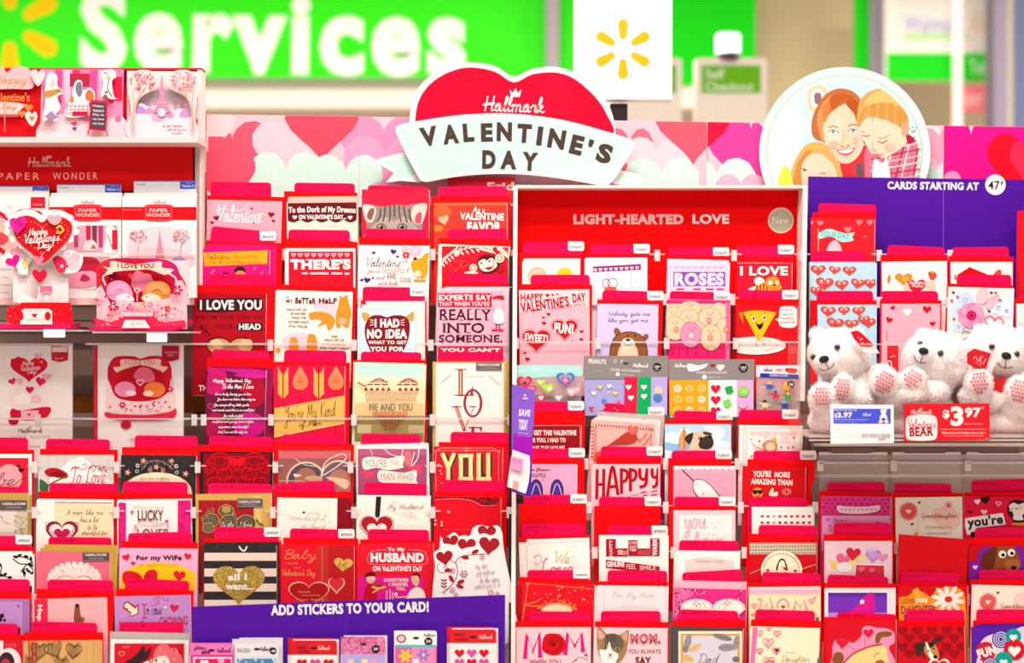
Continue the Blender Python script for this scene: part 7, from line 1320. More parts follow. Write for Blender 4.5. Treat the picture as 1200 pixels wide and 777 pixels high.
# packaged cards on the middle shelf, red bands
def package(label, x0, x1, y0, yb, Y, n=2, c='f6ece8', grp='wrapped cards on the pop-up shelf'):
    for k in range(n, 0, -1):
        it = Item('packaged_card', f'{("nearest", "second", "third")[k-1]} spare behind the {label}', 'card', (x0+x1)/2, y0-2*k, Y+.004*k, 1, group='spare wrapped cards', base=((x0+x1)/2, yb)); sheet(it, 'envelope', [(x0+k*1.2, y0-2.4*k), (x1+k*.6, y0-2.4*k), (x1+k*.6, yb), (x0+k*1.2, yb)], 'e8dcd8', .0012)
    it = Item('packaged_card', label, 'card', (x0+x1)/2, y0, Y, 1, group=grp, base=((x0+x1)/2, yb))
    sheet(it, 'envelope', [(x0, y0), (x1, y0), (x1, yb), (x0, yb)], c, .0015, .001); it.front = -.0005
    a, b = it.loc(x0, y0), it.loc(x1, yb); it.clip = (a[0], b[0], b[1], a[1]); use(it); return it
def strip(label, x0, x1, y, word):
    it = Item('price_strip', label, 'price tag', (x0+x1)/2, y, 2.57, 1, -1, group='white price strips above the wrapped cards', base=((x0+x1)/2, 262))
    sheet(it, 'strip', roundrect(x0, y, x1, y+44, 2, 'lr'), 'f4f0f2', .0006); it.front = -.0006; use(it)
    R(x1-19, y+1, x1-.5, y+9.5, '3560d8'); T(word, x0+3, y+2.6, x0+13, y+5, '54484c', 0); T('only at', x1-12, y+2, x1-6, y+3.4, WHITE, 0); T('Walmart', x1-17, y+4.4, x1-6, y+7.4, WHITE, 1); sunburst(x1-3.4, y+6, .8, 2, .7, 'f8c83c'); L([(x0, y+.4), (x1, y+.4)], .8, '4c74dc')
strip('white price strip with a blue corner above the leftmost wrapped card', -30, 57, 218, "Valentine's Day"); strip('white price strip with a blue corner above the cafe scene wrapped card', 67, 142, 216, 'Love'); strip('white price strip with a blue corner above the Paris scene wrapped card', 157, 230, 212, 'Love')
def bandlabel(x):
    B([(x-17, 243), (x-14, 240), (x, 239.4), (x+14, 240), (x+17, 243), (x+16, 250), (x+17, 256), (x+14, 259), (x, 260), (x-14, 259), (x-17, 256), (x-16, 250)], 'e01c2c', 4); T('PAPER', x-11, 244.5, x+10.5, 248.5, 'f8d0c8', 1); T('WONDER', x-14.5, 250, x+14, 254, 'f8d0c8', 1)
    frame(x-15, 241.5, x+15, 258, .5, 'f08c8c')
package('wrapped card with a red band and pink cafe picture', 58, 142.5, 231, 349, 2.552)
R(58, 242.5, 143, 257.5, 'e00c18'); S('Hallmark', 95, 234.4, 110, 238.6, 'b8a8a4', .6); bandlabel(103); T('RECORDABLE', 60, 245, 75, 247, 'f49090', 0)
Z(0, 200, 3.883); R(300, 250, 535, 372, 'd8a8b8')
for k in range(7): Pg([(335+k*28, 250), (358+k*28, 250), (356+k*28, 350), (338+k*28, 350)], ('b83c70', 'f0a4bc', 'd01c48', '7c3450')[k % 4])
B([(470, 370), (485, 300), (480, 262), (505, 250), (525, 262), (515, 300), (530, 370)], 'f8ece8'); R(510, 270, 535, 360, 'e01c34'); L([(490, 290), (510, 350)], 5, '8c9488'); B([(380, 360), (395, 320), (430, 320), (440, 360)], 'f8dcd8'); B([(415, 355), (425, 335), (438, 355)], 'b87848'); R(300, 390, 500, 480, 'e0a4b4'); B([(310, 470), (330, 400), (440, 400), (450, 470)], 'c02440'); B([(318, 530), (320, 470), (430, 460), (440, 520)], 'f4a0b8'); B([(365, 500), (380, 470), (410, 490), (395, 505)], 'c82860'); T('Message Inside', 380, 535, 440, 545, 'b0a0a0', 0)
Z(); package('wrapped card with a red band and tower with blossom trees', 143.5, 230, 231, 349, 2.548)
R(143, 242.5, 231, 258, 'e00c18'); S('Hallmark', 180, 234.4, 195, 238.6, 'b8a8a4', .6); bandlabel(186); T('DISPLAYABLE ART', 145, 245, 166, 246.6, 'f49090', 0)
Z(0, 200, 3.883); B([(590, 400), (592, 280), (640, 262), (720, 250), (800, 262), (862, 280), (866, 420), (730, 440)], 'd8d4dc', 4); B([(590, 420), (600, 370), (700, 350), (860, 370), (866, 440)], 'f4c8d0')
Pg([(726, 262), (734, 320), (750, 400), (706, 400), (720, 320)], 'e08c9c')
for x0 in (630, 825):
    L([(x0-6, 400), (x0, 350), (x0+6, 310)], 5, 'd0a8a0', True)
    for i in range(50): a, r = rng.random()*6.28, rng.random()**.5; E(x0+38*r*math.cos(a), 296+26*r*math.sin(a), 5, 4, rng.choice(('e0707c', 'f0a0a4', 'f8d0d0')), 0, 6)
B([(780, 420), (800, 395), (840, 400), (850, 430)], 'a080b0'); R(740, 410, 860, 560, 'f9dcdc')
Z(); package('wrapped card with a large scalloped red heart at the far left', -40, 57, 229, 349, 2.556)
Pg([(-40, 256), (57, 256), (57, 299), (-40, 299)], 'fbeae4'); H(10, 270, 92, 'd8142c', 0, 70); H(10, 272, 66, 'f6b8b0', 0, 52); H(10, 272, 46, 'e8b4a0', 0, 38); H(11.5, 243, 6, 'f8d0c8'); E(-2, 280, 12, 8, 'e04850'); Pg([(36, 231), (53, 231), (53, 244), (36, 244)], 'd01c30'); T('POP-UP', 39, 239, 50, 241, 'f8c8c8', 0)
for k in range(5): L([(1, 316+k*9), (1+(12, 9, 13, 10, 12)[k], 316+k*9)], .5, 'b09c98')
use(None); Z()
# clear front lips of the case, glass-clear
for y, x0, x1 in ((297.5, 60, 230), (299, -50, 60)):
    a, b = W(x0, y, 2.543), W(x1, y+1.4, 2.543); box('clear_lip', a.x-sh.location.x, b.x-sh.location.x, 2.541-2.6, 2.5425-2.6, b.z, a.z, clear('acrylic_edge', .34, rough=.15, gl=.12), sh)
# two big pop-up displays in front, standing on a clear shelf
sp('clear_shelf', -40, 386.5, 97, 388.5, 2.44, 2.53, clear('pink_acrylic', .4, tint=(1, .7, .78))); sp('clear_shelf', 108, 388.5, 222, 390.5, 2.44, 2.53, clear('pink_acrylic', .4, tint=(1, .7, .78)))
it = Item('popup_display', 'tall pop-up heart display reading Happy Valentines Day on a red base', 'card', 50, 245, 2.50, 1, group='large pop-up displays', base=(50, 386.4)); it.clip = None; ZP = (0, 200, 3.883)
def lay(nm, pts, c, off, sm=True): layer(it, nm, pts, c, off, ZP, sm)
sheet(it, 'base_plate', [(-20, 381), (95, 379), (92, 386), (-20, 386)], 'e01458', .05, .03)
lay('back_panel', [(60, 600), (62, 430), (100, 380), (200, 360), (290, 390), (312, 440), (312, 600)], 'fbe9e6', .012, False)
for k in range(14): L([(100+k*14, 400), (165+k*4, 560)], 1.4, 'f4d4d4')
lay('side_cloud', [(15, 400), (25, 370), (60, 350), (110, 345), (150, 385), (130, 430), (125, 470), (90, 470), (75, 440), (40, 435), (22, 420)], 'fbeeea', .004)
H(75, 370, 60, 'f8a8b8', -20); H(60, 412, 70, 'e0148c', -25, 60); H(110, 385, 44, 'f6c0cc'); L([(105, 425), (118, 405), (125, 430), (112, 445)], 9, 'f8d040', True)
lay('side_cloud', [(240, 380), (290, 360), (340, 365), (375, 390), (372, 430), (350, 460), (300, 468), (260, 450), (245, 420)], 'fbeeea', .003)
H(320, 400, 90, 'f8b8c4', 10); O(308, 378, 14, 12, 7, 'fbeeea'); H(335, 425, 60, 'f6c8d0', 20); B([(240, 400), (265, 388), (300, 410), (298, 450), (275, 465), (255, 445)], 'd81c44', 5); flower(282, 435, 30, 5, 'e83060', 'f8d0d8')
lay('scalloped_heart', [(200, 425), (150, 400), (110, 365), (70, 330), (42, 290), (35, 245), (50, 205), (85, 185), (120, 175), (155, 180), (190, 200), (225, 180), (270, 180), (310, 195), (340, 230), (342, 270), (325, 310), (290, 345), (250, 390)], 'fbeeea', -.004)
for k in range(26):
    t = 2*PI*k/26; x, y = math.sin(t)**3, -(13*math.cos(t)-5*math.cos(2*t)-2*math.cos(3*t)-math.cos(4*t))/16; E(190+158*x, 290+118*y, 17, 17, 'fbeeea', n=12)
lay('red_heart', [(198, 418), (150, 380), (100, 340), (70, 300), (60, 255), (75, 220), (110, 205), (150, 210), (190, 235), (225, 212), (275, 210), (318, 232), (328, 270), (308, 315), (260, 365)], 'd8101c', -.008)
for k in range(44):
    t = 2*PI*k/44; x, y = math.sin(t)**3, -(13*math.cos(t)-5*math.cos(2*t)-2*math.cos(3*t)-math.cos(4*t))/16; E(194+118*x, 296+84*y, 2.4, 2.4, 'f8c8c0', n=6)
S('Happy', 135, 262, 218, 304, WHITE, 4, rot=-6); S("Valentine's", 116, 282, 272, 326, WHITE, 4, rot=-6); S('Day!', 172, 322, 250, 366, WHITE, 4, rot=-6); L([(262, 262), (275, 252), (290, 270), (275, 285), (265, 275)], 9, 'f8c040', True)
lay('small_heart', [(80, 284), (50, 255), (45, 225), (65, 215), (82, 225), (100, 208), (120, 222), (112, 255)], 'e8289c', -.012)
for k in range(5): L([(55+k*10, 225+k*9), (100+k*4, 215+k*9)], 3, 'b01880')
lay('small_heart', [(248, 248), (222, 230), (215, 210), (232, 200), (246, 210), (262, 200), (280, 214), (274, 235)], 'f8a8b4', -.012)
lay('centre_heart', [(176, 430), (158, 412), (156, 392), (170, 390), (176, 397), (186, 388), (198, 398), (192, 415)], 'f080a0', -.010)
lay('centre_heart', [(180, 510), (152, 480), (148, 458), (165, 450), (180, 462), (196, 450), (212, 462), (208, 486)], 'd8103c', -.006)
lay('scene_cut_out', [(90, 605), (95, 560), (130, 570), (170, 585), (180, 530), (240, 520), (245, 560), (250, 600)], 'fbeeea', -.012); R(185, 525, 240, 555, 'ee6c90'); O(215, 580, 30, 28, 4, 'f4c4cc'); O(215, 580, 17, 16, 3, 'f0a8b4')
lay('base_front', [(32, 620), (88, 612), (96, 600), (322, 600), (330, 655), (332, 705), (95, 710), (30, 690)], 'e20c1c', -.018, False)
Pg([(95, 640), (112, 628), (225, 628), (240, 640), (240, 700), (95, 700)], 'fbe2dc'); H(160, 659, 24, 'c8102c'); E(98, 660, 12, 22, 'e20c1c'); E(220, 662, 14, 20, 'e20c1c'); T('FOR YOU', 125, 632, 192, 645, 'f4b4b4', 1); T('HAPPY DAY!', 122, 672, 206, 686, 'f4b4b4', 1)
for i in range(40): E(rng.choice((rng.uniform(36, 90), rng.uniform(245, 328))), rng.uniform(618, 700), 2.4, 2.4, 'f46c74', n=6)
use(None)
it = Item('popup_display', 'wide pop-up display of two pink and orange hedgehogs under an I LOVE YOU banner', 'card', 166, 300, 2.50, 1, group='large pop-up displays', base=(166, 388.4)); it.clip = None
sheet(it, 'base_plate', [(112, 384), (222, 383), (212, 388.2), (118, 388.2)], 'd81450', .05, .03)
lay('back_arch', [(442, 700), (441, 660), (441, 600), (440, 520), (440, 450), (462, 420), (490, 405), (540, 398), (640, 400), (700, 400), (760, 408), (800, 430), (818, 470), (846, 520), (850, 600), (850, 660), (850, 700)], 'd0143c', .012)
B([(500, 640), (510, 520), (560, 470), (640, 450), (720, 470), (770, 520), (780, 640)], 'c00c24', 5); B([(660, 405), (740, 405), (800, 440), (812, 500), (760, 470), (700, 440)], 'c81c70'); H(640, 490, 100, 'f490a4', 0, 60); H(600, 480, 34, 'e05060'); B([(600, 500), (620, 455), (660, 470), (700, 500), (690, 540), (640, 550), (600, 530)], 'f07c98')
lay('tree_cut_out', [(440, 500), (442, 440), (470, 415), (520, 400), (540, 440), (500, 470), (490, 520), (460, 560)], 'd82434', .004); dots(446, 410, 520, 500, 16, 5, ['c01424', 'ee5060'], True)
lay('banner_cut_out', [(470, 435), (500, 440), (505, 412), (560, 420), (620, 425), (680, 418), (735, 415), (738, 440), (790, 450), (760, 472), (735, 470), (680, 450), (620, 452), (560, 455), (515, 462), (478, 472), (490, 452)], 'f9d4bc', -.002)
T('I LOVE YOU', 535, 423, 700, 444, '7c2a30', 1, arc=-3)
L([(480, 520), (470, 480), (510, 465)], 8, 'f9ccc4', True); L([(800, 520), (800, 490), (770, 468)], 8, 'f9ccc4', True)
lay('pink_hedgehog', [(490, 570), (485, 535), (505, 508), (545, 500), (580, 515), (600, 545), (605, 575), (590, 590), (520, 592)], 'f490c0', -.006)
for k in range(26): a = PI+PI*k/25; L([(545+26*math.cos(a), 560+24*math.sin(a)), (545+52*math.cos(a), 560+50*math.sin(a))], 2.6, 'f8bcd8')
B([(525, 590), (540, 565), (580, 560), (612, 585), (590, 600)], 'fbdce0'); E(585, 575, 3.4, 3.4, '3a1420')
lay('orange_hedgehog', [(770, 575), (775, 540), (755, 512), (720, 503), (680, 510), (658, 535), (650, 570), (660, 590), (740, 592)], 'f08c3c', -.006)
for k in range(26): a = PI+PI*k/25; L([(715+26*math.cos(a), 560+24*math.sin(a)), (715+52*math.cos(a), 560+50*math.sin(a))], 2.6, 'f8b478')
B([(645, 580), (675, 560), (715, 565), (735, 590), (680, 602)], 'f9dcc8'); E(668, 574, 3.4, 3.4, '3a1420'); HO(626, 545, 26, 4, 'fbdcd8'); L([(626, 560), (626, 595)], 3, 'fbdcd8')
lay('meadow_cut_out', [(440, 720), (440, 540), (460, 520), (480, 560), (500, 600), (560, 590), (620, 600), (700, 595), (770, 580), (795, 540), (805, 500), (830, 500), (850, 540), (852, 720)], 'f8c0c8', -.012, False)
for i in range(170):
    x = rng.uniform(444, 848); y = rng.uniform(610, 712) if 495 < x < 775 else rng.uniform(545, 712)
    (H if i % 2 else lambda a, b, s, c_, r=0: E(a, b, s*.5, s*.3, c_, r*3, 8))(x, y, rng.choice((8, 12, 16)), rng.choice(('f4a0b4', 'e83c68', 'f8c0c8', 'd81c44', 'f490b0', 'fbeeea')), rng.uniform(-30, 30))
for x, y, r, c_ in ((520, 620, 24, 'd8144c'), (812, 545, 26, 'd8144c'), (600, 625, 14, 'e8489c'), (690, 612, 14, 'e8489c'), (640, 628, 12, 'f8a030'), (770, 630, 16, 'e83c50'), (460, 600, 16, 'f06c90')): flower(x, y, r, 6, c_, 'fbe4d8')
H(658, 608, 16, 'f08828'); H(765, 625, 24, 'e8502c')
lay('ribbon_front', [(555, 640), (705, 640), (700, 665), (750, 690), (840, 680), (850, 715), (800, 725), (680, 715), (570, 715), (470, 725), (440, 715), (430, 670), (500, 690), (560, 670)], 'e42c50', -.018, False)
Pg([(555, 642), (705, 642), (700, 664), (560, 664)], 'f6a0b8'); Pg([(575, 680), (665, 680), (690, 716), (560, 716)], 'fbe2e0'); S('With thoughts', 560, 645, 700, 662, 'fbeeea', 2); S('of love', 600, 690, 660, 706, 'e89ca4', 2)
use(None); Z()
def ptag(x0, y0, x1, y1, label):
    it = Item('price_tag', label, 'price tag', (x0+x1)/2, y0, 2.437, 0, group='price tags under the pop-up displays', base=((x0+x1)/2, y1)); sheet(it, 'tag', roundrect(x0, y0, x1, y1, 1.5, 'b'), 'f8f2f4', .0008); it.front = -.0008; use(it); T('Walmart', x0+6, y0+4, x1-8, y0+6.4, 'b8c4e4', 0); use(None)
ptag(51, 386, 76.5, 395.5, 'small white price tag under the tall heart display'); ptag(172, 390.5, 196, 401, 'small white price tag under the hedgehog display')
# lower packaged cards
it = package('white wrapped card picturing a red heart bouquet display', -40, 85, 405, 560, 2.535, n=1, grp='large wrapped cards under the pop-up displays')
Z(0, 380, 4.855)
B([(70, 480), (75, 330), (120, 300), (230, 300), (260, 350), (258, 480)], 'f6e4e4', 4); H(92, 210, 60, 'e0289c', -20); H(165, 248, 215, 'e01030', 0, 160); H(218, 180, 44, 'f8b0c0'); L([(228, 215), (240, 208), (240, 222)], 6, 'f0b840'); S('Happy', 128, 208, 192, 238, 'f8d8d4', 3, rot=-6); S('Valentines', 120, 226, 228, 262, 'f8d8d4', 3, rot=-6); S('Day!', 155, 256, 215, 290, 'f8d8d4', 3, rot=-6)
H(70, 325, 44, 'e81c70', -20); H(232, 325, 60, 'e01c58', 10); H(265, 300, 54, 'f8b0c0'); H(110, 325, 44, 'f8b4c4'); L([(110, 330), (122, 320), (120, 342)], 6, 'f0c040'); H(170, 372, 48, 'd81438'); E(205, 425, 32, 24, 'f8c0cc'); E(130, 430, 46, 30, 'f8f0ee'); B([(70, 480), (120, 490), (280, 470), (275, 520), (220, 545), (120, 545), (60, 520)], 'd81030'); R(120, 490, 220, 535, 'f6b8c0'); H(166, 514, 18, 'd81030')
Pg([(291, 125), (388, 128), (388, 205), (340, 216), (294, 205)], 'c8283c'); R(296, 130, 384, 158, 'f4dcd4'); T('POP UP', 312, 190, 362, 200, 'f4c8c4', 0); E(78, 548, 30, 26, 'c81430'); crown(174, 590, 14, '8c7470'); S('Hallmark', 105, 590, 242, 616, '8c7470', 3, shear=.12); T('PAPER', 60, 632, 150, 646, 'c8b8b4', 0, sp=.2); T('WONDER', 172, 632, 285, 648, 'c8b8b4', 0, sp=.2); T('With Sound', 170, 688, 228, 700, 'a89894', 0)
it.done(); Z(); it2 = it
it = package('white wrapped card picturing two hedgehogs with a red spine beside it', 110, 215, 404.5, 560, 2.530, n=1, grp='large wrapped cards under the pop-up displays')
Z(0, 380, 4.855); R(530, 115, 556, 900, 'c81030'); L([(545, 120), (545, 640)], 3, 'e85c70')
B([(620, 480), (612, 290), (620, 230), (660, 185), (760, 182), (800, 195), (860, 180), (940, 190), (975, 250), (978, 300), (1000, 500), (940, 545), (700, 545), (608, 510)], 'd81438', 5); B([(660, 470), (650, 350), (700, 270), (800, 235), (900, 270), (950, 350), (940, 470)], 'c80c28', 5); B([(760, 290), (800, 245), (860, 260), (880, 320), (800, 330), (770, 310)], 'f06c8c'); HO(798, 330, 40, 5, 'f9d4d0')
B([(645, 245), (685, 240), (690, 200), (800, 205), (910, 198), (915, 235), (955, 245), (925, 275), (910, 262), (800, 232), (690, 262), (665, 275)], 'f9d4bc', 3); T('I LOVE YOU', 715, 206, 880, 232, 'b84c4c', 0, arc=-4)
E(712, 370, 60, 44, 'f490bc'); E(880, 372, 60, 44, 'f0803c'); E(745, 392, 30, 16, 'fbdce0'); E(845, 394, 30, 16, 'f9dcc8')
B([(612, 520), (612, 320), (650, 400), (700, 430), (800, 440), (900, 425), (960, 380), (975, 310), (1000, 500), (940, 530), (700, 530)], 'fadad8', 5); dots(625, 440, 980, 500, 50, 7, ['f4a0b0', 'e83c68', 'f8c0c8', 'd81c44', 'fbeeea'], True); flower(698, 458, 20, 6, 'd8144c', 'fbe4d8'); flower(968, 370, 20, 6, 'd8144c', 'fbe4d8')
B([(604, 500), (660, 510), (760, 515), (850, 515), (960, 500), (1000, 480), (1000, 520), (940, 545), (700, 548), (606, 525)], 'e02c4c'); E(718, 572, 30, 24, 'c81430'); Pg([(922, 122), (1020, 124), (1020, 200), (972, 212), (925, 200)], 'b81838'); T('VALENTINE', 936, 155, 1010, 165, 'f4c8c4', 0); T('DAY', 955, 172, 992, 182, 'f4c8c4', 0); S('Hallmark', 740, 642, 820, 660, 'b8a8a4', 2)
use(None); Z()
for x0, x1, yb, D in ((-40, 85, 560, 2.535), (110, 215, 560, 2.530)): LEDGES.append(('left', x0, x1, yb, D, 1))
for x0, x1 in ((-40, 85), (103, 222)):
    for y in (402.5, 490):
        a, b = W(x0, y, 2.522), W(x1, y+1.8, 2.522); box('clear_lip', a.x-sh.location.x, b.x-sh.location.x, 2.520-2.6, 2.522-2.6, b.z, a.z, clear('acrylic_edge', .34, rough=.15, gl=.12), sh)

RAIL_ = clear('acrylic_edge', .34, rough=.15, gl=.12)
# ================================================================== plush bears in the clear tray
FURM = bpy.data.materials.new('white_plush'); FURM.use_nodes = True
_b = FURM.node_tree.nodes['Principled BSDF']; _b.inputs['Base Color'].default_value = (.95, .9, .88, 1); _b.inputs['Roughness'].default_value = .9; _b.inputs['Specular IOR Level'].default_value = .1
_n = FURM.node_tree.nodes.new('ShaderNodeTexNoise'); _n.inputs['Scale'].default_value = 60; _m = FURM.node_tree.nodes.new('ShaderNodeMix'); _m.data_type = 'RGBA'
_m.inputs[6].default_value = (.92, .87, .85, 1); _m.inputs[7].default_value = (.97, .94, .93, 1); FURM.node_tree.links.new(_n.outputs['Fac'], _m.inputs[0]); FURM.node_tree.links.new(_m.outputs[2], _b.inputs['Base Color'])
def icos(c, r, rot=0, n=12, k=18):
    V, F = [], []; a = math.radians(rot)
    for i in range(n+1):
        t = PI*i/n
        for j in range(k):
            p = 2*PI*j/k; x, y, z = r[0]*math.sin(t)*math.cos(p), r[2]*math.sin(t)*math.sin(p), r[1]*math.cos(t)
            V.append((c[0]+x*math.cos(a)+z*math.sin(a), c[1]+y, c[2]-x*math.sin(a)+z*math.cos(a)))
    for i in range(n):
        for j in range(k): F.append((i*k+j, i*k+(j+1) % k, (i+1)*k+(j+1) % k, (i+1)*k+j))
    return V, F
def bear(label, Y, blobs, eyes, nose, mouth, pads, heart, seed, blush):
    px = Y/K
    base = W(blobs[1][0], 507, Y); root = empty('teddy_bear', base, label, 'plush toy', 'white plush bears in the clear tray')
    V, F = [], []
    for cx, cy, dy, rx, ry, rz, rot in blobs:
        c = W(cx, cy, Y+dy)-base; v, f = icos(c, (rx*px, ry*px, rz), rot); F += [tuple(i+len(V) for i in g) for g in f]; V += v
    V = [(x, y, max(z, .0005)) for x, y, z in V]
    tmp = mesh('body', V, F, FURM); tmp.location = base
    m1 = tmp.modifiers.new('r', 'REMESH'); m1.mode = 'VOXEL'; m1.voxel_size = .0035; m2 = tmp.modifiers.new('s', 'SMOOTH'); m2.factor = .5; m2.iterations = 6
    bpy.context.view_layer.update(); dg = bpy.context.evaluated_depsgraph_get(); me = bpy.data.meshes.new_from_object(tmp.evaluated_get(dg)); bpy.data.objects.remove(tmp)
    me.polygons.foreach_set('use_smooth', [True]*len(me.polygons))
    body = link(bpy.data.objects.new('body', me)); body.parent = root
    bv = BVHTree.FromPolygons([v.co+base for v in me.vertices], [tuple(p.vertices) for p in me.polygons])
    O_ = Vector((0, 0, ZC))
    def hit(x, y, off=.0):
        d = Vector(((x-PX)/K, 1, -(y-PY)/K)).normalized(); h = bv.ray_cast(O_, d)
        return None if h[0] is None else h[0]-base-d*off
    # fur as many tiny tapered tufts
    rr_ = random.Random(seed); polys = me.polygons; area_ = []; acc = 0
    for p in polys: acc += p.area; area_.append(acc)
    import bisect
    fv, ff = [], []
    for i in range(24000):
        p = polys[min(len(polys)-1, bisect.bisect(area_, rr_.random()*acc))]; vs = [me.vertices[j].co for j in p.vertices]
        a, b = rr_.random(), rr_.random()
        if a+b > 1: a, b = 1-a, 1-b
        o = vs[0]+(vs[1]-vs[0])*a+(vs[2]-vs[0])*b; nrm = p.normal
        w_ = o+base; sx, sy = PX+w_.x/w_.y*K, PY-(w_.z-ZC)/w_.y*K
        if nrm.y < 0.1 and (any(((sx-e[0])/(e[2]+1.0))**2+((sy-e[1])/(e[3]+1.0))**2 < 1 for e in pads) or any((sx-e[0])**2+(sy-e[1])**2 < 14 for e in eyes) or ((sx-nose[0])/6.5)**2+((sy-nose[1])/5)**2 < 1): continue
        near = math.hypot(sx-nose[0], sy-nose[1]) < 17
        l_ = (.0022 if near else .0042)*(.6+rr_.random()*.8)
        d = (nrm+Vector((rr_.uniform(-.7, .7), rr_.uniform(-.7, .7), rr_.uniform(-.9, .3)))).normalized(); s = d.orthogonal().normalized()*.0006
        s = Matrix.Rotation(rr_.random()*6.28, 3, d) @ s; k = len(fv); t = o-nrm*.0005
        fv += [tuple(t+s), tuple(t-s), tuple(t+d*l_)]; ff.append((k, k+1, k+2))
    tag(mesh('fur', fv, ff, FURM, root), kind='stuff')
    def ball(nm, c, r, m, rot=0):
        v, f = icos(c, r, rot, 10, 16); return mesh(nm, v, f, m, root, smooth=True)
    for x, y in eyes:
        h = hit(x, y, .001)
        e = ball('eye', h, (3.6*px, 3.8*px, .0035), mat('5a2a18', .1, var=0, coat=1)); v, f = icos(h-Vector((0, .0018, 0)), (2.5*px, 2.7*px, .0028)); mesh('pupil', v, f, mat('120c0c', .05, var=0, coat=1), e, smooth=True)
    h = hit(nose[0], nose[1], .001); ball('nose', h, (6.0*px, 4.4*px, .005), mat('241a1c', .35, var=.1), nose[2])
    P = [hit(x, y, .0026) for x, y in smooth(mouth, n=4)]; tube('mouth', [p for p in P if p], .0007, '3a2a2c', root, 6)
    P = [hit(nose[0]+(mouth[len(mouth)//2][0]-nose[0])*t, nose[1]+(mouth[len(mouth)//2][1]-nose[1])*t, .0026) for t in (0, .33, .66, 1)]; tube('mouth_seam', [p for p in P if p], .0006, '3a2a2c', root, 6)
    for cx, cy, rx, ry, rot in pads:
        a = math.radians(rot); v, f = [], []; NR, NA = 5, 24
        for i in range(NR+1):
            for j in range(NA):
                t = 2*PI*j/NA; r = i/NR; x, y = rx*r*math.cos(t), ry*r*math.sin(t)
                p = hit(cx+x*math.cos(a)-y*math.sin(a), cy+x*math.sin(a)+y*math.cos(a), .0016)
                v.append(tuple(p) if p else v[-1])
        for i in range(NR):
            for j in range(NA): f.append((i*NA+j, (i+1)*NA+j, (i+1)*NA+(j+1) % NA, i*NA+(j+1) % NA))
        pad = mesh('foot_pad', v, f, 'fdeef0', root, smooth=True)
        v, f = [], []
        def stroke(pts, hw=.3):
            Q = []
            for x, y in pts:
                if (x/rx)**2+(y/ry)**2 > .93: return
                p = hit(cx+x*math.cos(a)-y*math.sin(a), cy+x*math.sin(a)+y*math.cos(a), .0034)
                if p is None: return
                Q.append(p)
            for p, r in zip(Q, Q[1:]):
                d = (r-p).normalized(); s = d.cross(Vector((0, 1, 0))).normalized()*hw*px*1.35; k = len(v); v.extend([tuple(p+s), tuple(p-s), tuple(r-s), tuple(r+s)]); f.append((k, k+1, k+2, k+3))
        y = -ry
        row = 0
        while y < ry:
            x = -rx+(row % 2)*1.2; ci = row
            while x < rx:
                if ci % 2: stroke([(x, y), (x+2.5, y+3.0)]); stroke([(x+2.5, y), (x, y+3.0)])
                else: stroke([(x+1.3+1.25*math.cos(t*PI/3), y+1.5+1.5*math.sin(t*PI/3)) for t in range(7)])
                x += 3.9; ci += 1
            y += 4.4; row += 1
        mesh('pad_print', v, f, 'cc0c3c', pad)
    hx, hy, hw, hy_off = heart
    c = W(hx, hy, Y+hy_off)-base; P = [(x*hw*px, -y*hw*px) for x, y in HP]
    o = prism('plush_heart', P, -.006, .006, mat('e40c1c', .8, bump=.3, scale=300), root); o.location = c
    bm = o.modifiers.new('b', 'BEVEL'); bm.width = .003; bm.segments = 2
    return root, hit, base
YB = 2.41
b1 = bear('white plush bear at the left, looking left, above the white price card', YB, [
    (983, 416, 0, 36, 31, .045, 8), (990, 474, .012, 41, 36, .045, 0), (966, 424, -.032, 15, 12, .018, 10), (957, 392, .01, 9, 9, .012, 0), (1004, 392, .01, 9, 9, .012, 0),
    (963, 466, -.05, 15, 18, .022, 0), (972, 482, -.03, 18, 20, .035, 0), (988, 456, -.045, 14, 18, .022, 0), (1002, 466, -.025, 22, 16, .035, 20), (1010, 462, -.01, 22, 14, .03, 15), (1008, 449, .0, 18, 16, .03, 30), (966, 494, -.01, 18, 13, .04, 0)],
    [(953.4, 418.6), (981.2, 407)], (965.6, 421, -15), [(960, 432), (965, 434.5), (971, 433), (976, 429), (977, 425.5)], [(962.8, 464.5, 11.6, 14.8, 0), (987.2, 455.2, 11, 15.4, 8)], (972, 455, 13, -.035), 1, 0)
b2 = bear('white plush bear in the middle, slumped with head tilted to the right', YB, [
    (1096, 421, 0, 38, 33, .045, 16), (1072, 478, .012, 44, 32, .045, 0), (1110, 433, .0, 24, 20, .04, 10), (1083, 414, -.032, 15, 12, .018, 0), (1082, 392, .012, 9, 8, .012, 0), (1128, 409, .012, 9, 9, .012, 0),
    (1036, 447, -.05, 17, 18, .022, 0), (1044, 462, -.025, 20, 18, .035, 0), (1032, 437, -.03, 13, 10, .02, 0), (1070, 447, -.05, 16, 17, .024, 0), (1070, 461, -.048, 17, 13, .024, 0), (1085, 462, -.02, 26, 16, .035, -10), (1096, 452, -.005, 20, 22, .03, 20), (1075, 492, 0, 40, 15, .04, 0)],
    [(1078.2, 403), (1102.2, 414)], (1082.4, 411.5, 12), [(1071.5, 417), (1073, 422), (1079, 425.5), (1085, 425)], [(1037, 447.4, 13.2, 15.6, 28), (1069.3, 443, 11.6, 13.4, 32)], (1055, 449, 18, -.03), 2, 0)
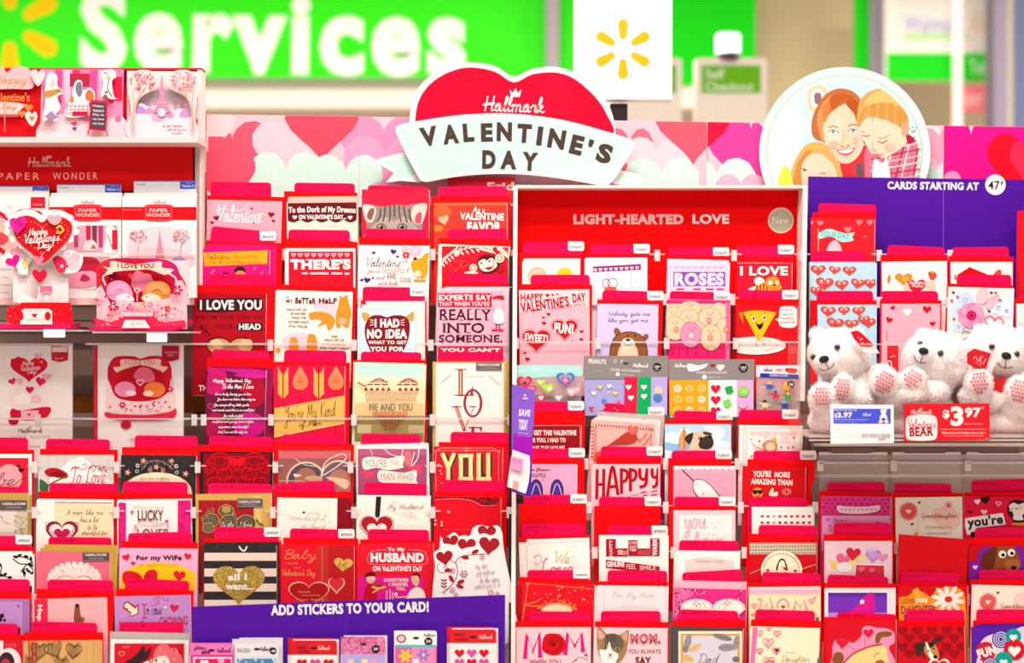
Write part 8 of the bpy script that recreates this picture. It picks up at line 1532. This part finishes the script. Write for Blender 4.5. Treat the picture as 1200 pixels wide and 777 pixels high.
b3 = bear('white plush bear at the right edge with a red swing tag on its cheek', YB, [
    (1170, 412, 0, 38, 31, .045, 12), (1178, 474, .012, 42, 36, .045, 0), (1180, 421, -.032, 15, 12, .018, 0), (1150, 389, .012, 10, 9, .012, 0), (1202, 394, .012, 10, 9, .012, 0),
    (1147, 449, -.05, 16, 18, .022, 0), (1142, 464, -.03, 18, 13, .035, 0), (1156, 468, -.015, 20, 14, .035, 0), (1195, 459, -.05, 17, 19, .024, 0), (1192, 476, -.025, 20, 15, .035, 0), (1180, 492, 0, 42, 15, .04, 0)],
    [(1162.5, 406), (1191.6, 415.2)], (1179.4, 417, 14), [(1169.5, 425), (1172, 429.5), (1178, 431.5), (1184, 431), (1187, 429.5)], [(1147.8, 447.4, 11.8, 15.4, -5), (1195.6, 457.8, 13.4, 16, 14)], (1171, 453, 28, -.03), 3, 0)
# swing tags
def swing(root_hit, pts_red, pts_white, Y, label_pts):
    root, hit, base = root_hit; cx = sum(p[0] for p in pts_red)/len(pts_red); cy = sum(p[1] for p in pts_red)/len(pts_red)
    def lp(x, y, Y_): return W(x, y, Y_)-base
    for nm, P, c, o in (('swing_tag_back', pts_white, 'fbf0ee', .0012), ('swing_tag', pts_red, 'dc1024', 0)):
        v = [tuple(lp(x, y, Y+o)) for x, y in P]; v += [(a, b+.0008, c_) for a, b, c_ in v]; n = len(P)
        f = [tuple(range(n)), tuple(reversed(range(n, 2*n)))]+[(i, (i+1) % n, (i+1) % n+n, i+n) for i in range(n)]
        t = mesh(nm, v, f, c, root)
    it = Item.__new__(Item); it.M = Matrix.Translation(W(cx, cy, Y-.0002)); it.Mi = it.M.inverted(); it.buf = {}; it.lay = 0; it.clip = None; it.front = 0; it.names = ('tag_print', 'tag_lettering'); it.root = root
    use(it); Z(930, 370, 4.444)
    for s in label_pts: L(s, 3, 'f8d0cc', True)
    V = it.buf; it.done_parent = True
    for nm, (v, f, ms, fm) in V.items():
        d = it.M.translation-base; mesh(nm, [(a+d.x, b+d.y, c_+d.z) for a, b, c_ in v], f, list(ms), t, fm)
    it.buf = {}; use(None); Z()
qq = lambda P: [(930+x/4.444, 370+y/4.444) for x, y in P]
swing(b1, qq([(295, 85), (325, 76), (345, 82), (418, 150), (400, 160), (345, 158), (318, 125)]), qq([(345, 158), (418, 152), (448, 196), (375, 192)]), YB-.052, [[(335, 110), (350, 122), (345, 130), (360, 118)], [(352, 138), (372, 150), (385, 142), (395, 152)]])
swing(b3, qq([(903, 195), (940, 170), (1028, 196), (1002, 272), (960, 280), (905, 250)]), qq([(1028, 196), (1066, 208), (1030, 302), (1002, 290)]), YB-.058, [[(935, 225), (950, 212), (960, 240), (975, 210)], [(985, 210), (972, 235), (985, 250), (1000, 225)], [(950, 245), (975, 260)]])
# the clear tray with its price cards
def trp(nm, x0, y0, x1, y1, Ya, Yb, m):
    a, b = W(x0, y0, Ya), W(x1, y1, Ya); return pr_(nm, a.x, b.x, Ya, Yb, b.z, a.z, m)
GLS = clear('tray_glass', .0, gl=.02, rough=.03)
zt = W(0, 404, 2.335).z; zb = W(0, 508, 2.335).z; xa = W(948, 0, 2.335).x; xb = W(1290, 0, 2.335).x; zbear = W(0, 507, YB).z
pr_('bear_tray_front', xa, xb, 2.334, 2.336, zbear-.006, zt, GLS); pr_('bear_tray_floor', xa, xb, 2.336, 2.50, zbear-.003, zbear-.0002, clear('pink_acrylic2', .35, tint=(1, .8, .82)))
pr_('bear_tray_rim', xa, xb, 2.333, 2.337, zt, zt+.0016, RAIL_); pr_('bear_tray_rim', xa, xb, 2.333, 2.337, zbear-.008, zbear-.006, clear('pink_edge', .5, tint=(1, .7, .74))); pr_('bear_tray_side', xa-.002, xa, 2.336, 2.50, zbear-.003, zt, clear('tray_side', .03, rough=.1, gl=.04))
def pcard(name, label, P, c):
    it = Item(name, label, 'price card', (P[0][0]+P[1][0])/2, P[0][1], 2.331, 0, group='price cards on the bear tray', base=((P[2][0]+P[3][0])/2, P[2][1])); sheet(it, 'card', P, c, .0008); it.front = -.0008; use(it); return it
pcard('price_card', 'white and blue price card reading $3.97 with a tiny bear picture', [(973, 474), (1047, 474.5), (1047.5, 519), (973.3, 520)], 'fbf6f6'); Z(930, 370, 4.444)
R(207, 484, 506, 563, '4a56d8'); T("Valentine's Day Bear only", 208, 487, 330, 497, WHITE, 1); T('$', 211, 508, 226, 532, WHITE, 2); T('3.97', 228, 503, 306, 532, WHITE, 2); S('Hallmark', 360, 506, 402, 522, WHITE, 1.6); T('With any purchase of three greeting cards here', 210, 538, 392, 543, WHITE, 1); T('While supplies last, prices may vary by store.', 210, 546, 375, 551, 'c8d0f4', 0); T('Selected stores only', 210, 556, 318, 560, 'c8d0f4', 0)
E(468, 500, 15, 13, 'f4ece8'); E(457, 490, 5, 5, 'f4ece8'); E(480, 490, 5, 5, 'f4ece8'); E(468, 532, 20, 22, 'f0e6e2'); E(452, 552, 10, 10, 'e4d8d4'); E(484, 552, 10, 10, 'e4d8d4'); H(468, 540, 22, '5a4a50'); E(463, 498, 2, 2, '2a2024', n=6); E(474, 498, 2, 2, '2a2024', n=6)
for i in range(5): T('Some small printed terms and conditions apply', 208, 600+i*10, 208+(150, 140, 154, 146, 90)[i], 605+i*10, 'd4c4c4', 0)
for i in range(44): x = 358+i*3.4; R(x, 614, x+rng.choice((1, 1.6, 2.4)), 632 if (i*7) % 5 else 640, 'a89c9c')
for i in range(20): x = 440+i*1.8; R(x, 636, x+.9, 650, '8c8080')
pcard('price_sign', "red sign reading Valentine's BEAR $3.97 on the tray", [(1058.7, 473), (1159.6, 472.6), (1159.8, 515.6), (1059.2, 517.3)], mat('ee1622', .5, spec=.2)); Z(930, 370, 4.444)
S('Hallmark', 612, 490, 718, 510, 'fbe6e4', 3, shear=.12); crown(664, 489, 14, 'fbe6e4'); Pg(smooth([(590, 530), (640, 516), (700, 515), (742, 530), (748, 580), (742, 638), (700, 650), (630, 650), (590, 640), (583, 590)], True, 5), 'fbe8e8')
S("Valentine's", 594, 538, 740, 586, 'e0303c', 3.6, shear=.05, arc=-3); T('BEAR', 603, 580, 728, 628, 'a81428', 2, rot=-2)
T('$', 776, 490, 812, 538, WHITE, 2); T('3', 818, 472, 884, 574, WHITE, 2); T('97', 892, 478, 975, 530, WHITE, 2); T('*', 980, 474, 990, 484, WHITE, 1); T('REGULAR PRICE $12.97', 890, 560, 986, 568, 'f8c8c8', 0); R(762, 590, 1005, 593, 'f8b0b0'); T('With purchase of 3 greeting cards or more', 770, 605, 996, 617, WHITE, 1); T('See store for details. While supplies last.', 780, 622, 990, 630, 'f8c8c8', 0); T('1VAL2037', 992, 637, 1016, 642, 'f8c8c8', 0)
use(None); Z()
use(None)
# ------------------------------------------------------------------ trays that carry the cards: parts of the rack
ACR = clear('acrylic', .22, rough=.1, gl=.16); RAIL = clear('acrylic_edge', .34, rough=.15, gl=.12); CLIP = clear('clip_plastic', .62, tint=(1, .9, .88), gl=.08)
for sec, x0, x1, yb, D, n in LEDGES:
    e, part = SECT[sec]; p0, p1 = W(x0-1, yb, D), W(x1+1, yb, D)
    dy = 0
    part('card_tray', p0.x, p1.x, D-.0025, D+.0125+n*.0014, p0.z-.0016, p0.z-.0001, ACR)
def rail(sec, x0, x1, y, row, h=2.0, clips=(), seg=False):
    """clear pocket front of the row of cards whose tops are at photograph height row"""
    e, part = SECT[sec]; D = DY(row); Y = D-math.tan(math.radians(3))*((y-row)*D/K)-.0042
    for xa, xb in ([(c-9, c+9) for c in clips] if seg else [(x0, x1)]):
        a, b = W(xa, y, Y), W(xb, y+h, Y)
        o = part('tray_front', a.x, b.x, Y-.0012, Y, b.z, a.z, RAIL)
    for cx in clips:
        a, b = W(cx-3.2, y-4, Y), W(cx+3.2, y+9, Y)
        c = box('clip', a.x-e.location.x, b.x-e.location.x, Y-.0032-e.location.y, Y-.0013-e.location.y, b.z, a.z, CLIP, o)
rail('left', 86, 420, 296, 237, 1.6, (333, 416, 507), seg=True); rail('left', 420, 600, 297, 237, 1.6, (598,), seg=True)
rail('left', 100, 600, 402, 340, 2.2, (317, 415, 505)); rail('left', 0, 600, 489.5, 425, 2.2, (45, 228, 239, 318, 415, 507, 598))
rail('left', 0, 600, 545, 528, 1.6, (41, 137, 232, 323, 411, 507), seg=True); rail('left', 0, 600, 598, 580, 1.6, (41, 137, 227, 320, 415, 507, 597), seg=True); rail('left', 0, 600, 700, 640, 1.6, (41, 131), seg=True)
rail('mid', 606, 942, 297, 295, 1.8, (770, 860, 940), seg=True); rail('mid', 606, 942, 348.5, 304, 1.8, (697, 780, 858), seg=True); rail('mid', 600, 940, 400, 356, 2.0, (605, 701, 781, 862))
rail('mid', 604, 950, 541, 494, 1.8, (686, 780, 864), seg=True); rail('mid', 604, 950, 592, 546, 1.8, (690, 780, 868, 955), seg=True); rail('mid', 604, 955, 645, 600, 1.8, (697, 789, 872), seg=True); rail('mid', 604, 960, 700, 640, 1.8, (874,), seg=True)
rail('right', 949, 1200, 297, 256, 1.6, (1030, 1113), seg=True); rail('right', 949, 1200, 352, 308, 1.6, (1030, 1111), seg=True); rail('right', 949, 1200, 640, 582, 1.8, (1048, 1134), seg=True); rail('right', 949, 1200, 700, 640, 1.8, (1050, 1136), seg=True)
# empty trays below the bears
for x0, x1 in ((960, 1040), (1046, 1126), (1133, 1213)):
    Y = 2.50; a, b = W(x0, 532, Y), W(x1, 575, Y)
    o = pr_('empty_tray', a.x, b.x, Y, Y+.0015, b.z, a.z, clear('smoky_acrylic', .10, gl=.05))
    for nm, xa, ya, xb, yb, c in (('tray_lip', x0, 530, x1, 533, CLIP), ('tray_edge', x0, 541, x1+3, 544, RAIL), ('clip', x0-2, 540, x0+5, 552, CLIP), ('tray_tab', x0+14, 525.5, x0+62, 531, mat('7e675f'))):
        p, r = W(xa, ya, Y-.004), W(xb, yb, Y-.004)
        box(nm, p.x-rr.location.x, r.x-rr.location.x, Y-.004-rr.location.y, Y-.001-rr.location.y, r.z, p.z, M(c) if isinstance(c, str) else c, o)
for y0, y1 in ((520, 523), (557, 560)):
    a, b = W(949, y0, 2.56), W(1230, y1, 2.56); pr_('cross_bar', a.x, b.x, 2.56, 2.57, b.z, a.z, 'c9b4a9')
bpy.context.view_layer.update()
# keep every label within sixteen words
for o in SC.objects:
    if o.parent is None and 'label' in o and len(o['label'].split()) > 16: o['label'] = ' '.join(o['label'].split()[:16])
